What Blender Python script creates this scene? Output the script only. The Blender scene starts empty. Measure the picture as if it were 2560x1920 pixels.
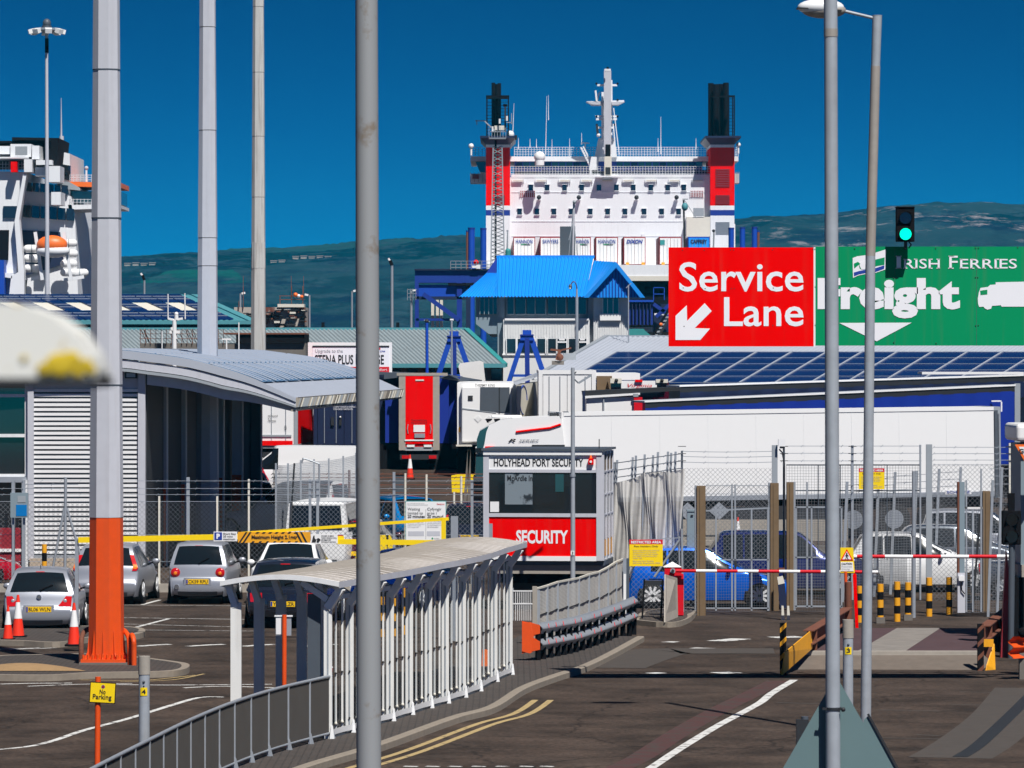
import bpy, math, random
from mathutils import Vector, Matrix, noise as mnoise
random.seed(7)
R = math.radians
scn = bpy.context.scene
COL = scn.collection

# ------------------------------------------------------------------ camera, world, sun, exposure
FPX = 12000.0          # focal length in pixels of a 2560 px wide picture
CH = 6.2               # camera height
HY = 887.0             # picture row of the horizon
cam = bpy.data.cameras.new('camera')
camo = bpy.data.objects.new('camera', cam); COL.objects.link(camo)
camo.location = (0, 0, CH); camo.rotation_euler = (R(90), 0, 0)
cam.sensor_width = 36; cam.lens = FPX / 2560 * 36
cam.shift_y = (HY - 960) / 2560
cam.clip_start = 0.5; cam.clip_end = 20000
cam.dof.use_dof = True; cam.dof.focus_distance = 115; cam.dof.aperture_fstop = 17
scn.camera = camo
scn.view_settings.view_transform = 'Standard'; scn.view_settings.look = 'None'
scn.view_settings.exposure = 0.22; scn.view_settings.gamma = 1

SUN = Vector((0.27, -0.64, 1.0)).normalized()
w = bpy.data.worlds.new('World'); scn.world = w; w.use_nodes = True
nt = w.node_tree; bg = nt.nodes['Background']
sky = nt.nodes.new('ShaderNodeTexSky'); sky.sky_type = 'NISHITA'; sky.sun_disc = False
sky.sun_elevation = math.asin(SUN.z); sky.sun_rotation = math.atan2(SUN.x, SUN.y)
sky.air_density = 1.0; sky.dust_density = 0.0; sky.ozone_density = 6.0
gm = nt.nodes.new('ShaderNodeGamma'); gm.inputs[1].default_value = 2.2
mx = nt.nodes.new('ShaderNodeMix'); mx.data_type = 'RGBA'; mx.blend_type = 'MULTIPLY'; mx.inputs[0].default_value = 1
SKYTINT = (0.001, 0.060, 0.058, 1)
mx.inputs[7].default_value = SKYTINT
tcw = nt.nodes.new('ShaderNodeTexCoord'); vm = nt.nodes.new('ShaderNodeVectorMath'); vm.operation = 'MULTIPLY_ADD'
vm.inputs[1].default_value = (1, 1, 3.0); vm.inputs[2].default_value = (0, 0, .09); vn = nt.nodes.new('ShaderNodeVectorMath'); vn.operation = 'NORMALIZE'
nt.links.new(tcw.outputs['Generated'], vm.inputs[0]); nt.links.new(vm.outputs[0], vn.inputs[0]); nt.links.new(vn.outputs[0], sky.inputs[0])
nt.links.new(sky.outputs[0], gm.inputs[0]); nt.links.new(gm.outputs[0], mx.inputs[6]); nt.links.new(mx.outputs[2], bg.inputs[0])
bg.inputs[1].default_value = 0.1
sl = bpy.data.lights.new('sun', 'SUN'); sl.energy = 5.0; sl.angle = R(0.5); sl.color = (1.0, 0.965, 0.91)
so = bpy.data.objects.new('sun', sl); COL.objects.link(so); so.location = (20, -40, 60)
so.rotation_euler = SUN.to_track_quat('Z', 'Y').to_euler()

# ------------------------------------------------------------------ picture -> place helpers
def G(y, x=0.0):
    g = 0.0
    if y > 125: g = 1.35 * min(1, (y - 125) / 80.0)
    if y > 205: g += 0.15 * min(1, (y - 205) / 60.0)
    return g
def X(px, Y): return (px - 1280) / FPX * Y
def Z(py, Y): return CH - (py - HY) / FPX * Y
def W(px, py, Y): return Vector((X(px, Y), Y, Z(py, Y)))
def YG(py):            # distance at which the flat ground shows at this row
    Y = FPX * CH / (py - HY)
    for _ in range(30): Y = FPX * (CH - G(Y)) / (py - HY) * .5 + Y * .5
    return Y
def GP(px, py):
    Y = YG(py); return Vector((X(px, Y), Y, G(Y)))

# ------------------------------------------------------------------ materials
MATS = {}
def mat(name, col, rough=0.5, metal=0.0, var=0.12, scale=3.0, bump=0.0, streak=0.0, col2=None, spec=0.5, emit=0, coat=0, bscale=None, c2amt=None):
    if name in MATS: return MATS[name]
    m = bpy.data.materials.new(name); m.use_nodes = True; MATS[name] = m
    n = m.node_tree.nodes; l = m.node_tree.links; b = n['Principled BSDF']
    b.inputs['Roughness'].default_value = rough; b.inputs['Metallic'].default_value = metal
    b.inputs['Specular IOR Level'].default_value = spec
    if coat: b.inputs['Coat Weight'].default_value = coat; b.inputs['Coat Roughness'].default_value = 0.05
    tc = n.new('ShaderNodeTexCoord')
    nz = n.new('ShaderNodeTexNoise'); nz.inputs['Scale'].default_value = scale; nz.inputs['Detail'].default_value = 6; nz.inputs['Roughness'].default_value = .65
    l.new(tc.outputs['Object'], nz.inputs['Vector'])
    mxx = n.new('ShaderNodeMix'); mxx.data_type = 'RGBA'
    c = col; a = 1 - var; d = 1 + var
    if col2 is None:
        mxx.inputs[6].default_value = (c[0]*a, c[1]*a, c[2]*a, 1); mxx.inputs[7].default_value = (min(1, c[0]*d), min(1, c[1]*d), min(1, c[2]*d), 1)
        l.new(nz.outputs['Fac'], mxx.inputs[0])
    else:
        mr = n.new('ShaderNodeMapRange'); lo = c2amt if c2amt else 0.55
        mr.inputs['From Min'].default_value = lo; mr.inputs['From Max'].default_value = lo + .06
        l.new(nz.outputs['Fac'], mr.inputs['Value']); l.new(mr.outputs[0], mxx.inputs[0])
        mxx.inputs[6].default_value = (*c, 1); mxx.inputs[7].default_value = (*col2, 1)
    out = mxx.outputs[2]
    if streak:
        mp = n.new('ShaderNodeMapping'); mp.inputs['Scale'].default_value = (6, 6, .35)
        l.new(tc.outputs['Object'], mp.inputs[0])
        n2 = n.new('ShaderNodeTexNoise'); n2.inputs['Scale'].default_value = 1.2; n2.inputs['Detail'].default_value = 5
        l.new(mp.outputs[0], n2.inputs['Vector'])
        m2 = n.new('ShaderNodeMapRange'); m2.inputs['From Min'].default_value = .52; m2.inputs['From Max'].default_value = .75
        m2.inputs['To Max'].default_value = streak
        l.new(n2.outputs['Fac'], m2.inputs['Value'])
        m3 = n.new('ShaderNodeMix'); m3.data_type = 'RGBA'; m3.inputs[7].default_value = (.16, .11, .07, 1)
        l.new(m2.outputs[0], m3.inputs[0]); l.new(out, m3.inputs[6]); out = m3.outputs[2]
    l.new(out, b.inputs['Base Color'])
    if bump:
        bp = n.new('ShaderNodeBump'); bp.inputs['Strength'].default_value = bump; bp.inputs['Distance'].default_value = .02
        if bscale:
            n4 = n.new('ShaderNodeTexNoise'); n4.inputs['Scale'].default_value = bscale; n4.inputs['Detail'].default_value = 3
            l.new(tc.outputs['Object'], n4.inputs['Vector']); l.new(n4.outputs['Fac'], bp.inputs['Height'])
        else: l.new(nz.outputs['Fac'], bp.inputs['Height'])
        l.new(bp.outputs[0], b.inputs['Normal'])
    if emit:
        b.inputs['Emission Color'].default_value = (*col, 1); b.inputs['Emission Strength'].default_value = emit
    return m
def M(k): return MATS[k]
mat('white', (.74, .75, .76), .45, var=.04, streak=.10)
mat('ship_white', (.76, .78, .81), .5, var=.06, scale=.25, streak=.10)
mat('shelter_white', (.72, .72, .70), .5, var=.08, scale=2, streak=.35)
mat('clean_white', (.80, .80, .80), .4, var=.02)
mat('cream', (.66, .63, .55), .6, var=.08)
mat('grey', (.30, .33, .36), .5, var=.12)
mat('galv', (.36, .39, .43), .45, .35, var=.18, scale=9)
mat('galv_pole', (.34, .37, .41), .55, .1, var=.26, scale=5, col2=None, streak=.30)
mat('stained_pole', (.28, .29, .30), .6, .05, scale=1.7, col2=(.21, .175, .14), c2amt=.56)
mat('ramp', (.135, .11, .09), .9, var=.3, scale=4, bump=.2)
mat('brown_pole', (.33, .30, .27), .6, .15, var=.2, scale=5, streak=.45)
mat('mast_grey', (.50, .51, .56), .55, var=.08, scale=4, streak=.12, bump=.05)
mat('mast_stained', (.50, .50, .48), .6, var=.12, scale=2, streak=.55)
mat('orange', (.72, .075, .004), .5, var=.12, scale=6, streak=.12, bump=.05)
mat('orange_bright', (.85, .16, .02), .45, var=.05)
mat('dark', (.018, .02, .024), .6, var=.3)
mat('black', (.007, .007, .009), .9, var=.2, spec=.1)
mat('rail_infill', (.055, .05, .046), .8, var=.2)
mat('rubber', (.015, .015, .016), .8, var=.2)
mat('steel_dark', (.07, .085, .105), .5, var=.15)
mat('red', (.82, .0, .0), .6, var=.07, scale=1.3, spec=.03, streak=.10)
mat('cherry', (.60, .004, .015), .5, var=.06, spec=.25)
mat('dull_red', (.28, .02, .03), .5, var=.15)
mat('green', (.0, .26, .10), .6, var=.07, scale=1, spec=.1, streak=.10)
mat('yellow', (.88, .62, .0), .5, var=.06, scale=8)
mat('amber', (.80, .36, .01), .5, var=.14, scale=12, streak=.15)
mat('blue', (.006, .03, .25), .5, var=.12, scale=1)
mat('bright_blue', (.004, .06, .42), .5, var=.12, scale=1)
mat('curtain_blue', (.004, .025, .26), .5, var=.10, scale=.6, bump=.15, bscale=1.5)
mat('navy', (.008, .016, .055), .5, var=.2)
mat('roof_blue', (.0, .25, .78), .55, var=.12, scale=.5, streak=.12)
mat('teal', (.07, .26, .30), .6, var=.15)
mat('turquoise', (.03, .25, .25), .6, var=.2)
mat('gantry_blue', (.006, .035, .26), .5, col2=(.6, .62, .68), scale=.30, c2amt=.60)
mat('roof_grey', (.24, .29, .31), .6, var=.16, scale=1.2, streak=.2)
mat('roof_light', (.38, .41, .47), .5, var=.07, scale=.6)
mat('solar', (.004, .024, .11), .25, var=.25, scale=.8)
mat('solar_pale', (.10, .25, .44), .22, .3, var=.22, scale=.5)
mat('concrete', (.33, .30, .26), .85, var=.25, scale=5, bump=.3)
mat('concrete_dark', (.15, .135, .12), .9, var=.3, scale=5, bump=.3)
mat('kerb', (.24, .205, .165), .9, var=.28, scale=6, bump=.3)
mat('brick_beige', (.44, .36, .28), .85, var=.12, scale=14, bump=.2)
mat('timber', (.16, .105, .055), .8, var=.35, scale=3, streak=.4)
mat('rust', (.16, .055, .03), .85, var=.4, scale=4, bump=.2)
mat('rusty_white', (.40, .36, .32), .8, col2=(.13, .04, .025), scale=.6, c2amt=.5)
mat('glass_dark', (.012, .016, .02), .06, var=.1, spec=.9)
mat('glass_teal', (.02, .075, .085), .08, var=.4, scale=.4, spec=.9)
mat('car_glass', (.008, .012, .015), .10, var=.1, spec=.6)
mat('silver_paint', (.36, .38, .43), .38, .45, var=.03, coat=.25)
mat('white_paint', (.76, .77, .78), .4, var=.02, coat=.3)
mat('black_paint', (.012, .016, .028), .2, var=.05, coat=1)
mat('blue_paint', (.0, .13, .70), .22, .35, var=.03, coat=1)
mat('navy_paint', (.002, .013, .13), .22, .3, var=.03, coat=1)
mat('sky_paint', (.0, .22, .60), .25, .3, var=.03, coat=1)
mat('red_paint', (.45, .005, .02), .22, .2, var=.03, coat=1)
mat('maroon_paint', (.08, .006, .02), .22, .2, var=.03, coat=1)
mat('grey_paint', (.13, .15, .18), .25, .5, var=.03, coat=1)
mat('plastic_grey', (.10, .11, .12), .6)
mat('tail_red', (.55, .008, .01), .15, var=.1, coat=1)
mat('tail_amber', (.85, .22, .01), .15, coat=1)
mat('chrome', (.75, .77, .8), .15, .95, var=.03)
mat('plate_yellow', (.85, .52, .0), .5, var=.03)
mat('text_black', (.01, .01, .012), .6, var=.02)
mat('text_white', (.80, .80, .84), .5, var=.02)
mat('text_blue', (.01, .04, .30), .5, var=.02)
mat('text_grey', (.30, .31, .33), .6, var=.02)
mat('text_red', (.62, .01, .02), .5, var=.02)
mat('cloth_white', (.72, .71, .68), .9, var=.06, scale=2, bump=.4, bscale=3)
mat('paint_line', (.62, .62, .60), .7, col2=(.10, .085, .08), scale=5, c2amt=.54)
mat('paint_yellow', (.42, .31, .14), .7, col2=(.09, .075, .06), scale=6, c2amt=.58)
mat('paint_red', (.068, .028, .025), .8, col2=(.055, .038, .032), scale=3, c2amt=.5)
mat('deck_plate', (.075, .042, .045), .7, var=.3, scale=1.4)
mat('deck_pale', (.22, .20, .18), .75, var=.4, scale=2.5)
mat('mesh_grey', (.17, .18, .20), .6, .2, var=.2)
mat('patch', (.060, .050, .043), .85, var=.3, scale=3)
mat('bracket_white', (.8, .8, .79), .6)
mat('sand', (.30, .19, .09), .95, var=.25, scale=8, bump=.3)
mat('green_grey', (.12, .19, .20), .5, var=.06)
mat('building_white', (.66, .67, .67), .6, var=.04, streak=.12)
mat('building_blue', (.20, .26, .30), .6, var=.08)
mat('lamp_green', (.0, .85, .55), .3, emit=1.3, var=0)

def mat_asphalt():
    m = bpy.data.materials.new('asphalt'); m.use_nodes = True; MATS['asphalt'] = m
    n = m.node_tree.nodes; l = m.node_tree.links; b = n['Principled BSDF']
    b.inputs['Roughness'].default_value = .85; b.inputs['Specular IOR Level'].default_value = .25
    tc = n.new('ShaderNodeTexCoord')
    def nz(s, d, vec=None, r=.6):
        k = n.new('ShaderNodeTexNoise'); k.inputs['Scale'].default_value = s; k.inputs['Detail'].default_value = d; k.inputs['Roughness'].default_value = r
        l.new(vec or tc.outputs['Object'], k.inputs['Vector']); return k
    fine = nz(9, 6, r=.85); mid = nz(.6, 6, r=.6)
    mp = n.new('ShaderNodeMapping'); mp.inputs['Scale'].default_value = (.8, .9, 1); l.new(tc.outputs['Object'], mp.inputs[0])
    st = nz(.7, 5, mp.outputs[0])
    r1 = n.new('ShaderNodeValToRGB'); e = r1.color_ramp.elements
    e[0].position = .32; e[0].color = (.024, .0180, .0140, 1); e[1].position = .70; e[1].color = (.070, .052, .041, 1)
    l.new(mid.outputs['Fac'], r1.inputs[0])
    mm = n.new('ShaderNodeMix'); mm.data_type = 'RGBA'; mm.blend_type = 'MULTIPLY'; mm.inputs[0].default_value = 1
    r2 = n.new('ShaderNodeValToRGB'); e = r2.color_ramp.elements
    e[0].position = .34; e[0].color = (.35, .35, .35, 1); e[1].position = .66; e[1].color = (1.9, 1.8, 1.75, 1)
    l.new(fine.outputs['Fac'], r2.inputs[0]); l.new(r1.outputs[0], mm.inputs[6]); l.new(r2.outputs[0], mm.inputs[7])
    m3 = n.new('ShaderNodeMix'); m3.data_type = 'RGBA'; m3.inputs[7].default_value = (.125, .10, .085, 1)
    mr = n.new('ShaderNodeMapRange'); mr.inputs['From Min'].default_value = .56; mr.inputs['From Max'].default_value = .78; mr.inputs['To Max'].default_value = .22
    l.new(st.outputs['Fac'], mr.inputs['Value']); l.new(mr.outputs[0], m3.inputs[0]); l.new(mm.outputs[2], m3.inputs[6])
    so_ = nz(.42, 7, r=.72); ms = n.new('ShaderNodeMapRange'); ms.inputs['From Min'].default_value = .55; ms.inputs['From Max'].default_value = .66; ms.inputs['To Min'].default_value = 1; ms.inputs['To Max'].default_value = .55
    l.new(so_.outputs['Fac'], ms.inputs['Value'])
    vo = n.new('ShaderNodeTexVoronoi'); vo.feature = 'DISTANCE_TO_EDGE'; vo.inputs['Scale'].default_value = .16; wp = n.new('ShaderNodeVectorMath'); wp.operation = 'ADD'
    wn = nz(.8, 4); l.new(tc.outputs['Object'], wp.inputs[0]); l.new(wn.outputs['Color'], wp.inputs[1]); l.new(wp.outputs[0], vo.inputs['Vector'])
    mc = n.new('ShaderNodeMapRange'); mc.inputs['From Min'].default_value = .002; mc.inputs['From Max'].default_value = .006; mc.inputs['To Min'].default_value = .5; l.new(vo.outputs['Distance'], mc.inputs['Value'])
    mm2 = n.new('ShaderNodeMath'); mm2.operation = 'MULTIPLY'; l.new(ms.outputs[0], mm2.inputs[0]); l.new(mc.outputs[0], mm2.inputs[1])
    m4 = n.new('ShaderNodeMix'); m4.data_type = 'RGBA'; m4.blend_type = 'MULTIPLY'; m4.inputs[0].default_value = 1; l.new(m3.outputs[2], m4.inputs[6]); l.new(mm2.outputs[0], m4.inputs[7])
    l.new(m4.outputs[2], b.inputs['Base Color'])
    bp = n.new('ShaderNodeBump'); bp.inputs['Strength'].default_value = .35; bp.inputs['Distance'].default_value = .01
    l.new(fine.outputs['Fac'], bp.inputs['Height']); l.new(bp.outputs[0], b.inputs['Normal'])
mat_asphalt()

def mat_paving():
    m = bpy.data.materials.new('paving'); m.use_nodes = True; MATS['paving'] = m
    n = m.node_tree.nodes; l = m.node_tree.links; b = n['Principled BSDF']; b.inputs['Roughness'].default_value = .9
    tc = n.new('ShaderNodeTexCoord'); br = n.new('ShaderNodeTexBrick'); br.inputs['Scale'].default_value = 2.2
    br.inputs['Color1'].default_value = (.055, .045, .040, 1); br.inputs['Color2'].default_value = (.075, .06, .052, 1); br.inputs['Mortar'].default_value = (.02, .018, .016, 1)
    br.inputs['Mortar Size'].default_value = .03
    l.new(tc.outputs['Object'], br.inputs['Vector']); l.new(br.outputs[0], b.inputs['Base Color'])
    bp = n.new('ShaderNodeBump'); bp.inputs['Strength'].default_value = .4; bp.inputs['Distance'].default_value = .01
    l.new(br.outputs['Fac'], bp.inputs['Height']); bp.invert = True; l.new(bp.outputs[0], b.inputs['Normal'])
mat_paving()

def mat_hill():
    m = bpy.data.materials.new('hill'); m.use_nodes = True; MATS['hill'] = m
    n = m.node_tree.nodes; l = m.node_tree.links; b = n['Principled BSDF']; b.inputs['Roughness'].default_value = 1; b.inputs['Specular IOR Level'].default_value = 0
    tc = n.new('ShaderNodeTexCoord')
    vo = n.new('ShaderNodeTexVoronoi'); vo.inputs['Scale'].default_value = 1.0
    mp = n.new('ShaderNodeMapping'); mp.inputs['Scale'].default_value = (.012, .005, .02); l.new(tc.outputs['Object'], mp.inputs[0]); l.new(mp.outputs[0], vo.inputs['Vector'])
    hv = n.new('ShaderNodeSeparateColor'); l.new(vo.outputs['Color'], hv.inputs[0])
    r = n.new('ShaderNodeValToRGB'); e = r.color_ramp.elements
    e[0].color = (.0, .010, .016, 1); e[1].color = (.006, .078, .060, 1); x = e.new(.8); x.color = (.016, .038, .050, 1)
    l.new(hv.outputs[0], r.inputs[0])
    nz = n.new('ShaderNodeTexNoise'); nz.inputs['Scale'].default_value = .018; nz.inputs['Detail'].default_value = 9; nz.inputs['Roughness'].default_value = .7
    mp2 = n.new('ShaderNodeMapping'); mp2.inputs['Scale'].default_value = (1, .35, 2.2); l.new(tc.outputs['Object'], mp2.inputs[0]); l.new(mp2.outputs[0], nz.inputs['Vector'])
    m1 = n.new('ShaderNodeMix'); m1.data_type = 'RGBA'; m1.inputs[7].default_value = (.006, .010, .030, 1)
    a = n.new('ShaderNodeMapRange'); a.inputs['From Min'].default_value = .5; a.inputs['From Max'].default_value = .62; l.new(nz.outputs['Fac'], a.inputs['Value'])
    l.new(a.outputs[0], m1.inputs[0]); l.new(r.outputs[0], m1.inputs[6])
    hn_ = n.new('ShaderNodeTexNoise'); hn_.inputs['Scale'].default_value = .05; hn_.inputs['Detail'].default_value = 8; hn_.inputs['Roughness'].default_value = .8; l.new(mp2.outputs[0], hn_.inputs['Vector'])
    ha = n.new('ShaderNodeMapRange'); ha.inputs['From Min'].default_value = .50; ha.inputs['From Max'].default_value = .62; l.new(hn_.outputs['Fac'], ha.inputs['Value'])
    mh = n.new('ShaderNodeMix'); mh.data_type = 'RGBA'; mh.inputs[7].default_value = (.026, .050, .066, 1); l.new(ha.outputs[0], mh.inputs[0]); l.new(m1.outputs[2], mh.inputs[6]); m1 = mh
    # pale rock, only on the craggy right-hand hill
    sp = n.new('ShaderNodeSeparateXYZ'); l.new(tc.outputs['Object'], sp.inputs[0])
    g = n.new('ShaderNodeMapRange'); g.inputs['From Min'].default_value = 80; g.inputs['From Max'].default_value = 160; l.new(sp.outputs[0], g.inputs['Value'])
    n3 = n.new('ShaderNodeTexNoise'); n3.inputs['Scale'].default_value = .03; n3.inputs['Detail'].default_value = 8; n3.inputs['Roughness'].default_value = .75
    l.new(mp2.outputs[0], n3.inputs['Vector'])
    a3 = n.new('ShaderNodeMapRange'); a3.inputs['From Min'].default_value = .55; a3.inputs['From Max'].default_value = .64; a3.inputs['To Max'].default_value = .8; l.new(n3.outputs['Fac'], a3.inputs['Value'])
    mu = n.new('ShaderNodeMath'); mu.operation = 'MULTIPLY'; l.new(g.outputs[0], mu.inputs[0]); l.new(a3.outputs[0], mu.inputs[1])
    m2 = n.new('ShaderNodeMix'); m2.data_type = 'RGBA'; m2.inputs[7].default_value = (.30, .28, .29, 1)
    l.new(mu.outputs[0], m2.inputs[0]); l.new(m1.outputs[2], m2.inputs[6]); l.new(m2.outputs[2], b.inputs['Base Color'])
mat_hill()

def mat_clear():
    m = bpy.data.materials.new('clear_glazing'); m.use_nodes = True; MATS['clear'] = m
    n = m.node_tree.nodes; l = m.node_tree.links
    t = n.new('ShaderNodeBsdfTransparent'); t.inputs[0].default_value = (.80, .83, .85, 1)
    g = n.new('ShaderNodeBsdfGlossy'); g.inputs['Roughness'].default_value = .08
    nz = n.new('ShaderNodeTexNoise'); nz.inputs['Scale'].default_value = 2; tc = n.new('ShaderNodeTexCoord'); l.new(tc.outputs['Object'], nz.inputs['Vector'])
    mr = n.new('ShaderNodeMapRange'); mr.inputs['To Min'].default_value = .02; mr.inputs['To Max'].default_value = .14; l.new(nz.outputs['Fac'], mr.inputs['Value'])
    mi = n.new('ShaderNodeMixShader'); l.new(mr.outputs[0], mi.inputs[0]); l.new(t.outputs[0], mi.inputs[1]); l.new(g.outputs[0], mi.inputs[2])
    l.new(mi.outputs[0], n['Material Output'].inputs[0])
mat_clear()
def mat_net(name, col, cover, sc, vert=False):
    m = bpy.data.materials.new(name); m.use_nodes = True; MATS[name] = m
    n = m.node_tree.nodes; l = m.node_tree.links; b = n['Principled BSDF']; b.inputs['Roughness'].default_value = .8
    b.inputs['Base Color'].default_value = (*col, 1)
    tc = n.new('ShaderNodeTexCoord'); nz = n.new('ShaderNodeTexNoise'); nz.inputs['Scale'].default_value = 1.6; nz.inputs['Detail'].default_value = 4
    mp = n.new('ShaderNodeMapping'); mp.inputs['Scale'].default_value = (2.6, 2.6, .12); l.new(tc.outputs['Object'], mp.inputs[0]); l.new(mp.outputs[0], nz.inputs['Vector'])
    wv = n.new('ShaderNodeTexWave'); wv.bands_direction = 'Z'; wv.inputs['Scale'].default_value = sc; wv.inputs['Distortion'].default_value = 1.2; wv.inputs['Detail'].default_value = 1
    l.new(tc.outputs['Object'], wv.inputs['Vector'])
    ad = n.new('ShaderNodeMath'); ad.operation = 'ADD'; l.new(nz.outputs['Fac'], ad.inputs[0])
    ml = n.new('ShaderNodeMath'); ml.operation = 'MULTIPLY'; ml.inputs[1].default_value = .55; l.new(wv.outputs['Fac'], ml.inputs[0]); l.new(ml.outputs[0], ad.inputs[1])
    mr = n.new('ShaderNodeMapRange'); mr.inputs['From Min'].default_value = .35; mr.inputs['From Max'].default_value = .85
    mr.inputs['To Min'].default_value = cover[0]; mr.inputs['To Max'].default_value = cover[1]; l.new(ad.outputs[0], mr.inputs['Value'])
    l.new(mr.outputs[0], b.inputs['Alpha'])
    cm = n.new('ShaderNodeMix'); cm.data_type = 'RGBA'; cm.inputs[6].default_value = (col[0]*.55, col[1]*.54, col[2]*.53, 1); cm.inputs[7].default_value = (*col, 1)
    c2 = n.new('ShaderNodeMath'); c2.operation = 'ADD'; l.new(wv.outputs['Fac'], c2.inputs[0]); c3 = n.new('ShaderNodeMath'); c3.operation = 'SUBTRACT'; c3.inputs[1].default_value = .12; l.new(nz.outputs['Fac'], c3.inputs[0]); l.new(c3.outputs[0], c2.inputs[1]); c2.use_clamp = True
    l.new(c2.outputs[0], cm.inputs[0]); l.new(cm.outputs[2], b.inputs['Base Color'])
mat_net('netting', (.66, .64, .60), (.50, .92), 11)
mat_net('shade_net', (.10, .105, .11), (.0, .07), 6)

# ------------------------------------------------------------------ mesh builder
OFF = {}
class MB:
    def __init__(s): s.v = []; s.f = []; s.mi = []; s.sm = []; s.mats = []; s.g = []; s.k = 0
    def _m(s, m):
        if m not in s.mats: s.mats.append(m)
        return s.mats.index(m)
    def add(s, vs, fs, m='white', smooth=False):
        o = len(s.v); s.v += [tuple(p) for p in vs]; k = s._m(m)
        for f in fs: s.f.append([i + o for i in f]); s.mi.append(k); s.sm.append(smooth); s.g.append(s.k)
        return s
    def box(s, x0, x1, y0, y1, z0, z1, m='white'):
        s.k += 1
        if x0 > x1: x0, x1 = x1, x0
        if y0 > y1: y0, y1 = y1, y0
        if z0 > z1: z0, z1 = z1, z0
        vs = [(x, y, z) for z in (z0, z1) for y in (y0, y1) for x in (x0, x1)]
        return s.add(vs, [(0,2,3,1),(4,5,7,6),(0,1,5,4),(2,6,7,3),(0,4,6,2),(1,3,7,5)], m)
    def pb(s, a, b, c, d, Y, dep=.1, m='white'):          # box from picture columns a..b, rows c..d, front face at distance Y
        return s.box(X(a, Y), X(b, Y), Y, Y + dep, Z(c, Y), Z(d, Y), m)
    def bar(s, p, q, w, h=None, m='white'):
        s.k += 1; p = Vector(p); q = Vector(q); h = h or w; d = (q - p)
        if d.length < 1e-6: return s
        d.normalize(); up = Vector((0, 0, 1)) if abs(d.z) < .95 else Vector((0, 1, 0))
        a = d.cross(up).normalized(); b = a.cross(d).normalized(); a = a * w / 2; b = b * h / 2
        vs = [r + u * a + t * b for r in (p, q) for u, t in ((-1,-1),(1,-1),(1,1),(-1,1))]
        return s.add(vs, [(0,1,2,3),(7,6,5,4),(0,4,5,1),(1,5,6,2),(2,6,7,3),(3,7,4,0)], m)
    def cyl(s, p, q, r0, r1=None, n=12, m='white', smooth=True, cap=True, rot=0):
        s.k += 1; p = Vector(p); q = Vector(q); r1 = r0 if r1 is None else r1; d = (q - p).normalized()
        up = Vector((0, 0, 1)) if abs(d.z) < .95 else Vector((0, -1, 0))
        a = d.cross(up).normalized(); b = a.cross(d)
        vs = []
        for c, r in ((p, r0), (q, r1)):
            for i in range(n):
                t = 2 * math.pi * i / n + rot; vs.append(c + a * math.cos(t) * r + b * math.sin(t) * r)
        s.add(vs, [(i, (i+1) % n, n + (i+1) % n, n + i) for i in range(n)], m, smooth)
        if cap: s.add(vs[:n], [tuple(range(n-1, -1, -1))], m); s.add(vs[n:], [tuple(range(n))], m)
        return s
    def tube(s, pts, r, n=8, m='white'):
        for a, b in zip(pts[:-1], pts[1:]): s.cyl(a, b, r, r, n, m)
        for c in pts[1:-1]: s.ball(c, r * 1.0, m, 8, 5)
        return s
    def ball(s, c, r, m='white', n=12, k=8, sc=(1,1,1)):
        vs = []; fs = []
        for j in range(k + 1):
            a = math.pi * j / k
            for i in range(n):
                t = 2 * math.pi * i / n; vs.append((c[0] + r*sc[0]*math.sin(a)*math.cos(t), c[1] + r*sc[1]*math.sin(a)*math.sin(t), c[2] + r*sc[2]*math.cos(a)))
        for j in range(k):
            for i in range(n): fs.append((j*n+i, (j+1)*n+i, (j+1)*n+(i+1) % n, j*n+(i+1) % n))
        return s.add(vs, fs, m, True)
    def prism(s, pts, off, m='white', smooth=False):       # polygon (3-D points) pushed along off
        s.k += 1; n = len(pts); off = Vector(off); a = [Vector(p) for p in pts]; b = [p + off for p in a]
        s.add(a + b, [tuple(range(n)), tuple(range(2*n-1, n-1, -1))] , m)
        return s.add(a + b, [(i, n+i, n+(i+1) % n, (i+1) % n) for i in range(n)], m, smooth)
    def grid(s, fn, nu, nv, m='white', smooth=True):
        vs = [fn(i / nu, j / nv) for i in range(nu + 1) for j in range(nv + 1)]
        return s.add(vs, [(i*(nv+1)+j, (i+1)*(nv+1)+j, (i+1)*(nv+1)+j+1, i*(nv+1)+j+1) for i in range(nu) for j in range(nv)], m, smooth)
    def build(s, name, parent=None, off=None):
        if off is None: off = OFF.get(parent.name, Vector((0,0,0))) if parent else Vector((0,0,0))
        me = bpy.data.meshes.new(name)
        me.from_pydata([(a - off[0], b - off[1], c - off[2]) for a, b, c in s.v], [], s.f)
        for m in s.mats: me.materials.append(M(m))
        me.polygons.foreach_set('material_index', s.mi); me.polygons.foreach_set('use_smooth', s.sm); me.update()
        o = bpy.data.objects.new(name, me); COL.objects.link(o)
        if parent: o.parent = parent
        OFF[o.name] = off
        return o
def each(mb, name, parent):
    out = []
    for g in sorted(set(mb.g)):
        m = MB(); ix = [i for i, q in enumerate(mb.g) if q == g]; mp = {}
        m.mats = list(mb.mats)
        for i in ix:
            for v in mb.f[i]:
                if v not in mp: mp[v] = len(m.v); m.v.append(mb.v[v])
            m.f.append([mp[v] for v in mb.f[i]]); m.mi.append(mb.mi[i]); m.sm.append(mb.sm[i])
        out.append(m.build(name, parent))
    return out
def bevel(o, wd=.01, seg=2):
    b = o.modifiers.new('bevel', 'BEVEL'); b.width = wd; b.segments = seg; b.limit_method = 'ANGLE'; return o
def tag(o, label, cat, group=None):
    o['label'] = label; o['category'] = cat
    if group: o['group'] = group
    return o
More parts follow.
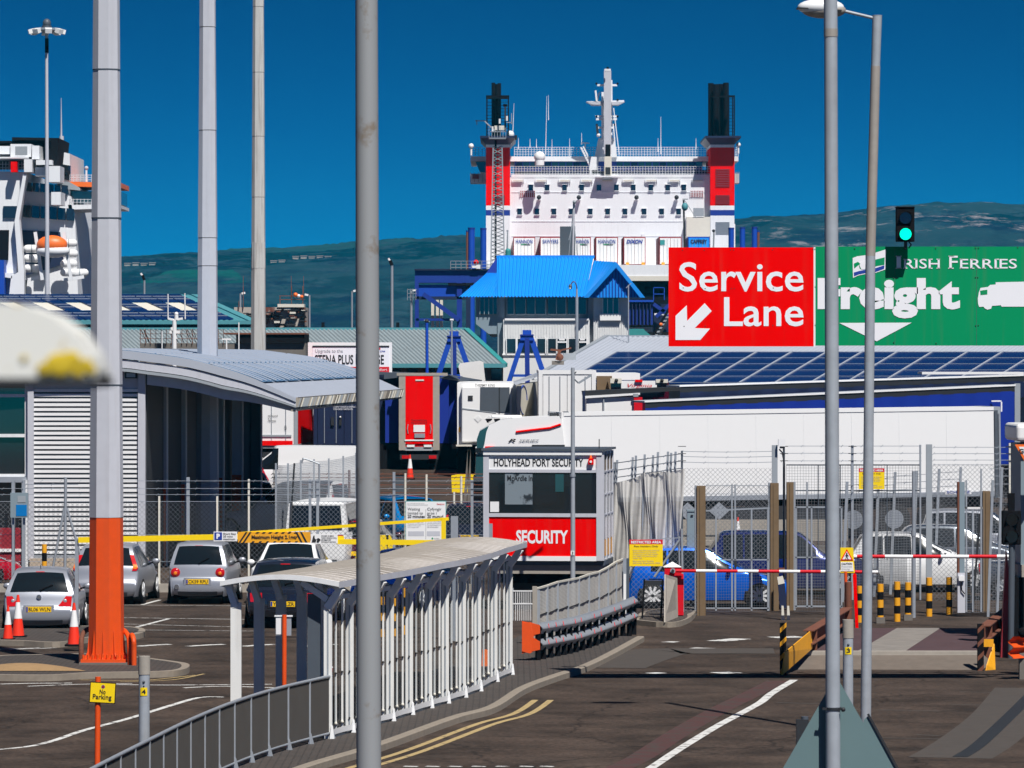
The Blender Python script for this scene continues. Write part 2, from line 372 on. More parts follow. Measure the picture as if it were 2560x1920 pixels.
def thing(name, label, cat, loc=(0,0,0), group=None, rz=0, local=False):
    o = bpy.data.objects.new(name, None); COL.objects.link(o); o.location = loc; o.rotation_euler = (0, 0, rz); o.empty_display_size = .3
    OFF[o.name] = Vector((0,0,0)) if local else Vector(loc)
    return tag(o, label, cat, group)
def solo(mb, name, label, cat, loc=(0,0,0), group=None):
    o = mb.build(name, None, Vector(loc)); o.location = loc; OFF[o.name] = Vector(loc)
    return tag(o, label, cat, group)
def struct(mb, name, kind='structure', label=None, cat=None):
    o = mb.build(name); o['kind'] = kind
    o['label'] = label or name.replace('_', ' '); o['category'] = cat or name.replace('_', ' ')
    return o
def copy_tree(o, loc=None, label=None, rz=None, parent=None, skip=()):
    c = o.copy(); COL.objects.link(c); OFF[c.name] = OFF.get(o.name, Vector((0,0,0)))
    if parent: c.parent = parent
    for ch in list(o.children):
        if ch.name.split('.')[0] in skip: continue
        copy_tree(ch, parent=c, skip=skip)
    if loc is not None: c.location = loc
    if label: c['label'] = label
    if rz is not None: c.rotation_euler = (0, 0, rz)
    return c
def text(t, x0, x1, z0, z1, y, parent, m='text_black', bold=0.0, name='lettering', depth=.004, shear=0, local=False, spacing=1.0, back=False):
    """flat lettering filling the box x0..x1, z0..z1, facing -Y at distance y"""
    cu = bpy.data.curves.new(name, 'FONT'); cu.body = t; cu.offset = bold; cu.extrude = 0.0; cu.resolution_u = 3; cu.shear = shear; cu.space_character = spacing
    to = bpy.data.objects.new('tmp', cu); COL.objects.link(to)
    me = bpy.data.meshes.new_from_object(to); bpy.data.objects.remove(to); bpy.data.curves.remove(cu)
    vs = [v.co.copy() for v in me.vertices]; fs = [list(p.vertices) for p in me.polygons]; bpy.data.meshes.remove(me)
    if not vs: return None
    ax = min(v.x for v in vs); bx = max(v.x for v in vs); ay = min(v.y for v in vs); by = max(v.y for v in vs)
    mb = MB(); sx = (x1 - x0) / (bx - ax); sz = (z1 - z0) / (by - ay)
    if back: q = [(x1 - (v.x - ax) * sx, y + depth, z0 + (v.y - ay) * sz) for v in vs]
    else: q = [(x0 + (v.x - ax) * sx, y - depth, z0 + (v.y - ay) * sz) for v in vs]
    mb.add(q, fs, m)
    o = mb.build(name, parent)
    return o
def ptext(t, a, b, c, d, Y, parent, m='text_black', bold=0.0, **k):     # picture box a..b, rows c (top)..d (bottom)
    return text(t, X(a, Y), X(b, Y), Z(d, Y), Z(c, Y), Y, parent, m, bold, **k)
# ================================================================== SETTING
g = MB()
ys = [-60, 0, 40, 60, 80, 100, 125] + [125 + 80 * i / 16 for i in range(1, 17)] + [235, 265, 400, 700, 1100, 1600, 2600, 5200]
xs = [-3500, -1500, -600, -200, -60, 0, 60, 200, 600, 1500, 3500]
g.add([(x, y, G(y)) for y in ys for x in xs], [(j*11+i, j*11+i+1, (j+1)*11+i+1, (j+1)*11+i) for j in range(len(ys)-1) for i in range(10)], 'asphalt')
struct(g, 'ground')

RIDGE = [(-900, 650), (0, 648), (200, 640), (420, 634), (660, 625), (890, 615), (1030, 608), (1180, 604), (1300, 602), (1500, 590), (1700, 566), (1800, 552), (1900, 542), (2000, 541), (2060, 536), (2200, 520), (2330, 511), (2420, 507), (2560, 506), (2800, 512), (3500, 560)]
def ridge(px):
    for a, b in zip(RIDGE[:-1], RIDGE[1:]):
        if px <= b[0]: t = max(0, (px - a[0]) / (b[0] - a[0])); return a[1] + (b[1] - a[1]) * t
    return RIDGE[-1][1]
def hillf(u, v):
    px = -900 + 4400 * u; d = 1500 + 1900 * v
    x = (px - 1280) / FPX * 3000 * (.9 + .1 * v)
    hmax = CH + (HY - ridge(px)) / FPX * 3000
    t = min(1, (d - 1500) / 1500); s = t * t * (3 - 2 * t) * .75 + t * .25
    if d > 3000: s = 1 - ((d - 3000) / 400) ** 2 * .3
    h = hmax * s - 3 * (1 - t)
    h += (mnoise.noise(Vector((x / 90, d / 220, 1))) * 5 + mnoise.noise(Vector((x / 22, d / 50, 4))) * 1.6) * s
    h += max(0, mnoise.noise(Vector((x / 3.0, d / 30, 9)))) * 1.3 * s * (1 if px < 1900 else .6)
    return (x, d, h)
hm = MB(); hm.grid(hillf, 420, 60, 'hill'); struct(hm, 'hills')
# farmhouses on the hillside
def farm(px, py, n, lab):
    Y = 2520; mb = MB()
    # find the hill surface under this picture point
    u = (px + 900) / 4400; best = min((hillf(u, v / 200) for v in range(20, 158)), key=lambda p: abs((HY - (p[2] - CH) / p[1] * FPX) - py))
    x0, y0, z0 = best
    e = thing('farmhouse', lab, 'farmhouse', (x0, y0, z0))
    for k in range(n):
        a = MB(); x = x0 + k * 4.4 - n * 2; h = .9 + (k % 2) * .3
        a.box(x, x + 3.2, y0, y0 + 6, z0 - 4, z0 + h, 'concrete'); a.build('wall', e)
        r = MB(); r.prism([(x - .3, y0 - .3, z0 + h), (x - .3, y0 + 6.3, z0 + h), (x - .3, y0 + 3, z0 + h + .5)], (3.8, 0, 0), 'concrete_dark'); r.build('roof', e)
farm(447, 663, 4, 'white farm cottages on the green hillside left of the masts')
farm(822, 646, 5, 'long row of white cottages high on the hillside, left of the blurred pole')
farm(752, 657, 2, 'small white cottage below the long row on the hillside')

# ------------------------------------------------------------------ road edge, pavement, kerb
KERB = [(620, 2000), (770, 1935), (956, 1878), (1142, 1810), (1240, 1782), (1315, 1735), (1391, 1705), (1466, 1680), (1529, 1650), (1611, 1604)]
def dens(pts, n=6):
    out = []
    P = [Vector(p) for p in pts]
    for i in range(len(P) - 1):
        p0 = P[max(0, i-1)]; p1 = P[i]; p2 = P[i+1]; p3 = P[min(len(P)-1, i+2)]
        for k in range(n):
            t = k / n
            out.append(.5 * ((2*p1) + (p2-p0)*t + (2*p0-5*p1+4*p2-p3)*t*t + (3*p1-p0-3*p2+p3)*t*t*t))
    out.append(P[-1]); return out
def ground_line(pix, n=6): return dens([GP(*p) for p in pix], n)
def strip(mb, pts, off0, off1, z, m):
    """a band alongside a ground polyline, between two sideways offsets (to the right of its direction)"""
    vs = []
    for i, p in enumerate(pts):
        d = (pts[min(i+1, len(pts)-1)] - pts[max(i-1, 0)]); d.z = 0; d.normalize(); r = Vector((d.y, -d.x, 0))
        for o in (off0, off1): q = p + r * o; vs.append((q.x, q.y, q.z + z))
    return mb.add(vs, [(2*i, 2*i+1, 2*i+3, 2*i+2) for i in range(len(pts)-1)], m)
def kerbs(mb, pts, h=.12, wd=.15, m='kerb'):
    vs = []
    for i, p in enumerate(pts):
        d = (pts[min(i+1, len(pts)-1)] - pts[max(i-1, 0)]); d.z = 0; d.normalize(); r = Vector((d.y, -d.x, 0))
        for o, z in ((0, -.02), (0, h - .02), (-.03, h), (-wd, h), (-wd, -.02)): q = p + r * o; vs.append((q.x, q.y, q.z + z))
    n = len(pts)
    mb.add(vs, [(5*i+k, 5*i+5+k, 5*i+6+k, 5*i+1+k) for i in range(n-1) for k in range(4)], m)
    mb.add(vs[:5], [(0,1,2,3,4)], m); mb.add(vs[-5:], [(4,3,2,1,0)], m)
kp = ground_line(KERB)
mb = MB(); kerbs(mb, kp); struct(mb, 'kerb')
mb = MB(); strip(mb, [p for p in kp], -2.7, -.15, .115, 'paving'); struct(mb, 'pavement')
mb = MB()
yl = [p for p in kp if p.y < 87.0]
strip(mb, yl, .28, .40, .004, 'paint_yellow'); strip(mb, yl, .56, .68, .004, 'paint_yellow')
# white parking and lane lines in the left car park
def wl(pix, wd=.11, m='paint_line', z=.004, n=5):
    strip(mb, ground_line(pix, n), -wd/2, wd/2, z, m)
wl([(-60, 1878), (60, 1868), (130, 1853), (210, 1826), (320, 1797), (430, 1763), (500, 1744), (560, 1743)], .12)
wl([(-80, 1713), (60, 1709), (180, 1708)], .13); wl([(70, 1716), (200, 1711), (330, 1709)], .10)
wl([(290, 1712), (420, 1713), (560, 1712), (680, 1711)], .12); wl([(460, 1720), (560, 1716), (690, 1720)], .12)
wl([(200, 1700), (330, 1702), (400, 1698), (490, 1688)], .08, 'paint_yellow'); wl([(300, 1705), (430, 1700), (510, 1685)], .07, 'paint_yellow')
for a, b in (((355, 1512), (400, 1500)), ((314, 1575), (422, 1547))): wl([a, b], .11)
wl([(215, 1512), (620, 1515)], .06); wl([(215, 1543), (620, 1549)], .08); wl([(300, 1560), (610, 1568)], .07); wl([(330, 1575), (640, 1578)], .06)
for a, b in ((345, 425), (470, 560), (610, 690), (760, 840)): wl([(a, 1616), ((a+b)/2, 1613), (b, 1611)], .22)
for a, b in ((-30, 100), (25, 140)): wl([(a, 1624), (b, 1620)], .12)
# right-hand road
wl([(1600, 1938), (1640, 1912), (1700, 1872), (1790, 1817), (1840, 1790), (1900, 1757), (1930, 1733), (1985, 1700)], .16)
wl([(1500, 1938), (1590, 1900), (1700, 1830), (1800, 1774), (1880, 1735), (1945, 1702)], .42, 'paint_red', .003)
for a in ((1668, 1685, 1606, 1604), (1720, 1765, 1625, 1620), (1790, 1855, 1603, 1597), (1930, 2000, 1594, 1592), (1625, 1655, 1684, 1682), (1790, 1840, 1683, 1681)):
    wl([(a[0], a[2]), (a[1], a[3])], .5 if a[1] - a[0] > 40 else .3)
for k, a in enumerate((1010, 1065, 1120, 1180, 1240, 1300, 1350)): wl([(a, 1916), (a + 34, 1917)], .12)
for a in ((1940, 2060, 1757), (2190, 2350, 1775), (2200, 2350, 1845), (2290, 2350, 1837), (2380, 2560, 1762), (2400, 2540, 1730)):
    wl([(a[0], a[2]), (a[1], a[2] + 3)], .12, 'patch')
strip(mb, ground_line([(2375, 1895), (2440, 1855), (2520, 1790), (2575, 1720)]), -.65, .65, .003, 'patch')
strip(mb, ground_line([(2400, 1893), (2450, 1860), (2530, 1785), (2575, 1740)]), -.12, .12, .008, 'dark')
struct(mb, 'road_markings')

# islands
def island(name, edge, label, inner='paving', h=.12):
    e = ground_line(edge, 5); e.append(e[0].copy())
    cx = sum((p for p in e), Vector()) / len(e)
    k = MB(); n = len(e)
    top = [(p.x, p.y, p.z + h) for p in e]; inn = [tuple(Vector((p.x, p.y, p.z + h)) + (Vector((cx.x, cx.y, p.z + h)) - Vector((p.x, p.y, p.z + h))).normalized() * .16) for p in e]
    k.add([tuple(p) for p in e] + top + inn, [(i, i+1, n+i+1, n+i) for i in range(n-1)] + [(n+i, n+i+1, 2*n+i+1, 2*n+i) for i in range(n-1)], 'kerb')
    k.add(inn, [tuple(range(n-1))], inner)
    return struct(k, name)
island('traffic_island', [(-120, 1680), (-20, 1655), (100, 1650), (220, 1648), (330, 1655), (440, 1668), (473, 1676), (460, 1688), (400, 1694), (230, 1697), (120, 1703), (-20, 1702), (-120, 1699)], '')
island('kerb_strip', [(-60, 1612), (-60, 1590), (40, 1583), (150, 1578), (280, 1578), (350, 1582), (362, 1592), (330, 1600), (230, 1606), (150, 1619), (60, 1616)], '')
island('barrier_island', [(1592, 1563), (1600, 1545), (1640, 1535), (1720, 1530), (1740, 1536), (1725, 1556), (1690, 1568), (1640, 1568)], '')
mb = MB(); mb.grid(lambda u, v: (X(-60, 93) + u * 2.2 * (1 - v * .3), 92.2 + v * 1.5, .13 + .10 * math.sin(u * 3.1) * math.sin(v * 3.1)), 14, 8, 'sand'); struct(mb, 'sand_heap')
# rougher concrete speed hump across the road
mb = MB()
a = ground_line([(1500, 1670), (1620, 1632), (1760, 1628), (1935, 1628)]); strip(mb, a, -.9, .9, .006, 'patch')
struct(mb, 'road_patch')

# low concrete wall under the fence line behind the parked cars
mb = MB(); mb.box(X(-40, 125), X(1180, 125), 125.2, 125.5, 0, .22, 'concrete'); solo(mb, 'kerb_wall', 'low gravelly concrete wall under the chain link fence behind the cars', 'wall', (X(500, 125), 125.2, 0))
mb = MB(); mb.box(X(640, 160), X(1215, 160), 160.0, 160.4, G(160) - .1, G(160) + .62, 'concrete'); solo(mb, 'yard_wall', 'low grey concrete wall in front of the parked trailers', 'wall', (X(900, 160), 160, G(160)))

# ================================================================== FERRY (stern view)
YF = 545.0
fz = lambda py: Z(py, YF)
fer = thing('ferry', 'large white ferry with red funnels seen stern-on behind the blue roofed building', 'ferry', (X(1527, YF), YF, 0))
b_ = MB(); b_.pb(1215, 1838, 560, 830, YF + 6, 150, 'ship_white'); b_.pb(1238, 1815, 690, 706, YF - 4, 12, 'ship_white')
o = b_.build('hull', fer)
b_ = MB(); b_.pb(1272, 1778, 443, 700, YF, 26, 'ship_white'); b_.pb(1215, 1836, 515, 700, YF + 2, 24, 'ship_white'); o = b_.build('superstructure', fer)
# white steel plates: shallow horizontal weld ribs
b_ = MB()
for py in (480, 553, 590): b_.pb(1279, 1772, py, py + 1.1, YF - .06, .06, 'ship_white')
b_.pb(1490, 1546, 439, 443, YF - 1.5, 2, 'ship_white')
b_.pb(1505, 1530, 443, 446, YF - 1.45, 1.5, 'grey'); b_.build('ledge', fer)
b_ = MB(); b_.pb(1215, 1840, 583, 690, YF - 1.2, 1.2, 'ship_white')
STERN = [(1283, 1338), (1350, 1402), (1436, 1477), (1489, 1545), (1559, 1614), (1648, 1704), (1720, 1774)]
b_ = MB(); b_.pb(1190, 1842, 662, 700, YF - 22, 22, 'ship_white'); b_.pb(1555, 1760, 690, 702, YF - 22.1, .1, 'cream'); b_.build('stern_deck', fer)
b_ = MB(); b_.pb(1480, 1700, 703, 815, YF - 21, 20, 'black'); b_.build('stern_door', fer)
# windows
for row, (py, xs_) in enumerate(((469, (545, 663, 790, 915, 1040, 1167, 1290, 1418, 1541, 1658)), (529, (463, 589, 713, 840, 977, 1104, 1230, 1369, 1497, 1620)))):
    for cx in xs_:
        px = 1140 + cx * .3436; mb = MB(); mb.pb(px - 5.6, px + 5.6, py - 7.5, py + 7.5, YF - .10, .12, 'glass_dark')
        o = mb.build('window', fer)
        f = MB(); f.pb(px - 6.8, px + 6.8, py + 7.5, py + 9, YF - .22, .22, 'ship_white'); f.pb(px - 6.8, px + 6.8, py - 8.6, py - 7.5, YF - .22, .22, 'ship_white'); f.build('frame', o)
for cx in (450, 620, 790, 950, 1100, 1255, 1420, 1590, 1760):
    px = 1140 + cx * .3436
    mb = MB(); mb.pb(px - 12, px + 12, 449.5, 453, YF - .42, .3, 'cream'); mb.pb(px - 15, px - 14, 447, 456, YF - .3, .3, 'ship_white'); mb.pb(px + 14, px + 15, 447, 456, YF - .3, .3, 'ship_white')
    mb.build('rail_bracket', fer)
for cx in (603, 893, 1312, 1603):
    px = 1140 + cx * .3436; mb = MB(); mb.ball((X(px, YF), YF - .9, fz(494)), .26, 'dark'); mb.cyl((X(px, YF), YF - .9, fz(494)), (X(px, YF), YF, fz(492)), .09, m='ship_white'); mb.pb(px - 5, px + 5, 499, 500, YF - 1, 1, 'ship_white'); mb.build('floodlight', fer)
for a, b in ((465, 577), (1705, 1800)):
    mb = MB(); a = 1140 + a * .3436; b = 1140 + b * .3436
    mb.pb(a, b, 477, 493, YF - .05, .05, 'dull_red')
    for k in range(9): q = a + (b - a) * k / 8; mb.pb(q - .8, q + .8, 477, 493, YF - .16, .1, 'ship_white')
    mb.build('vent', fer)
# bridge deck
mb = MB(); mb.pb(1176, 1846, 391, 403, YF + 4, 16, 'ship_white'); mb.build('bridge_roof', fer)
mb = MB(); mb.pb(1286, 1756, 403, 428, YF + 4.7, 10, 'blue'); o = mb.build('bridge', fer)
for k in range(26):
    a = 1290 + k * 18
    if 1466 < a < 1536: continue
    f = MB(); f.pb(a, a + 15, 406, 418, YF + 4.6, .2, 'glass_teal' if k % 4 else 'glass_dark'); f.build('window', o)
mb = MB()
for s in (1, -1):
    p = (lambda px: px) if s > 0 else (lambda px: 3022 - px)
    mb.prism([W(p(1188), 403, YF + 5), W(p(1216), 403, YF + 5), W(p(1216), 432, YF + 5), W(p(1200), 430, YF + 5)], (0, 9, 0), 'glass_teal')
mb.build('wing_glass', fer)
mb = MB()
for a, b in ((1176, 1216), (1834, 1848)):
    mb.pb(a, b, 434, 452, YF + 4, .3, 'white'); mb.pb(a, b, 452, 458, YF + 4, 3, 'ship_white')
    for k in range(5): mb.pb(a + (b-a)*k/4 - .5, a + (b-a)*k/4 + .5, 430, 456, YF + 3.9, .1, 'grey')
mb.pb(1181, 1197, 436, 447, YF + 3.8, .1, 'dull_red'); mb.build('wing_balcony', fer)
mb = MB(); mb.pb(1278, 1776, 436, 444, YF - .05, .3, 'ship_white')
for k in range(20):
    a = 1354 + k * 20.8
    if 1488 < a < 1540: continue
    mb.pb(a, a + 17, 425, 436, YF + 1.0, .2, 'navy')
mb.build('bulwark', fer)
mb = MB()
for py0, py1, a0, a1, yy in ((368, 391, 1180, 1214, 5), (368, 391, 1286, 1774, 5), (368, 391, 1838, 1846, 5), (416, 440, 1276, 1776, .1)):
    y_ = YF + yy; n = max(2, int((a1 - a0) / 7))
    for k in range(n + 1): q = a0 + (a1 - a0) * k / n; mb.pb(q - .45, q + .45, py0, py1, y_, .06, 'ship_white')
    for k in range(4): q = py0 + (py1 - py0) * k / 4; mb.pb(a0, a1, q - .4, q + .4, y_, .06, 'ship_white')
mb.build('railing', fer)
# funnels
for s, lab in ((1, None), (-1, None)):
    p = (lambda px: px) if s > 0 else (lambda px: 3051 - px)
    y0 = YF - 1.5
    f = MB()
    for c, d, m in ((370, 515, 'red'), (515, 526, 'ship_white'), (526, 540, 'blue'), (540, 662, 'ship_white')): f.box(X(p(1215), y0), X(p(1275), y0), y0, y0 + 12, fz(c), fz(d), m)
    f.box(X(p(1215), y0), X(p(1275), y0), y0, y0 + 12, fz(363), fz(370), 'ship_white')
    fo = f.build('funnel', fer)
    c = MB(); x0, x1 = sorted((X(p(1215), y0), X(p(1275), y0))); x2 = x0 - .65; x3 = x1 + .65; z0, z1, z2 = fz(363), fz(348), fz(343)
    R0 = [(x0, y0, z0), (x1, y0, z0), (x1, y0 + 12, z0), (x0, y0 + 12, z0)]; R1 = [(x2, y0 - 2.0, z1), (x3, y0 - 2.0, z1), (x3, y0 + 12.6, z1), (x2, y0 + 12.6, z1)]; R2 = [(a, b, z2) for a, b, _ in R1]
    c.add(R0 + R1 + R2, [(i, (i+1) % 4, 4 + (i+1) % 4, 4 + i) for i in range(4)] + [(4+i, 4+(i+1) % 4, 8 + (i+1) % 4, 8 + i) for i in range(4)] + [(8, 9, 10, 11)], 'navy')
    c.build('crown', fo)
    e = MB(); lo, hi = (1229, 1252) if s > 0 else (1229, 1274)
    for k in range(4):
        q = lo + 4 + (hi - lo - 8) * k / 3; e.cyl((X(p(q), y0), y0 + 3 + (k % 2), fz(345)), (X(p(q), y0), y0 + 3 + (k % 2), fz(205 + (k % 3) * 2)), 4.5 / 22 + (.12 if s < 0 else 0), n=10, m='black')
    each(e, 'exhaust_pipe', fo)
    cg = MB()
    for q in ((1217, 1271) if s > 0 else (1215, 1229)):
        for yy in (0, 4): cg.box(X(p(q) - 1.4, y0), X(p(q) + 1.4, y0), y0 + yy, y0 + yy + .25, fz(345), fz(240), 'black')
    for k in range(13): cg.box(X(p(1215), y0), X(p(1273 if s > 0 else 1229), y0), y0 + .1, y0 + .22, fz(240 + k * 8.2), fz(241 + k * 8.2), 'black')
    cg.pb(1215, 1273, 239, 243, y0, 4, 'black') if s > 0 else cg.pb(p(1272), p(1214), 239, 242, y0 + .1, 1, 'black')
    cg.build('cage', fo)
    lv = MB()
    for (a, b, c_, d_) in (((1227, 1262, 424, 470), (1227, 1262, 489, 512)) if s < 0 else ((1237, 1262, 489, 512),)):
        for k in range(8): lv.box(X(p(a), y0), X(p(b), y0), y0 - .12, y0, fz(c_ + (d_ - c_) * k / 8), fz(c_ + (d_ - c_) * (k + .55) / 8), 'dull_red')
    if s < 0:
        for k in range(12): lv.box(X(p(1227), y0), X(p(1262), y0), y0 - .08, y0, fz(556 + 2.6 * k), fz(557 + 2.6 * k), 'grey')
    lv.build('louvre', fo)
# masts, domes, aerials
mb = MB(); mb.prism([W(1487, 393, YF + 3), W(1497, 345, YF + 3), W(1534, 345, YF + 3), W(1543, 393, YF + 3)], (0, 5, 0), 'ship_white')
mb.build('mast_house', fer)
mb = MB()
mb.pb(1510, 1528, 177, 385, YF - .9, 1, 'mast_grey'); mb.pb(1511, 1527, 172, 178, YF - .9, 1, 'ship_white'); mb.pb(1514, 1526, 361, 391, YF - 1, 1, 'black')
mb.pb(1511, 1529, 391, 440, YF - 1.1, 1.1, 'cream'); mb.pb(1514, 1526, 418, 436, YF - 1.2, .1, 'dark')
mb.pb(1504, 1512, 230, 350, YF + 2, 1, 'ship_white'); mb.pb(1527, 1531, 200, 350, YF + 2, 1, 'ship_white')
mb.cyl(W(1519, 172, YF - 1.8), W(1519, 167, YF - 1.8), .12, m='black')
for py, a, b in ((213, 1493, 1543), (256, 1467, 1560), (262, 1477, 1548), (291, 1488, 1545), (298, 1490, 1542), (319, 1492, 1536)):
    mb.bar(W(a, py, YF + .5), W(b, py - (3 if py == 256 else 0), YF + .5), .22, .22, 'ship_white')
mb.prism([W(1466, 254, YF), W(1512, 254, YF), W(1505, 262, YF), W(1480, 261, YF)], (0, 2, 0), 'mast_grey'); mb.prism([W(1528, 254, YF), W(1562, 254, YF), W(1545, 262, YF), W(1530, 262, YF)], (0, 2, 0), 'mast_grey')
for px, py in ((1491, 209), (1544, 209), (1491, 291), (1544, 291), (1544, 250), (1491, 252), (1536, 312), (1492, 312)): mb.ball(W(px, py, YF + .4), .13, 'black', 8, 6)
mb.bar(W(1492, 312, YF), W(1495, 340, YF), .25, m='dark'); mb.ball(W(1496, 338, YF), .22, 'ship_white'); mb.bar(W(1533, 310, YF), W(1540, 385, YF), .12, m='ship_white')
mb.bar(W(1534, 270, YF), W(1548, 385, YF), .10, m='ship_white'); mb.bar(W(1489, 226, YF), W(1492, 254, YF), .2, .1, m='ship_white'); mb.bar(W(1499, 230, YF + 1), W(1493, 254, YF + 1), .14, m='ship_white')
mb.build('mast', fer)
mb = MB()
for px, py, r in ((1178, 365, 6.5), (1846, 362, 6), (1349, 392, 14), (1276, 336, 9.5)):
    mb = MB(); c = W(px, py, YF - (3 if r > 10 else 1)); mb.ball(c, r / 22, 'clean_white', 16, 12); mb.cyl(c, c + Vector((0, 0, -r / 22 * (1.5 if r > 10 else 3.6))), r / 22 * .82 if r > 10 else r / 60, n=14, m='clean_white'); mb.build('radome', fer)
mb = MB()
for px, a, b in ((1364, 385, 240), (1371, 300, 238), (1652, 385, 292), (1282, 330, 258), (1325, 370, 347), (1341, 370, 347), (1380, 390, 348), (1424, 390, 346), (1454, 362, 332), (1645, 380, 345), (1740, 372, 345), (1296, 372, 345)):
    t = 3 if px in (1364, 1282) else 0
    mb.cyl(W(px, a, YF + 5), W(px + t, b, YF + 5), .055, .02, 6, 'ship_white')
mb.bar(W(1452, 357, YF + 4), W(1473, 358, YF + 4), .12, m='ship_white'); mb.bar(W(1463, 385, YF + 4), W(1463, 357, YF + 4), .14, m='ship_white')
mb.build('aerial', fer)
mb = MB()
for k in range(11): mb.bar(W(1452 + k * 2.8, 372 + k * 5.6, YF + 2), W(1457 + k * 2.8, 372 + k * 5.6, YF + 2), .2, m='ship_white')
mb.bar(W(1452, 368, YF + 2), W(1482, 430, YF + 2), .16, m='ship_white'); mb.bar(W(1458, 366, YF + 2), W(1490, 430, YF + 2), .16, m='ship_white')
mb.prism([W(1478, 392, YF + 1), W(1498, 392, YF + 1), W(1492, 440, YF + 1), W(1470, 440, YF + 1)], (0, 3, 0), 'ship_white'); mb.build('stairway', fer)
mb = MB(); mb.prism([W(1715, 543, YF), W(1774, 543, YF), W(1774, 592, YF), W(1715, 592, YF)], (0, -1.5, 0), 'cream'); mb.pb(1605, 1612, 585, 690, YF - 2, 2, 'ship_white'); mb.pb(1733, 1760, 520, 541, YF - 1.6, .1, 'grey'); mb.build('stern_house', fer)
mb = MB(); mb.pb(1400, 1438, 566, 662, YF - 20, .6, 'steel_dark'); mb.build('ramp_panel', fer)
# grime runs on the stern
# trailers on the stern deck
names = ['HANNON', 'SAWYERS', 'HANNON', 'HANNON', 'DIXON', '', 'CAFFREY']
labs = ['white trailer doors lettered HANNON, leftmost on the ferry deck', 'white trailer doors with blue lettering, left of the dark ramp panel on the ferry', 'white trailer doors lettered HANNON, just right of the dark ramp panel', 'white trailer doors lettered HANNON, beside the trailer with bold blue lettering', 'white trailer doors with bold slanted blue lettering DIXON on the ferry deck', 'white trailer doors with a small green sign, on the ferry deck', 'light blue trailer doors on the ferry deck above the red sign']
for (a, b), nm, lb in zip(STERN, names, labs):
    Y = YF - 18 if a > 1400 else YF - 10; blue = nm == 'CAFFREY'; bot = 664
    a, b = 1280 + (a - 1280), b
    t = thing('trailer', lb, 'trailer', (X((a+b)/2, Y), Y, Z(bot, Y)), 'trailers parked on the ferry deck')
    mb = MB(); mb.pb(a, b, 592, bot - 2, Y + .1, 12, 'dull_red' if not blue else 'bright_blue'); mb.build('body', t)
    for q0, q1 in ((a + 2, (a+b)/2 - .5), ((a+b)/2 + .5, b - 2)):
        mb = MB(); mb.pb(q0, q1, 595, bot - 4, Y, .1, 'clean_white' if not blue else 'roof_blue')
        for k in (.35, .7): mb.pb(q0 + (q1-q0)*k - .4, q0 + (q1-q0)*k + .4, 598, bot - 5, Y - .05, .05, 'grey')
        mb.build('door', t)
    if nm:
        w_ = (b - a); ptext(nm, a + w_*.12, b - w_*.12, 599, 609, Y - .06, t, 'text_blue' if nm != 'CAFFREY' else 'navy', .01 + (.03 if nm in ('DIXON', 'CAFFREY') else 0), shear=.3 if nm == 'DIXON' else 0)
    if nm == 'HANNON':
        mb = MB(); mb.pb(a + w_*.35, a + w_*.62, 610, 612, Y - .06, .04, 'green'); mb.pb(a + w_*.5, a + w_*.78, 611, 612.4, Y - .07, .03, 'dark'); mb.build('stripe', t)
    if nm == '': mb = MB(); mb.pb(a + 2, a + 14, 600, 612, Y - .06, .04, 'turquoise'); mb.build('sign_patch', t)
    mb = MB()
    for q in (a + 6, b - 10): mb.pb(q, q + 8, 656, 662, Y - .4, .3, 'amber')
    each(mb, 'marker', t)

# ================================================================== FERRY at the left edge
Y2 = 420.0
fe = thing('ferry', 'white ferry with orange lifeboat and black bands at the left edge of the picture', 'ferry', (X(60, Y2), Y2, 0))
P = lambda pts, m, y, d, nm: MB().prism([W(a, b, y) for a, b in pts], (0, d, 0), m).build(nm, fe)
P([(-300, 420), (64, 430), (56, 470), (44, 540), (40, 740), (-300, 840)], 'ship_white', Y2, 20, 'hull')
P([(64, 460), (175, 490), (188, 560), (200, 860), (40, 860), (50, 560)], 'ship_white', Y2 + 4, 30, 'superstructure')
P([(-200, 575), (22, 575), (20, 650), (-200, 650)], 'black', Y2 - .3, .4, 'stern_opening')
P([(8, 515), (44, 515), (42, 545), (8, 545)], 'glass_dark', Y2 - .2, .3, 'window')
for i, (c, a, b, d) in enumerate(((512, 58, 188, 30), (455, 64, 172, 22))):
    for k in range(6):
        q0 = a + (b - a) * k / 6; q1 = a + (b - a) * (k + .86) / 6; sl_ = 10 * k / 6 if i == 0 else 8 * k / 6
        P([(q0, c + sl_), (q1, c + sl_ + 2), (q1, c + d + sl_ + 2), (q0, c + d + sl_)], 'glass_dark', Y2 + 3.6, .5, 'window')
mb = MB()
mb.prism([W(58, 435, Y2 - 1), W(66, 437, Y2 - 1), W(48, 548, Y2 - 1), W(60, 680, Y2 - 1), W(60, 745, Y2 - 1), W(22, 745, Y2 - 1), W(28, 690, Y2 - 1), (W(46, 680, Y2 - 1)), W(36, 555, Y2 - 1)], (0, 1.5, 0), 'ship_white')
mb.prism([W(6, 682, Y2 - 1), W(30, 682, Y2 - 1), W(30, 696, Y2 - 1), W(6, 692, Y2 - 1)], (0, 1.5, 0), 'ship_white'); mb.build('stern_frame', fe)
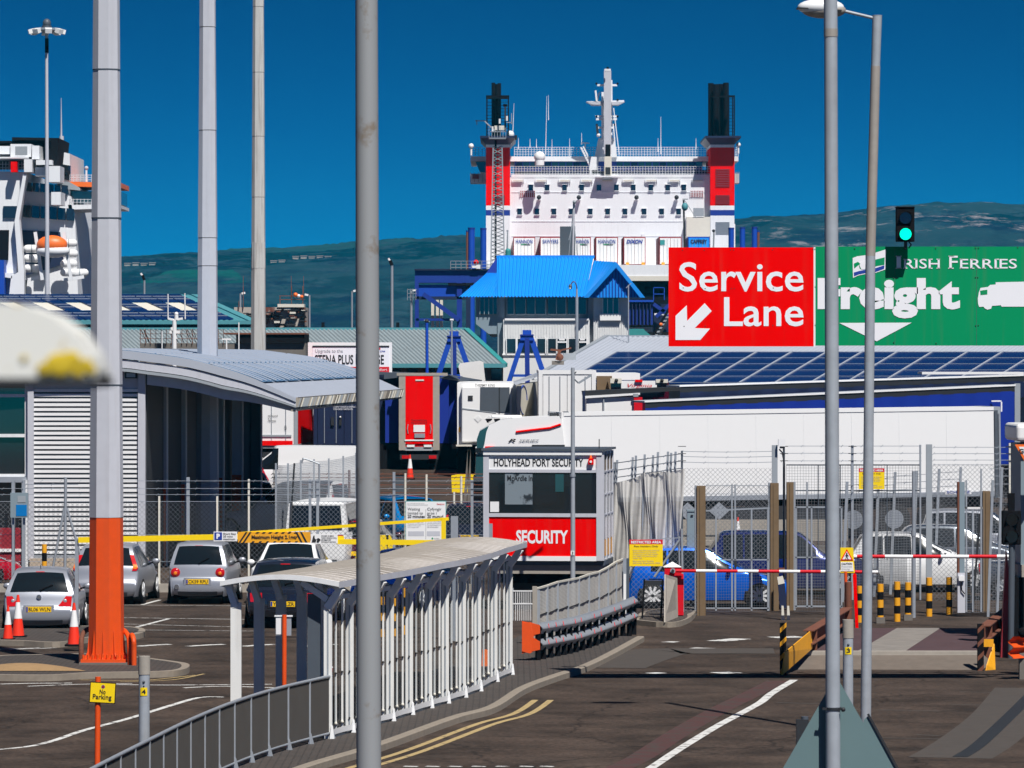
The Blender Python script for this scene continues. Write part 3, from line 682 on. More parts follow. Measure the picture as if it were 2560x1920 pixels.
mb = MB(); mb.pb(-60, 28, 352, 356, Y2 + 2, 8, 'black'); mb.prism([W(30, 343, Y2 + 2), W(146, 345, Y2 + 2), W(140, 350, Y2 + 2), W(30, 350, Y2 + 2)], (0, 10, 0), 'black'); mb.pb(30, 38, 345, 362, Y2 + 3, 4, 'black'); mb.prism([W(128, 345, Y2), W(147, 345, Y2), W(140, 420, Y2), (W(150, 430, Y2)), W(120, 430, Y2)], (0, 10, 0), 'black'); mb.pb(-40, 120, 366, 420, Y2 + 7, 4, 'dark'); mb.pb(28, 130, 355, 372, Y2 + 8, 4, 'navy'); mb.build('funnel', fe)
mb = MB()
for a, b, c, d in ((26, 78, 360, 392), (80, 98, 364, 398), (-20, 24, 365, 385), (60, 80, 398, 430), (120, 150, 415, 455), (88, 128, 418, 440), (-20, 70, 392, 396), (90, 130, 400, 412), (128, 152, 480, 512)): mb.pb(a, b, c, d, Y2 - 1.2 + (b % 5) * .2, 4, 'ship_white')
mb.pb(38, 68, 366, 388, Y2 - 1.3, .1, 'grey'); mb.pb(27, 42, 404, 430, Y2 - 1.5, 1, 'red'); mb.build('deck_house', fe)
P([(148, 378), (174, 384), (176, 440), (176, 492), (150, 486)], 'ship_white', Y2 + 6, 14, 'wheelhouse_tower')
P([(150, 410), (176, 414), (176, 452), (150, 446)], 'glass_dark', Y2 + 5.8, .3, 'window')
P([(168, 454), (300, 456), (300, 468), (168, 466)], 'orange_bright', Y2 + 5, 10, 'wing_roof')
P([(140, 453), (172, 454), (200, 470), (200, 476), (145, 470)], 'grey', Y2 + 4.8, 10, 'wing_soffit')
P([(176, 478), (300, 478), (300, 510), (176, 506)], 'glass_teal', Y2 + 6, 8, 'wing_glass')
P([(170, 512), (300, 512), (300, 520), (172, 524)], 'ship_white', Y2 + 4, 10, 'wing_deck')
mb = MB()
for q in range(174, 300, 9): mb.pb(q, q + 1, 436, 455, Y2 + 5, .1, 'ship_white'); mb.pb(q, q + 1, 497, 513, Y2 + 4, .1, 'ship_white')
for py in (437, 443, 449): mb.pb(174, 300, py, py + 1, Y2 + 5, .1, 'ship_white')
for py in (498, 505): mb.pb(174, 300, py, py + 1, Y2 + 4, .1, 'ship_white')
for q in range(-10, 72, 8): mb.pb(q, q + .9, 404, 432, Y2 + .2, .1, 'ship_white')
for py in (410, 418, 426): mb.pb(-20, 72, py, py + .9, Y2 + .2, .1, 'ship_white')
mb.ball(W(216, 420, Y2 + 6), .18, 'mast_grey'); mb.bar(W(216, 422, Y2 + 6), W(216, 455, Y2 + 6), .15, m='ship_white'); mb.build('railing', fe)
mb = MB(); mb.cyl(W(153, 380, Y2 + 8), W(153, 245, Y2 + 8), .12, .02, 6, 'mast_grey'); mb.cyl(W(153, 380, Y2 + 8), W(154, 340, Y2 + 8), .25, .2, 8, 'mast_grey'); mb.build('aerial', fe)
P([(48, 575), (150, 580), (160, 660), (60, 690), (52, 640)], 'navy', Y2 + 3.7, .4, 'lifeboat_recess')
for (px, py) in ((80, 622), (80, 646), (80, 671), (172, 608), (174, 634), (172, 659), (172, 681), (200, 682)):
    mb = MB(); c = W(px, py, Y2 + 1.5); mb.cyl(c + Vector((-.42, 0, 0)), c + Vector((.42, 0, 0)), .36, n=14, m='clean_white'); mb.ball(c + Vector((.42, 0, 0)), .35, 'clean_white'); mb.ball(c - Vector((.42, 0, 0)), .35, 'clean_white')
    mb.cyl(c + Vector((-.05, 0, 0)), c + Vector((.05, 0, 0)), .38, n=14, m='grey'); mb.build('life_raft', fe)
mb = MB()
c = W(130, 612, Y2 - .5); mb.ball(c, 1.35, 'orange_bright', 18, 10, (1.0, .6, .62)); lb_ = mb.build('lifeboat', fe)
mb = MB(); mb.ball(c + Vector((.1, 0, -.55)), 1.4, 'ship_white', 18, 8, (1.05, .62, .42)); mb.build('hull', lb_)
mb = MB()
for q in (88, 160): mb.bar(W(q, 580, Y2), W(q + 18, 700, Y2), .28, .3, 'ship_white')
for a, b in ((70, 105), (160, 210)): mb.bar(W(a, 700, Y2 + 1), W(b, 692, Y2 + 1), .2, .3, 'ship_white')
each(mb, 'davit', fe)
P([(-60, 650), (10, 650), (10, 780), (-60, 780)], 'bright_blue', Y2 - 2, 3, 'blue_band')
P([(10, 696), (68, 700), (60, 760), (10, 760)], 'dark', Y2 + .2, .3, 'recess')
# ================================================================== PORT STRUCTURES BEYOND
def corr_roof(mb, A, B, C, D, n, m, amp=.05):
    """corrugated sheet: eave A->B, ridge D->C, ribs running eave to ridge"""
    A, B, C, D = map(Vector, (A, B, C, D)); nrm = (B - A).cross(D - A).normalized()
    if nrm.z < 0: nrm = -nrm
    vs = []
    for i in range(4 * n + 1):
        t = i / (4 * n); h = (0, 0, 1, 1)[i % 4] * amp
        vs += [A.lerp(B, t) + nrm * h, D.lerp(C, t) + nrm * h]
    return mb.add(vs, [(2*i, 2*i+2, 2*i+3, 2*i+1) for i in range(4*n)], m)
# long building with grey-green roof
YL = 255.0
e = thing('terminal_building', 'long low building with grey green corrugated roof and turquoise trim behind the white notice board', 'building', (X(800, YL), YL, G(YL)))
mb = MB(); corr_roof(mb, W(250, 913, YL - .6), W(1262, 913, YL - .6), W(1165, 824, YL + 6), W(150, 824, YL + 6), 95, 'roof_grey', .07)
ro = mb.build('roof', e)
mb = MB(); mb.bar(W(150, 823, YL + 6), W(1165, 823, YL + 6), .25, .18, 'teal'); mb.bar(W(250, 914, YL - .65), W(1264, 914, YL - .65), .2, .22, 'teal'); mb.bar(W(1262, 913, YL - .5), W(1165, 824, YL + 6), .3, .2, 'turquoise')
mb.add([W(1262, 914, YL - .6), W(1165, 824, YL + 6), W(1200, 880, YL + 14)], [(0, 1, 2)], 'roof_grey')
mb.build('ridge_trim', e)
mb = MB(); mb.pb(270, 1252, 916, 1180, YL + .5, 8, 'concrete_dark'); wl_ = mb.build('wall', e)
for a in range(640, 1240, 42):
    if a > 1255: break
    mb = MB(); mb.pb(a, a + 26, 922, 952, YL + .4, .2, 'glass_dark'); o = mb.build('window', wl_)
e = thing('notice_board', 'white framed notice board with black condensed lettering and red lower strip behind the canopy', 'notice board', (X(875, 208), 208, G(208)))
mb = MB(); Y = 208; mb.pb(770, 980, 856, 934, Y, .35, 'clean_white'); mb.build('frame', e)
mb = MB(); mb.pb(781, 973, 866, 934, Y - .02, .03, 'text_white'); mb.pb(781, 973, 864, 868, Y - .04, .05, 'dark'); mb.pb(848, 973, 917, 934, Y - .03, .03, 'text_red'); p_ = mb.build('panel', e)
ptext('Upgrade to the', 788, 857, 873, 884, Y - .03, p_, 'text_grey', .0); ptext('STENA PLUS LOUNGE', 787, 960, 887, 911, Y - .03, p_, 'text_black', .02); ptext('Stena Line', 930, 963, 875, 880, Y - .03, p_, 'text_blue', .02); ptext('Relax in comfort', 890, 968, 921, 927, Y - .036, p_, 'text_white', .0)
mb = MB(); mb.pb(944, 951, 869, 874, Y - .03, .02, 'text_red'); mb.build('logo', p_)
mb = MB()
for px in (785, 965): mb.pb(px - 3, px + 3, 930, 1180, Y + .05, .2, 'galv')
each(mb, 'post', e)
for k, (px, py) in enumerate(((807, 812), (994, 812))):
    mb = MB(); mb.pb(px - 3.5, px + 4, py - 6, py + 9, YL + 6, .3, 'black'); mb.pb(px - 1, px + 1, py + 6, 824, YL + 6.1, .2, 'black')
    solo(mb, 'loudspeaker', ('small black floodlight on the grey green roof left of the blurred pole', 'small black floodlight on the grey green roof right of the blurred pole')[k], 'floodlight', W(px, 824, YL + 6))
# rusty scrap / rig structure
YR = 330.0
e = thing('scrap_stack', 'rusty brown and white heap of framework with orange rails behind the grey roof', 'scrap heap', (X(690, YR), YR, 0))
mb = MB(); mb.pb(585, 762, 768, 870, YR, 6, 'rusty_white'); mb.build('deck', e)
mb = MB()
for k in range(70):
    a = random.uniform(586, 758); c = random.uniform(770, 818); mb.pb(a, a + random.uniform(4, 26), c, c + random.uniform(1.5, 6), YR - .4 - random.random() * .2, .4, random.choice(['rust', 'black', 'cream', 'dark', 'rusty_white', 'dark']))
mb.build('debris', e)
mb = MB()
for a in (597, 608, 660, 700, 729, 757): mb.pb(a - .7, a + .7, random.choice((715, 740, 752)), 772, YR - .2, .15, 'rust')
mb.pb(698, 762, 739, 740.5, YR - .2, .15, 'rust'); mb.pb(698, 762, 748, 749.5, YR - .2, .15, 'rust')
for a in (608, 728, 759): mb.pb(a - .4, a + .4, 690, 745, YR, .1, 'rust')
mb.pb(694, 760, 760, 768, YR - .5, 2, 'cream'); mb.ball(W(739, 737, YR - .5), .16, 'orange_bright', 8, 6); mb.ball(W(747, 740, YR - .5), .13, 'clean_white', 8, 6); mb.ball(W(754, 742, YR - .5), .13, 'orange_bright', 8, 6)
mb.build('rail', e)
# dark quay shed + concrete wall + scaffold in front, left
YQ = 235.0
e = thing('quay_shed', 'low dark shed on a stained concrete wall with reddish scaffold rails between the tall masts', 'shed', (X(560, YQ), YQ, G(YQ)))
mb = MB(); mb.pb(350, 764, 858, 1100, YQ, 4, 'concrete_dark'); mb.build('wall', e)
mb = MB(); mb.pb(590, 762, 834, 858, YQ - .2, 5, 'black'); mb.pb(560, 762, 832, 836, YQ - .3, 5, 'rust'); mb.build('roof', e)
mb = MB()
for a in range(350, 560, 13): mb.pb(a, a + 1.2, 822, 860, YQ - .1, .08, 'rust')
for c in (824, 834, 846): mb.pb(348, 560, c, c + 1.2, YQ - .12, .08, 'rust')
for k in range(12): a = random.uniform(350, 540); mb.bar(W(a, 824, YQ), W(a + 14, 857, YQ), .03, m='rust')
mb.build('scaffold', e)
# teal roofed building with solar panels, left
YT = 290.0
e = thing('solar_roof_building', 'building with pale turquoise roof covered in dark solar panels, left behind the first mast', 'building', (X(250, YT), YT, G(YT)))
mb = MB(); A, B, C, D = W(-200, 803, YT), W(632, 803, YT), W(488, 738, YT + 9), W(-340, 738, YT + 9)
corr_roof(mb, A, B, C, D, 60, 'teal', .04)
mb.add([B, C, C + Vector((2, 9, -1.6)), B + Vector((0, 18, 0))], [(0, 1, 2, 3)], 'teal'); mb.build('roof', e)
mb = MB(); mb.bar(W(-200, 806, YT - .1), W(632, 806, YT - .1), .22, .22, 'teal'); mb.bar(B, C, .55, .12, 'teal'); mb.pb(-200, 625, 811, 820, YT + .3, 4, 'dark'); mb.pb(-200, 640, 821, 828, YT - .4, 5, 'teal'); mb.build('gutter', e)
mb = MB(); mb.pb(-200, 610, 826, 1150, YT + .2, 18, 'building_blue'); mb.build('wall', e)
def onroof(A, B, C, D, s, t, h=.12):
    n = (B - A).cross(D - A).normalized(); n = n if n.z > 0 else -n
    return A.lerp(B, s).lerp(D.lerp(C, s), t) + n * h
nc = 15
for r_, (t0, t1) in enumerate(((.03, .34), (.37, .66), (.69, .97))):
    for c_ in range(nc):
        if r_ == 1 and c_ % 2: continue
        s0 = .2 + c_ * .05; s1 = s0 + .047
        if r_ == 1: s0 -= .0; s1 += .0
        mb = MB(); q = [onroof(A, B, C, D, s, t) for s, t in ((s0, t0), (s1, t0), (s1, t1), (s0, t1))]
        mb.prism(q, (0, 0, -.08), 'solar')
        for f in (.33, .66): mb.bar(onroof(A, B, C, D, s0, t0 + (t1-t0) * f, .14), onroof(A, B, C, D, s1, t0 + (t1-t0) * f, .14), .03, m='grey')
        mb.build('solar_panel', e)
mb = MB()
for c_ in range(nc):
    if c_ % 2: s0 = .2 + c_ * .05; mb.prism([onroof(A, B, C, D, s, t, .07) for s, t in ((s0, .37), (s0 + .047, .37), (s0 + .047, .66), (s0, .66))], (0, 0, -.03), 'cream')
mb.build('roof_light', e)

# blue portal gantry (linkspan)
YB = 440.0
e = thing('linkspan_gantry', 'dark blue steel portal gantry with flaking white patches left of the blue roofed building', 'gantry', (X(1140, YB), YB, 0))
mb = MB(); mb.pb(1037, 1270, 675, 707, YB, 3, 'gantry_blue'); mb.pb(1036, 1272, 672, 676, YB - .3, 3.6, 'navy'); mb.build('top_beam', e)
mb = MB(); mb.pb(1037, 1165, 712, 742, YB + .3, 2.5, 'bright_blue'); mb.pb(1037, 1165, 741, 748, YB, 3, 'navy'); mb.pb(1120, 1185, 708, 714, YB - .2, .3, 'black'); mb.build('lower_beam', e)
mb = MB()
for a, b in ((1037, 1047), (1142, 1155), (1165, 1176)): mb.pb(a, b, 707, 830, YB, 1, 'blue' if a != 1165 else 'navy')
mb.bar(W(1058, 735, YB - .2), W(1148, 800, YB - .2), .45, .4, 'blue'); mb.pb(1040, 1150, 796, 802, YB, .5, 'blue'); each(mb, 'leg', e)
mb = MB()
for q in range(1126, 1232, 13): mb.pb(q, q + 1.2, 652, 674, YB - .4, .1, 'galv')
for py in (652, 660, 668): mb.pb(1126, 1232, py, py + 1.2, YB - .4, .1, 'galv')
for q in range(1018, 1042, 7): mb.pb(q, q + 1.2, 722, 750, YB - .4, .1, 'galv')
for py in (723, 733, 742): mb.pb(1018, 1042, py, py + 1.2, YB - .4, .1, 'galv')
mb.pb(1180, 1200, 664, 670, YB - .5, .2, 'clean_white'); mb.ball(W(1190, 656, YB), .25, 'red', 10, 8); mb.pb(1026, 1031, 750, 830, YB, .2, 'galv'); mb.build('walkway', e)
mb = MB()
for a in (1078, 1090, 1100): mb.pb(a, a + 7, 750, 830, YB + 6, 1, 'cream')
each(mb, 'pier', e)
for lb, cols in (('left of the ferry', ((1170, 1187, 569), (1201, 1216, 570), (1165, 1171, 576))), ('right of the ferry', ((1821, 1835, 569), (1849, 1863, 568), (1879, 1893, 567), (1892, 1899, 576)))):
    for k, (a, b, c) in enumerate(cols):
        mb = MB(); Y = 500; mb.cyl(W((a+b)/2, 900, Y), W((a+b)/2, c, Y), (b - a) / 2 / FPX * Y, n=16, m='bright_blue' if b - a > 8 else 'rust'); mb.cyl(W((a+b)/2, c + 4, Y), W((a+b)/2, c, Y), (b - a) / 2 / FPX * Y * 1.08, n=16, m='blue')
        solo(mb, 'mooring_pile', ('tall blue steel pile %s, %s' % (lb, ('nearest the funnel' if (k == 1 and 'left' in lb) or (k == 0 and 'right' in lb) else 'standing apart from the funnel' if b - a > 8 and k < 2 else 'outermost of its row' if b - a > 8 else 'thin rusty one beside a thick one'))), 'pile', W((a+b)/2, 900, Y), 'blue piles beside the ferry')
# blue linkspan structure right of the building
YK = 400.0
e = thing('linkspan_ramp', 'dark blue ribbed steel ramp and ladder between blue roofed building and red sign', 'ramp', (X(1630, YK), YK, 0))
mb = MB(); mb.pb(1560, 1632, 753, 812, YK, 3, 'blue')
for q in range(1562, 1632, 9): mb.pb(q, q + 2.5, 755, 811, YK - .3, .3, 'navy')
mb.pb(1560, 1634, 750, 755, YK - .4, 3, 'bright_blue'); mb.pb(1634, 1700, 760, 830, YK + 1, 3, 'navy'); mb.build('side_panel', e)
mb = MB()
for a, b, c, d in ((1633, 1635, 718, 750), (1660, 1662, 718, 750), (1633, 1662, 718, 720), (1633, 1662, 734, 736)): mb.pb(a, b, c, d, YK, .3, 'bright_blue')
mb.bar(W(1634, 760, YK), W(1676, 790, YK), .3, m='blue'); mb.bar(W(1676, 760, YK), W(1640, 792, YK), .3, m='blue'); mb.pb(1636, 1672, 783, 788, YK - .1, .2, 'clean_white'); mb.build('frame', e)
mb = MB()
for t in range(9): mb.bar(W(1636 + t * 5, 838 - t * 9, YK - 8), W(1648 + t * 5, 838 - t * 9, YK - 8), .15, m='grey')
mb.bar(W(1632, 840, YK - 8), W(1680, 760, YK - 8), .2, m='black'); mb.bar(W(1646, 840, YK - 8), W(1690, 770, YK - 8), .2, m='dark'); mb.ball(W(1652, 811, YK - 8), .18, 'orange_bright', 8, 6); mb.build('ladder', e)
mb = MB(); mb.prism([W(1573, 822, 300), W(1608, 822, 300), W(1626, 838, 300), W(1626, 848, 300), W(1573, 848, 300)], (0, 6, 0), 'turquoise'); solo(mb, 'shed_roof', 'small turquoise roof peeping out right of the blue roofed building', 'roof', W(1600, 848, 300))

# lattice mast in front of the left funnel
YM = 400.0
e = thing('lattice_mast', 'slender grey lattice mast with a crowded equipment platform in front of the left funnel', 'mast', (X(1242, YM), YM, 0))
mb = MB(); w0 = 17
for i in range(44):
    a, b = 365 + i * 9.2, 365 + (i + 1) * 9.2; ww = lambda py: 11 + (py - 365) * .02 if py > 365 else 11
    for s in (-1, 1):
        mb.bar(W(1244 + s * ww(a), a, YM), W(1244 + s * ww(b), b, YM), .10, m='galv'); mb.bar(W(1244 + s * ww(a) * (.9), a, YM), W(1244 - s * ww(b) * .9, b, YM), .06, m='grey' if i % 2 else 'steel_dark')
mb.build('lattice', e)
mb = MB(); mb.pb(1236.5, 1241.5, 350, 760, YM + .3, .2, 'black'); mb.build('cable_tray', e)
mb = MB(); mb.pb(1222, 1264, 344, 347, YM - .5, 1.6, 'galv'); mb.pb(1236, 1262, 314, 325, YM, .8, 'cream'); mb.pb(1226, 1262, 328, 330, YM - .5, .2, 'galv')
for q in range(1222, 1266, 7): mb.pb(q, q + 1.2, 318, 346, YM - .5, .1, 'galv')
mb.pb(1188, 1215, 301, 303, YM, .15, 'dark'); mb.pb(1191, 1193, 300, 312, YM, .12, 'dark'); mb.bar(W(1212, 303, YM), W(1240, 330, YM), .1, m='grey')
mb.pb(1261, 1265, 262, 330, YM, .15, 'dark'); mb.pb(1258, 1268, 260, 266, YM, .3, 'black'); mb.pb(1278, 1280, 283, 310, YM, .1, 'galv'); mb.pb(1266, 1281, 305, 307, YM, .1, 'galv')
for px, py in ((1249, 303), (1267, 296), (1231, 322), (1290, 344)): mb.cyl(W(px, py + 6, YM - .3), W(px, py - 6, YM - .3), .09, n=8, m='clean_white' if px < 1280 else 'dark')
mb.build('platform', e)

# ------------------------------------------------------------------ control building with blue roof
YC = 262.0
e = thing('control_building', 'white control building with bright blue ribbed roof and a row of dark upper windows', 'building', (X(1400, YC), YC, G(YC)))
mb = MB()
y0 = YC; yr = YC + 4.2
corr_roof(mb, W(1240, 743, y0), W(1462, 743, y0), W(1484, 643, yr), W(1243, 643, yr), 26, 'roof_blue', .06)
corr_roof(mb, W(1147, 743, y0 + .3), W(1241, 743, y0 + .3), W(1256, 684, y0 + 2.6), W(1216, 684, y0 + 2.6), 12, 'roof_blue', .06)
mb.prism([W(1243, 643, yr), W(1262, 685, y0 + 2.5), W(1258, 690, y0 + 2.4), W(1213, 686, y0 + 2.8)], (.0, .2, -.02), 'blue')
corr_roof(mb, W(1462, 743, y0), W(1470, 742, y0 - .6), W(1541, 656, y0 - .5), W(1484, 652, yr), 8, 'roof_blue', .05)
mb.prism([W(1541, 655, y0 - .8), W(1613, 744, y0 - .8), W(1600, 744, y0 - .8), W(1541, 668, y0 - .8), W(1472, 744, y0 - .8), W(1458, 744, y0 - .8)], (0, .25, 0), 'roof_blue')
mb.prism([W(1541, 662, y0 - .4), W(1606, 744, y0 - .4), W(1466, 744, y0 - .4)], (0, 6, 0), 'roof_blue')
for k in range(17):
    px = 1476 + k * 7.8; top = 664 + abs(px - 1541) * 1.18
    if top < 740: mb.pb(px, px + 2, top + 8, 743, y0 - .46, .06, 'bright_blue')
mb.bar(W(1241, 642, yr), W(1486, 642, yr), .25, .16, 'roof_blue')
mb.build('roof', e)
mb = MB(); mb.pb(1262, 1488, 743, 798, y0 + 1.0, 7, 'building_blue'); mb.prism([W(1190, 743, y0 + 1), W(1264, 743, y0 + 1), W(1264, 835, y0 + 1), W(1222, 835, y0 + 1), W(1190, 810, y0 + 1)], (0, 6, 0), 'building_blue')
mb.build('upper_wall', e)
mb = MB(); mb.pb(1258, 1474, 799, 1100, y0 + .35, 8, 'building_white'); mb.pb(1470, 1500, 743, 1100, y0 + .9, 7, 'grey'); mb.pb(1484, 1572, 743, 1100, y0 + .45, 7, 'building_white'); mb.pb(1244, 1262, 743, 1100, y0 + .9, 7, 'building_blue')
for q in range(1262, 1470, 7): mb.pb(q, q + 1, 806, 842, y0 + .31, .06, 'building_white')
for q in range(1488, 1570, 6): mb.pb(q, q + 1, 790, 1000, y0 + .41, .06, 'building_white')
mb.build('wall', e)
mb = MB(); mb.pb(1262, 1472, 796, 801, y0 + .2, .4, 'clean_white'); mb.pb(1500, 1552, 784, 801, y0 + .2, .3, 'clean_white'); mb.pb(1256, 1474, 884, 888, y0 + .25, .3, 'clean_white'); mb.build('sill', e)
for a, b in ((1269, 1284), (1289, 1313), (1317, 1337), (1340, 1363), (1370, 1390), (1392, 1414), (1420, 1440), (1444, 1465)):
    mb = MB(); mb.pb(a, b, 746, 785, y0 + .9, .15, 'glass_dark'); o = mb.build('window', e)
    f = MB(); f.pb(b, b + 2, 746, 786, y0 + .82, .1, 'building_blue'); f.pb(a, b, 785, 787, y0 + .82, .12, 'grey'); f.build('frame', o)
mb = MB(); mb.pb(1199, 1243, 746, 785, y0 + .88, .15, 'glass_dark'); o = mb.build('window', e)
f = MB()
for q in (1199, 1210, 1221, 1232, 1242): f.pb(q, q + 1.5, 746, 786, y0 + .8, .1, 'grey')
f.build('frame', o)
for a, b in ((1267, 1289), (1343, 1363), (1370, 1390), (1394, 1416), (1422, 1444), (1446, 1466), (1318, 1335), (1294, 1312)):
    mb = MB(); mb.pb(a, b, 847, 882, y0 + .28, .1, 'glass_dark'); o = mb.build('window', e)
    f = MB(); f.pb(b, b + 3, 845, 884, y0 + .2, .14, 'clean_white'); f.pb(a - 2, a, 845, 884, y0 + .2, .14, 'clean_white')
    if a in (1394, 1446): f.pb(a, b, 853, 857, y0 + .2, .14, 'clean_white'); f.pb(a + 4, b - 4, 847, 851, y0 + .2, .14, 'clean_white')
    f.build('frame', o)
mb = MB(); mb.pb(1508, 1546, 746, 784, y0 + .36, .15, 'glass_dark'); o = mb.build('window', e)
f = MB()
for q in (1506, 1518, 1532, 1546): f.pb(q, q + 1.8, 746, 785, y0 + .28, .1, 'clean_white')
f.build('frame', o)
mb = MB(); mb.cyl(W(1270, 640, YC + 6), W(1270, 628, YC + 6), .16, n=14, m='turquoise'); mb.ball(W(1270, 628, YC + 6), .16, 'turquoise'); mb.cyl(W(1268, 628, YC + 6), W(1269, 577, YC + 6), .05, .03, 6, 'grey'); mb.pb(1266, 1271, 575, 579, YC + 6, .1, 'grey')
solo(mb, 'vent_cowl', 'turquoise domed roof cowl at the left end of the bright blue roof', 'vent', W(1270, 640, YC + 6))
# pole with aerial beside building
mb = MB(); mb.cyl(W(1432, 640, 300), W(1435, 505, 300), .07, n=6, m='mast_grey'); mb.bar(W(1422, 600, 300), W(1432, 560, 300), .05, m='galv'); mb.bar(W(1422, 640, 300), W(1433, 520, 300), .04, m='galv'); mb.bar(W(1443, 640, 300), W(1433, 530, 300), .04, m='galv'); mb.ball(W(1436, 505, 299.8), .12, 'grey', 8, 6)
solo(mb, 'lamp_mast', 'thin guyed lamp mast standing behind the blue roof against the white ferry', 'mast', W(1432, 640, 300))
mb = MB(); mb.cyl(W(1712, 640, 420), W(1709, 500, 420), .08, n=6, m='dark'); mb.ball(W(1712, 517, 419.7), .28, 'teal', 10, 8, (1, 1, 1.3)); mb.bar(W(1706, 498, 420), W(1720, 498, 420), .1, m='grey'); mb.bar(W(1711, 500, 420), W(1740, 545, 420), .06, m='grey')
solo(mb, 'signal_mast', 'dark mast with a round teal lamp beside the stained cream panel of the ferry', 'mast', W(1712, 640, 420))
mb = MB(); mb.cyl(W(1783, 640, 420), W(1785, 580, 420), .07, n=6, m='grey'); mb.ball(W(1784, 577, 420), .14, 'dark', 8, 6); solo(mb, 'lamp_mast', 'short dark lamp pole between the cream panel and the right funnel', 'mast', W(1783, 640, 420))

# street lamps in the distance
def lamp(px, py0, py1, Y, r, label, dx=-8, style=0):
    e = thing('street_lamp', label, 'street lamp', (X(px, Y), Y, G(Y)), 'distant street lamps')
    mb = MB(); mb.cyl((X(px, Y), Y, G(Y)), W(px, py0, Y), r * 1.3, r, 8, 'galv'); mb.build('pole', e)
    mb = MB()
    if style == 0: mb.bar(W(px, py0 + 1, Y), W(px + dx, py0 - 3, Y), r * 1.4, m='steel_dark'); mb.bar(W(px + dx * .4, py0, Y), W(px + dx * 1.5, py0 - 2, Y), .22, .14, 'clean_white')
    else: mb.bar(W(px, py0, Y), W(px - 5, py0 - 12, Y), r * 2.5, m='black'); mb.bar(W(px - 4, py0 - 10, Y), W(px - 9, py0 - 17, Y), .12, m='clean_white')
    mb.build('lamp_head', e)
lamp(980, 663, 822, 320, .09, 'tall thin street lamp with dark tilted head right of the blurred pole', style=1)
lamp(361, 700, 740, 340, .07, 'small street lamp with dark tilted head above the solar roof between two masts', style=1)
lamp(774, 738, 822, 350, .06, 'small street lamp just right of the rusty heap')
lamp(880, 728, 822, 350, .06, 'small street lamp touching the left side of the blurred pole', dx=8)
lamp(601, 734, 780, 340, .07, 'rusty lamp post left of the rusty heap', dx=8)
lamp(1028, 727, 822, 440, .09, 'lamp post beside the blue gantry', dx=8)
mb = MB(); Y = 225; mb.cyl((X(436, Y), Y, G(Y)), W(436, 800, Y), .14, .10, 8, 'clean_white'); mb.bar(W(436, 800, Y), W(420, 796, Y), .1, m='clean_white'); mb.bar(W(436, 800, Y), W(457, 796, Y), .1, m='clean_white')
mb.cyl(W(420, 798, Y), W(420, 735, Y), .03, n=6, m='clean_white'); mb.cyl(W(463, 798, Y), W(462, 733, Y), .03, n=6, m='clean_white'); mb.ball(W(441, 785, Y), .1, 'clean_white', 8, 6); mb.cyl(W(441, 800, Y), W(441, 783, Y), .09, n=8, m='clean_white'); mb.bar(W(424, 830, Y), W(450, 830, Y), .14, m='clean_white'); mb.bar(W(440, 848, Y), W(430, 818, Y), .14, m='clean_white')
solo(mb, 'radar_mast', 'small white radar mast with two whip aerials between the first two tall masts', 'mast', (X(436, Y), Y, G(Y)))
for px, t, lb in ((597, 806, 'thin white whip aerial left of the third tall mast'), (405, 828, 'thin white pole left of the small radar mast')):
    mb = MB(); mb.cyl(W(px, 880, 222), W(px, t, 222), .03, n=6, m='clean_white'); solo(mb, 'whip_aerial', lb, 'aerial', W(px, 880, 222))
mb = MB(); mb.pb(555, 578, 846, 850, 222, .3, 'clean_white'); mb.pb(565, 568, 850, 880, 222, .1, 'clean_white'); solo(mb, 'radar_scanner', 'small white radar scanner on a stalk between the second and third masts', 'radar', W(566, 880, 222))
# near lamp with hooked neck
Y = 215
e = thing('street_lamp', 'grey hooked neck street lamp in front of the blue roof', 'street lamp', (X(1442, Y), Y, G(Y)), 'distant street lamps')
mb = MB(); mb.cyl((X(1442, Y), Y, G(Y)), W(1442, 740, Y), .085, .07, 10, 'galv'); mb.cyl(W(1442, 745, Y), W(1442, 722, Y), .05, .04, 8, 'galv')
mb.tube([W(1442 - 8 + 8 * math.cos(a), 722 - 18 * math.sin(a), Y) for a in [math.pi * k / 8 for k in range(9)]], .03, 6, 'steel_dark'); mb.build('pole', e)
mb = MB(); mb.ball(W(1426, 717, Y), .085, 'steel_dark', 12, 8, (1, 1, 1.5)); mb.ball(W(1425, 721, Y - .06), .04, 'clean_white', 8, 6); mb.build('lamp_head', e)
Y = 214; mb = MB(); mb.cyl((X(1572, Y), Y, G(Y)), W(1571, 712, Y), .03, n=6, m='galv'); mb.bar(W(1565, 720, Y), W(1578, 708, Y), .03, m='galv'); solo(mb, 'aerial_pole', 'thin grey pole with small aerial at the right corner of the blue roofed building', 'pole', (X(1572, Y), Y, G(Y)))
Y = 213
mb = MB(); mb.cyl((X(1131, Y), Y, G(Y)), W(1129, 800, Y), .045, n=8, m='galv'); mb.pb(1125, 1134, 797, 801, Y, .1, 'clean_white'); solo(mb, 'flood_pole', 'thin grey pole with small white lamp in front of the left blue trestle', 'pole', (X(1131, Y), Y, G(Y)))
mb = MB(); mb.cyl((X(1069, Y), Y, G(Y)), W(1067, 806, Y), .07, n=8, m='bright_blue'); mb.ball(W(1067, 803, Y), .10, 'dark', 8, 6); mb.bar(W(1060, 800, Y), W(1074, 804, Y), .04, m='grey'); solo(mb, 'blue_pole', 'bright blue pole with dark lamp head left of the blue trestles', 'pole', (X(1069, Y), Y, G(Y)))
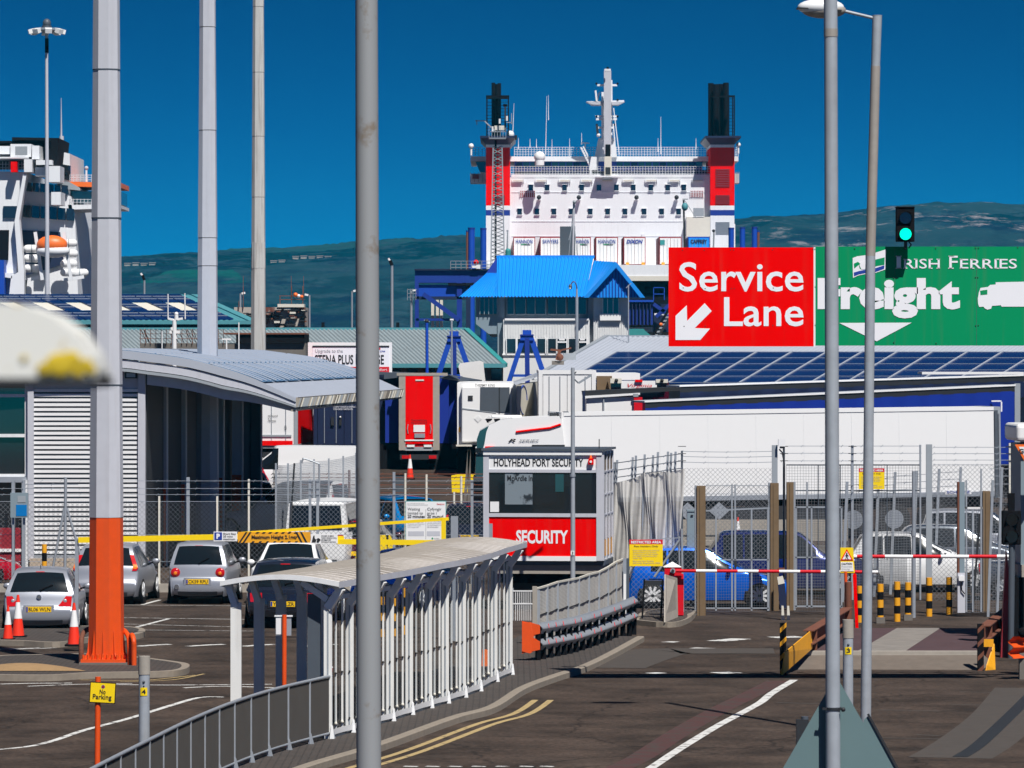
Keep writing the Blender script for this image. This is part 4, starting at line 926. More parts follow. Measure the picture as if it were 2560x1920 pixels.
# blue A-frame trestles
for a, b, t, c, lb in ((1103, 1161, 828, 942, 'blue A-shaped steel trestle beside the white roll, left of the pair'), (1284, 1345, 825, 950, 'blue A-shaped steel trestle in front of the white control building')):
    Y = 222; m_ = (a + b) / 2 + 3
    e = thing('trestle', lb, 'trestle', (X(m_, Y), Y, G(Y)), 'blue steel trestles')
    mb = MB(); s = Y / FPX
    for yy in (0, 1.2):
        mb.bar(W(m_ - 8, t + 16, Y + yy), (X(m_ - 108, Y), Y + yy, G(Y)), .22, .24, 'bright_blue')
        mb.bar(W(m_ + 9, t + 16, Y + yy), (X(m_ + 115, Y), Y + yy, G(Y)), .22, .24, 'bright_blue')
    mb.bar(W(m_, t + 20, Y - .1), (X(m_ + 3, Y), Y - .1, G(Y)), .22, .2, 'blue'); each(mb, 'leg', e)
    mb = MB(); mb.pb(m_ - 17, m_ + 16, t + 12, t + 26, Y - .2, 1.6, 'bright_blue'); mb.pb(m_ - 11, m_ + 11, t, t + 12, Y - .1, 1.4, 'bright_blue'); mb.pb(m_ - 18, m_ + 17, t + 11, t + 14, Y - .26, 1.7, 'blue'); mb.build('cap', e)
    mb = MB(); mb.pb(a - 2, b + 4, 936, 942, Y - .2, 1.5, 'bright_blue'); mb.build('crossbar', e)
# white wrapped roll behind trailers
mb = MB(); Y = 216; c = W(1179, 928, Y)
mb.prism([W(1146, 916, Y), W(1150, 908, Y), W(1200, 902, Y), W(1208, 906, Y), W(1213, 952, Y), (W(1190, 960, Y)), W(1152, 945, Y)], (0, 1.6, 0), 'cloth_white')
o = solo(mb, 'wrapped_bale', 'bulky white wrapped bale standing above the trailers left of the blue trestle', 'bale', (c.x, Y, Z(960, Y))); bevel(o, .12, 3)

# ------------------------------------------------------------------ right shed with light roof and solar panels
YS = 204.0
e = thing('freight_shed', 'long pale grey shed roof with rows of dark blue solar panels under the large signs', 'building', (X(2000, YS), YS, G(YS)))
A, B, C, D = W(1335, 945, YS), W(2900, 945, YS), W(3060, 842, YS + 12), W(1517, 842, YS + 12)
mb = MB(); corr_roof(mb, A, B, C, D, 120, 'roof_light', .04); mb.build('roof', e)
mb = MB(); mb.bar(A, D, .2, .18, 'grey'); mb.bar(D, C, .24, .14, 'galv'); mb.bar(A, B, .16, .14, 'white'); mb.build('verge', e)
mb = MB(); mb.box(A.x + .3, B.x, YS + .6, YS + 20, G(YS), A.z - .1, 'building_blue'); mb.build('wall', e)
for c_ in range(15):
    s0 = .068 + c_ * .0565; s1 = s0 + .0553
    mb = MB(); mb.prism([onroof(A, B, C, D, s, t, .13) for s, t in ((s0, -.18), (s1, -.18), (s1, .55), (s0, .55))], (0, 0, -.06), 'solar'); o = mb.build('solar_panel', e)
    f = MB()
    for t in (-.18, -.035, .11, .257, .40, .55): f.bar(onroof(A, B, C, D, s0, t, .15), onroof(A, B, C, D, s1, t, .15), .014, m='grey')
    for sx in (s0, s1 - .0004): f.bar(onroof(A, B, C, D, sx, -.18, .15), onroof(A, B, C, D, sx, .55, .15), .035, m='roof_light')
    f.build('frame', o)
e = thing('fan_housing', 'rusty roof winch and grey tanks at the edge of the pale shed roof', 'winch', W(1410, 900, 190))
mb = MB(); Y = 190
mb.pb(1380, 1410, 902, 912, Y, 1, 'concrete_dark'); mb.bar(W(1376, 874, Y), W(1400, 876, Y), .08, m='rust'); mb.bar(W(1400, 876, Y), W(1392, 900, Y), .12, m='rust'); mb.bar(W(1400, 876, Y), W(1428, 870, Y), .06, m='rust'); mb.ball(W(1400, 893, Y), .14, 'rust'); mb.build('winch', e)
mb = MB(); mb.pb(1408, 1440, 883, 900, Y + .5, 1, 'grey'); mb.build('tank', e)

# ------------------------------------------------------------------ trailers and lorries
def trailer(label, cat, x, y, rz, L, wd, hb, ht, side, rear, rearm=None, group='trailers parked in the freight yard', roof=None, tilt=0, zg=None, wheels=True, ribs=0, frame='grey', bumper='dark'):
    """box or curtain sided trailer; local origin at the middle of its rear end on the ground, body along +Y"""
    zg = G(y) if zg is None else zg
    t = thing('trailer', label, cat, (x, y, zg), group, rz, local=True); t.rotation_euler = (tilt, 0, rz)
    w2 = wd / 2
    b = MB(); b.box(-w2, w2, .12, L, hb, ht, side)
    if ribs:
        for k in range(ribs + 1):
            q = .2 + (L - .4) * k / ribs
            for s in (-1, 1): b.box(s * (w2), s * (w2 + .012), q - .012, q + .012, hb, ht, side)
    b.build('body', t)
    b = MB()
    for s in (-1, 1): b.box(s * (w2 - .14), s * (w2 + .015), 0, .14, hb - .1, ht + .03, frame)
    b.box(-w2 + .14, w2 - .14, 0, .14, ht - .12, ht + .04, frame); b.box(-w2 + .14, w2 - .14, 0, .14, hb - .12, hb + .04, frame)
    for s in (-1, 1): b.box(s * (w2 - .05), s * (w2 + .03), .14, L, ht - .09, ht + .03, frame); b.box(s * (w2 - .05), s * (w2 + .03), .14, L, hb - .10, hb + .05, frame)
    b.build('frame', t)
    for s in (-1, 1):
        d = MB(); a0, a1 = sorted((s * .01, s * (w2 - .16))); d.box(a0, a1, .03, .11, hb + .05, ht - .13, rear)
        for q in (.3, .75): d.cyl((s * (w2 - .16) * q, .01, hb + .1), (s * (w2 - .16) * q, .01, ht - .2), .018, n=6, m='galv')
        d.build('door', t)
    if roof: b = MB(); b.box(-w2 + .05, w2 - .05, .14, L - .02, ht + .031, ht + .05, roof); b.build('roof', t)
    b = MB(); b.box(-w2, w2, .05, .2, hb - .5, hb - .28, bumper); b.box(-w2 + .3, w2 - .3, .3, L - .3, hb - .35, hb - .1, 'black'); b.build('chassis', t)
    for s in (-1, 1):
        l_ = MB(); l_.box(s * (w2 - .4), s * (w2 - .08), .02, .05, hb - .46, hb - .32, 'tail_red'); l_.build('light', t)
    if wheels:
        for k in range(3):
            for s in (-1, 1):
                q = 1.6 + k * 1.31; wl2 = MB(); x0, x1 = sorted((s * (w2 - .05), s * (w2 - .40))); wl2.cyl((x0, q, .5), (x1, q, .5), .5, n=20, m='rubber'); wl2.cyl((s * (w2 - .04), q, .5), (s * (w2 - .1), q, .5), .28, n=16, m='galv'); wl2.build('wheel', t)
    if cat == 'trailer' and wheels:
        b = MB()
        for s in (-1, 1): b.box(s * .7, s * .9, L - 3, L - 2.8, 0, hb - .1, 'dark')
        b.box(-w2, w2, 6, L - 4, .45, hb - .5, 'dark'); b.build('side_guard', t)
    return t
# red and white refrigerated trailer at the far left
Y = 203.0; s = 12000 / Y
def lx(px, cx): return (px - cx) / s
t = trailer('red trailer with white rear doors, its long red side lettered in white, beside the canopy', 'trailer', X(655, Y), Y, R(-3), 12, 3.0, 1.05, 4.1, 'red', 'clean_white')
t['label'] = 'red trailer with white rear panel showing beside the canopy column'
text('MORGAN', .95, 1.05, 1.7, 1.9, -.01, t, 'text_black')
text('MÖRANT\n4.2\nMETRES', .25, .68, 2.05, 2.35, .0, t, 'text_black'); 
mb = MB(); mb.cyl((.42, .0, 3.05), (.42, -.03, 3.05), .17, n=20, m='text_red'); mb.cyl((.42, -.035, 3.05), (.42, -.04, 3.05), .13, n=20, m='clean_white'); mb.cyl((.42, -.045, 3.05), (.42, -.05, 3.05), .08, n=20, m='text_red'); mb.build('emblem', t)
mb = MB(); mb.box(-1.3, 1.25, -.02, .02, 1.42, 1.5, 'grey'); mb.box(-1.5, 1.3, -.06, .0, 1.05, 1.25, 'red'); mb.build('tail_lift', t)
# navy trailer
t = trailer('navy trailer with white slogan lines across its rear doors behind the blurred pole', 'trailer', X(860, Y), Y, R(-4), 12, 2.55, 1.05, 4.0, 'navy', 'navy', frame='navy', bumper='sky_paint')
text('LTD. 81', -.75, .35, 3.28, 3.42, -.01, t, 'text_white', .02)
text('A FAMILY HAULIER & GENERAL FREIGHT\nFOR ACROSS THE IRISH SEA', -.45, .75, 2.55, 2.72, -.01, t, 'text_white')
mb = MB(); mb.box(-.55, -.42, -.06, 0, 1.9, 2.25, 'dark'); mb.box(-.2, -.1, -.06, 0, 1.9, 2.3, 'dark'); mb.ball((-.15, -.08, 2.25), .04, 'clean_white', 8, 6); mb.build('latch', t)
# red door curtain trailer
t = trailer('curtain sided trailer with bright red rear door between pale posts and blue curtains', 'trailer', X(1048, Y), Y, R(2), 12, 1.62, .95, 4.05, 'curtain_blue', 'red', frame='grey')
mb = MB()
for s_ in (-1, 1): mb.box(s_ * .58, s_ * .86, -.02, .1, .85, 4.1, 'concrete')
mb.box(-.95, 1.2, -.04, .12, 4.0, 4.12, 'concrete'); mb.build('corner_post', t)
mb = MB(); mb.box(-.58, .58, -.03, .03, 1.12, 3.98, 'red'); mb.build('door', t)
text('THOMPSON\nTRANSPORT', -.34, .34, 1.95, 2.15, -.05, t, 'text_black')
mb = MB(); mb.box(-.24, .24, -.06, -.03, 1.62, 1.92, 'clean_white'); mb.box(-.62, .62, -.06, -.03, 1.24, 1.30, 'clean_white'); mb.box(-.2, .24, -.1, -.03, 1.38, 1.56, 'galv'); mb.box(-.16, .2, -.06, -.03, 3.78, 3.84, 'cream'); mb.build('document_box', t)
for s_ in (-1, 1): mb = MB(); mb.tube([(s_ * .47, -.05, 1.55), (s_ * .5, -.07, 1.75), (s_ * .47, -.05, 1.95)], .02, 6, 'galv'); mb.build('handle', t)
mb = MB(); mb.box(-.52, -.2, -.05, -.02, .98, 1.08, 'clean_white'); mb.box(.2, .52, -.05, -.02, .98, 1.08, 'clean_white'); each(mb, 'number_plate', t)
mb = MB(); mb.pb(963, 996, 975, 1107, Y + 1, 11, 'curtain_blue'); mb.pb(934, 964, 985, 1107, Y + 2, 10, 'navy'); o = solo(mb, 'curtain_trailer', 'blue curtain side of a trailer just left of the red door', 'trailer', (X(980, Y), Y, G(Y)), 'trailers parked in the freight yard')
e = thing('curtain_trailer', 'tall blue curtain sided trailer between the red door and the white refrigerated front', 'trailer', (X(1125, Y), Y + .5, G(Y)), 'trailers parked in the freight yard')
mb = MB(); mb.pb(1098, 1122, 945, 1108, Y + 1.5, 10, 'curtain_blue'); mb.pb(1122, 1150, 943, 1110, Y + 2.5, 10, 'curtain_blue'); mb.build('curtain', e)
mb = MB(); mb.prism([W(1100, 943, Y + 1), W(1120, 936, Y + 1), W(1205, 950, Y + 10), W(1150, 950, Y + 2)], (0, 0, -.05), 'steel_dark'); mb.build('roof', e)
mb = MB(); mb.pb(940, 1142, 1110, 1178, Y + 1.2, 9, 'black'); mb.build('undercarriage', e)
# dark roofs between (trailer tops left)
mb = MB(); mb.prism([W(938, 929, Y + 4), W(1035, 934, Y + 4), W(1035, 940, Y + 4), W(938, 950, Y + 4)], (0, 8, 0), 'steel_dark'); mb.pb(945, 1000, 945, 985, Y + 5, 6, 'navy'); solo(mb, 'trailer_roof', 'dark trailer roof under the notice board right of the blurred pole', 'trailer', (X(980, Y), Y + 4, G(Y)), 'trailers parked in the freight yard')
# refrigerated trailer front with fridge unit
Y = 196.0
e = thing('refrigerated_trailer', 'white refrigerated trailer front with dark grille panel and fridge unit lettering', 'trailer', (X(1218, Y), Y, G(Y)), 'trailers parked in the freight yard')
mb = MB(); mb.pb(1143, 1291, 957, 1112, Y + .35, 12, 'clean_white'); mb.pb(1130, 1290, 1112, 1122, Y + .4, 12, 'black'); mb.build('body', e)
mb = MB(); mb.pb(1154, 1280, 966, 1106, Y, .35, 'clean_white'); u_ = mb.build('fridge_unit', e); bevel(u_, .05, 2)
mb = MB(); mb.prism([W(1201, 968, Y - .03), W(1274, 968, Y - .03), W(1274, 1032, Y - .03), W(1200, 1026, Y - .03)], (0, .06, 0), 'steel_dark'); mb.pb(1247, 1250, 968, 1032, Y - .04, .05, 'dark'); mb.pb(1170, 1182, 989, 1001, Y - .03, .06, 'dark'); mb.prism([W(1156, 1020, Y - .02), W(1240, 1030, Y - .02), W(1240, 1033, Y - .02), W(1156, 1023, Y - .02)], (0, .05, 0), 'grey'); mb.build('grille', u_)
ptext('THERMO KING', 1187, 1238, 960, 966, Y - .02, u_, 'text_black', .02)
mb = MB()
for cx in (1195, 1222): mb.prism([W(cx, 1038, Y - .02), W(cx + 9, 1047, Y - .02), W(cx, 1056, Y - .02), W(cx - 9, 1047, Y - .02)], (0, .02, 0), 'white')
mb.pb(1147, 1151, 1068, 1080, Y + .3, .1, 'amber'); mb.build('placard', e)
mb = MB(); mb.pb(1140, 1180, 1112, 1116, Y - .2, .4, 'cream'); mb.pb(1144, 1240, 1122, 1180, Y + .8, 8, 'black'); mb.build('undercarriage', e)
# painted side trailer (blue arcs, crossed legs)
e = thing('curtain_trailer', 'pale trailer side with a large blue arc design, between two white boxes', 'trailer', (X(1318, 190), 190, G(190)), 'trailers parked in the freight yard'); Y = 190
mb = MB(); mb.prism([W(1290, 962, Y), W(1346, 955, Y + 5), W(1346, 1055, Y + 5), W(1290, 1060, Y)], (.05, 6, 0), 'cream'); mb.build('curtain', e)
mb = MB(); mb.tube([W(1308 + 9 * math.cos(a), 1000 - 36 * math.sin(a), Y - .03 + 1.6 + .8 * math.cos(a)) for a in [math.pi * 2 * k / 16 for k in range(13)]], .03, 6, 'bright_blue'); mb.prism([W(1291, 965, Y - .05), W(1304, 965, Y + 1), W(1300, 1050, Y + .7), W(1291, 1058, Y - .05)], (0, -.03, 0), 'navy'); mb.build('arc_design', e)
mb = MB(); mb.prism([W(1283, 956, Y), W(1346, 932, Y + 5), W(1348, 940, Y + 5), W(1290, 963, Y)], (0, 6, 0), 'roof_light'); mb.build('roof', e)
# big white box trailer
Y = 182.0
t = trailer('large plain white box trailer left of the wood panelled trailer', 'trailer', X(1418, Y), Y, 0, 12, 2.14, 1.0, 4.62, 'clean_white', 'clean_white', frame='clean_white')
mb = MB(); mb.pb(1489, 1600, 933, 950, Y + 3, 8, 'clean_white'); mb.pb(1492, 1530, 940, 975, Y + 2.5, .5, 'timber'); solo(mb, 'box_trailer', 'white roofed trailer with a brown wooden end panel behind the white box trailer', 'trailer', (X(1540, Y), Y + 3, G(Y)), 'trailers parked in the freight yard')
e = thing('headboard_trailer', 'trailer with white headboard lettered in red script between dark red panels', 'trailer', (X(1608, 178), 178, G(178)), 'trailers parked in the freight yard'); Y = 178
mb = MB(); mb.pb(1527, 1672, 955, 1030, Y + .3, 9, 'maroon_paint'); mb.build('body', e)
mb = MB(); mb.pb(1553, 1642, 952, 971, Y, .3, 'clean_white'); mb.pb(1526, 1554, 946, 958, Y - .05, .3, 'cream'); mb.pb(1640, 1670, 948, 957, Y - .05, .3, 'cream'); mb.build('headboard', e)
for px in (1541, 1655): mb = MB(); mb.ball(W(px, 951, Y - .1), .07, 'dark', 8, 6); mb.build('marker', e)
mb = MB(); mb.pb(1588, 1606, 949, 955, Y - .1, .1, 'red'); mb.build('badge', e)
ptext('Virginia', 1569, 1630, 959, 971, Y - .02, e, 'text_red', .0, shear=.35)
# dark framed trailers with pale sides
Y = 172.0
e = thing('curtain_trailer', 'trailer with dark top rail and white side panels behind the long white trailer', 'trailer', (X(1530, Y), Y, G(Y)), 'trailers parked in the freight yard')
mb = MB(); mb.pb(1466, 1585, 993, 1060, Y + .1, 2.5, 'clean_white'); mb.pb(1508, 1511, 995, 1060, Y + .02, .1, 'grey'); mb.build('side_panel', e)
mb = MB(); mb.prism([W(1456, 978, Y), W(1720, 966, Y), W(1720, 976, Y), W(1458, 990, Y)], (0, 2.5, 0), 'dark'); mb.prism([W(1462, 990, Y - .03), W(1600, 982, Y - .03), W(1600, 987, Y - .03), W(1462, 996, Y - .03)], (0, .1, 0), 'clean_white'); mb.pb(1456, 1463, 978, 1050, Y - .05, .2, 'navy'); mb.build('top_rail', e)
mb = MB(); mb.pb(1585, 1606, 993, 1030, Y - .08, .2, 'cherry'); mb.pb(1583, 1596, 984, 992, Y - .1, .2, 'grey'); mb.build('end_panel', e)
# two blue curtain trailers
def blue_trailer(label, px0, px1, Y0, Y1, t0, t1, drop, mset=('curtain_blue',), nm=None):
    e = thing('curtain_trailer', label, 'trailer', (X(px1, Y1), Y1, G(Y1)), 'trailers parked in the freight yard')
    a0, a1 = W(px0, t0, Y0), W(px1, t1, Y1)
    mb = MB(); mb.grid(lambda u, v: tuple(a0.lerp(a1, u) + Vector((0, .03 * math.sin(u * 95) * math.sin(v * 3.1), -.22 - drop * v))), 160, 6, mset[0]); mb.build('curtain', e)
    mb = MB(); n = Vector((0, 0, 1)); mb.prism([a0, a1, a1 - n * .24, a0 - n * .24], (.1, .09, 0), 'dark'); mb.prism([a0 + n * .02, a1 + n * .02, a1 - n * .04, a0 - n * .04], (-.02, -.06, 0), 'clean_white'); mb.build('top_rail', e)
    mb = MB(); mb.prism([a0 + n * .0, a1 + n * .0, a1 + Vector((-.4, 2.5, 0)), a0 + Vector((-.4, 2.5, 0))], (0, 0, -.06), 'roof_light'); mb.build('roof', e)
    return e, a0, a1
e, a0, a1 = blue_trailer('blue curtain sided trailer behind the long white trailer', 1613, 2540, 163, 172, 1003, 962, 2.6)
mb = MB(); mb.box(a1.x - .05, a1.x + .15, a1.y - .05, a1.y + .15, G(172), a1.z + .05, 'grey'); mb.build('corner_post', e)
mb = MB()
for dx_, dz_, l_, h_ in ((-.95, -.55, .35, .05), (-.62, -.60, .05, .35)): mb.box(a1.x + dx_, a1.x + dx_ + l_, a1.y - .75, a1.y - .7, a1.z + dz_ - h_, a1.z + dz_, 'text_white')
mb.build('corner_mark', e)
mb = MB(); mb.box(a1.x - 12, a1.x + .1, a1.y - 1, a1.y + 1.5, G(172) + .3, a1.z - 2.85, 'black'); mb.build('undercarriage', e)
e, a0, a1 = blue_trailer('dark roofed trailer behind the blue curtain trailer, only its white roof edge showing', 1700, 2560, 167, 176, 964, 937, .6, ('navy',))
mb = MB(); mb.prism([W(2305, 930, 180), W(2560, 930, 180), W(2560, 936, 180), W(2305, 936, 180)], (0, 2, 0), 'clean_white'); solo(mb, 'trailer_roof', 'white trailer roof edge above the blue trailers at the right edge', 'trailer', W(2430, 940, 180), 'trailers parked in the freight yard')

# long white articulated lorry: trailer + tractor
Y = 149.0
t = thing('trailer', 'long plain white box trailer stretching behind the security fence', 'trailer', (X(1411, Y), Y, G(Y)), 'trailers parked in the freight yard', R(7), local=True)
t.rotation_euler = (0, -R(.65), R(9))
zt = Z(1032, Y) - G(Y); zb = zt - 2.75; L = 13.75
mb = MB(); mb.box(.02, L, 0, 2.55, zb, zt, 'clean_white'); mb.build('body', t)
mb = MB()
for k in range(1, 9): mb.box(L * k / 9 - .006, L * k / 9 + .006, -.008, 0, zb + .08, zt - .14, 'white')
mb.box(0, L, -.02, .03, zt - .1, zt + .01, 'clean_white'); mb.box(0, L, -.02, .03, zb - .05, zb + .10, 'galv'); mb.box(-.05, .02, -.02, 2.57, zb - .1, zt + .02, 'clean_white'); mb.build('rail', t)
mb = MB(); mb.box(L, L + .22, -.01, 2.5, zb - .12, zt + .01, 'grey'); mb.box(L + .02, L + .12, -.07, .0, zb - .1, zt - .1, 'steel_dark'); mb.cyl((L + .16, -.05, zb), (L + .16, -.05, zt - .2), .025, n=8, m='galv'); mb.build('door_frame', t)
mb = MB(); mb.box(.2, L - .1, .3, 2.2, zb - .38, zb - .08, 'black'); mb.box(3.5, 8.5, .02, .06, .4, zb - .25, 'dark'); mb.build('chassis', t)
for k in range(3): mb = MB(); mb.cyl((9.2 + k * 1.31, .02, .52), (9.2 + k * 1.31, .38, .52), .52, n=24, m='rubber'); mb.cyl((9.2 + k * 1.31, .0, .52), (9.2 + k * 1.31, .1, .52), .3, n=20, m='galv'); mb.build('wheel', t)
mb = MB()
for q in (3.9, 4.9): mb.prism([(q, -.03, 1.15), (q + .32, -.03, .87), (q, -.03, .59), (q - .32, -.03, .87)], (0, .02, 0), 'galv')
each(mb, 'placard', t)
mb = MB(); mb.box(L - 1.6, L - .75, -.03, -.01, zb + .02, zb + .16, 'clean_white'); mb.build('maker_plate', t); text('SCHMITZ', L - 1.55, L - .8, zb + .05, zb + .13, -.035, t, 'text_blue', .02)
mb = MB()
for k in range(10): mb.box(5.2 + k * .06, 5.2 + k * .06 + .03, .2, .24, .7, 1.0, 'amber')
mb.build('marker', t)

t = thing('lorry_cab', 'white articulated lorry cab with sweeping red roof stripe above the security cabin', 'lorry', (X(1300, Y), Y, G(Y)))
mb = MB(); yy = Y - .1
prof = [(1196, 1092), (1203, 1076), (1220, 1064), (1250, 1050), (1300, 1044), (1398, 1040), (1404, 1050), (1412, 1120), (1412, 1330), (1192, 1330), (1190, 1200), (1194, 1120)]
mb.prism([W(a, b, yy) for a, b in prof], (0, 2.45, 0), 'clean_white'); o = mb.build('cab', t); bevel(o, .07, 3)
mb = MB(); mb.prism([W(a, b, yy - .01) for a, b in ((1192, 1098), (1199, 1078), (1222, 1064), (1216, 1080), (1211, 1110), (1206, 1128), (1192, 1128))], (0, 2.5, 0), 'glass_teal'); mb.prism([W(a, b, yy - .02) for a, b in ((1190, 1134), (1210, 1134), (1208, 1190), (1188, 1190))], (-.03, 2.5, 0), 'glass_teal'); mb.build('windscreen', t)
mb = MB(); mb.tube([W(a, b, yy - .02) for a, b in ((1290, 1080), (1340, 1074), (1375, 1070), (1402, 1061))], .035, 8, 'red'); mb.pb(1213, 1236, 1116, 1124, yy - .05, .1, 'red'); mb.pb(1188, 1213, 1120, 1132, yy - .1, 2.5, 'glass_dark'); mb.build('stripe', t)
ptext('R', 1270, 1290, 1097, 1105, yy - .03, t, 'text_black', .03, shear=.4, name='emblem'); ptext('SERIES', 1297, 1348, 1098, 1104, yy - .03, t, 'text_grey', .02, shear=.3)
mb = MB(); mb.pb(1183, 1209, 1192, 1262, yy - .12, 2.6, 'steel_dark')
for c in (1200, 1212, 1226, 1240): mb.pb(1182, 1206, c, c + 8, yy - .15, .1, 'black')
mb.build('grille', t)
mb = MB(); mb.pb(1330, 1412, 1112, 1121, yy - .1, 1, 'dark'); mb.pb(1335, 1414, 1118, 1124, yy - .12, .5, 'grey'); mb.build('side_deflector', t)
mb = MB(); mb.pb(1228, 1305, 1038, 1046, yy + .4, .5, 'clean_white'); l_ = mb.build('light_bar', t); bevel(l_, .04)
mb = MB()
for px in (1216, 1236): mb.cyl(W(px, 1052, yy + .1), W(px + 14, 1048, yy + .1), .07, .02, 10, 'black')
each(mb, 'air_horn', t)
mb = MB(); mb.pb(1374, 1394, 1033, 1040, yy + .5, .6, 'dark'); mb.pb(1408, 1422, 1030, 1110, yy + .3, 1.6, 'steel_dark'); mb.build('rear_fairing', t)
mb = MB(); mb.cyl((X(1262, Y), Y, G(Y) + .52), (X(1262, Y), Y + .35, G(Y) + .52), .52, n=24, m='rubber'); mb.build('wheel', t)

# yellow grit bins, dark bin, cone under the trailers
mb = MB(); Y = 161.5; mb.prism([W(1128, 1190, Y), W(1152, 1186, Y), W(1187, 1187, Y), W(1184, 1232, Y), W(1130, 1232, Y)], (0, .8, 0), 'yellow'); o = solo(mb, 'grit_bin', 'yellow grit bin on the asphalt left of the security cabin', 'bin', (X(1157, Y), Y, G(Y))); bevel(o, .03)
mb = MB(); Y = 161; mb.pb(987, 1012, 1186, 1246, Y, .5, 'steel_dark'); mb.pb(986, 1013, 1184, 1188, Y - .02, .54, 'black'); o = solo(mb, 'waste_bin', 'dark upright bin by the wire fence right of the blurred pole', 'bin', (X(1000, Y), Y, G(Y)))
mb = MB(); mb.bar((X(1157, 159), 159, G(159)), W(1173, 1125, 159), .10, m='concrete_dark'); mb.bar((X(1173, 159), 159, G(159)), W(1173, 1125, 159), .10, m='concrete_dark'); solo(mb, 'fence_prop', 'grey propped concrete fence post in front of the yellow grit bin', 'post', (X(1165, 159), 159, G(159)))
# ================================================================== TERMINAL CANOPY (left)
YV = 132.5; DV = Vector((2.2, 33, 0))
e = thing('terminal_canopy', 'port terminal with curved metal canopy roof, white slatted wall and open bays of steel columns', 'building', (X(320, YV), YV, 0))
VP = [(-420, 960), (-250, 925), (-100, 900), (60, 884), (180, 879), (300, 881), (370, 889), (470, 903), (570, 929), (640, 953), (740, 998)]
vp = [W(p.x, p.y, YV) for p in dens([Vector((a, b)) for a, b in VP], 5)]
def vpt(u):
    u = min(.99999, max(0, u)) * (len(vp) - 1); i = int(u); return vp[i].lerp(vp[i+1], u - i)
def tap(u):
    px = 1280 + vpt(u).x / YV * FPX; return 1 - .55 * max(0, min(1, (px - 560) / 180))
def ufor(px):
    x = X(px, YV)
    for i in range(len(vp) - 1):
        if vp[i].x <= x <= vp[i+1].x: return (i + (x - vp[i].x) / (vp[i+1].x - vp[i].x)) / (len(vp) - 1)
    return 1.0
def cansurf(mb, u0, u1, v0, v1, h0, nu, nv, m, smooth=True):
    mb.grid(lambda u, v: tuple(vpt(u0 + (u1 - u0) * u) + DV * (v0 + (v1 - v0) * v) + Vector((0, 0, h0 * (tap(u0 + (u1 - u0) * u) if h0 < 0 else 1)))), nu, nv, m, smooth)
mb = MB(); cansurf(mb, 0, 1, 0, 1, 0, 60, 4, 'roof_light'); cansurf(mb, 0, 1, 0, 1, -.5, 60, 2, 'steel_dark'); ro = mb.build('roof', e)
mb = MB()
ue = ufor(660)
for k in range(66):                                            # standing seams on the eave strip
    v = k / 66; a = vpt(ue) + DV * v; b = vpt(1) + DV * v
    for i in range(4):
        p = vpt(ue + (1 - ue) * i / 4) + DV * v; q = vpt(ue + (1 - ue) * (i + 1) / 4) + DV * v
        mb.bar(p + Vector((0, 0, .02)), q + Vector((0, 0, .02)), .035, .03, 'roof_light')
mb.build('seam', ro)
for r_, (a, b) in enumerate(((250, 385), (390, 520), (524, 655))):       # glassy panels on the crown
    ua, ub = ufor(a), ufor(b)
    for k in range(10):
        mb = MB(); cansurf(mb, ua, ub, k / 10 + .004, (k + 1) / 10 - .004, .05, 8, 1, 'solar_pale'); o = mb.build('solar_panel', e)
        f = MB()
        for v in (k / 10 + .004, k / 10 + .034, k / 10 + .067):
            for i in range(5):
                p = vpt(ua + (ub - ua) * i / 5) + DV * v; q = vpt(ua + (ub - ua) * (i + 1) / 5) + DV * v
                f.bar(p + Vector((0, 0, .09)), q + Vector((0, 0, .09)), .06 if v == k / 10 + .004 else .035, .03, 'roof_light')
        f.build('frame', o)
mb = MB()
for (h0, h1, y_, m) in ((.06, -.17, -.06, 'roof_light'), (-.20, -.42, -.02, 'mast_grey'), (-.44, -.52, -.05, 'grey')):
    n = 60
    vs = [tuple(vpt(i / n) + Vector((0, y_, h * tap(i / n)))) for i in range(n + 1) for h in (h0, h1)] + [tuple(vpt(i / n) + Vector((0, .12, h * tap(i / n)))) for i in range(n + 1) for h in (h0, h1)]
    o_ = 2 * (n + 1)
    mb.add(vs, [(2*i, 2*i+1, 2*i+3, 2*i+2) for i in range(n)] + [(2*i+1, o_+2*i+1, o_+2*i+3, 2*i+3) for i in range(n)] + [(2*i, 2*i+2, o_+2*i+2, o_+2*i) for i in range(n)], m)
a = vpt(1)
mb.build('fascia', e)
mb = MB(); mb.prism([a + Vector((0, 0, .05)), a + DV + Vector((0, 0, .05)), a + DV + Vector((-.1, 0, -.28)), a + Vector((-.15, 0, -.34))], (.05, 0, 0), 'concrete')
for k in range(90): p = a + DV * (k / 90) + Vector((.055, 0, 0)); mb.bar(p + Vector((0, 0, .03)), p + Vector((-.10, 0, -.28)), .05, .03, random.choice(['cream', 'concrete', 'grey', 'concrete_dark']))
mb.build('eave_board', e)
mb = MB()                                                     # deep dark beam following the verge
n = 40; ub0 = ufor(366); 
top = [vpt(ub0 + (1 - ub0) * i / n) + Vector((0, .25, -.45 * tap(ub0 + (1 - ub0) * i / n))) for i in range(n + 1)]
bot = [p + Vector((0, 0, -.36 * tap(ub0 + (1 - ub0) * i / n))) for i, p in enumerate(top)]
mb.add([tuple(p) for pr in zip(top, bot) for p in pr] + [tuple(p + Vector((0, .3, 0))) for pr in zip(top, bot) for p in pr], [(2*i, 2*i+1, 2*i+3, 2*i+2) for i in range(n)] + [(2*i+1, 2*n+2+2*i+1, 2*n+2+2*i+3, 2*i+3) for i in range(n)], 'mast_grey'); mb.build('beam', e)
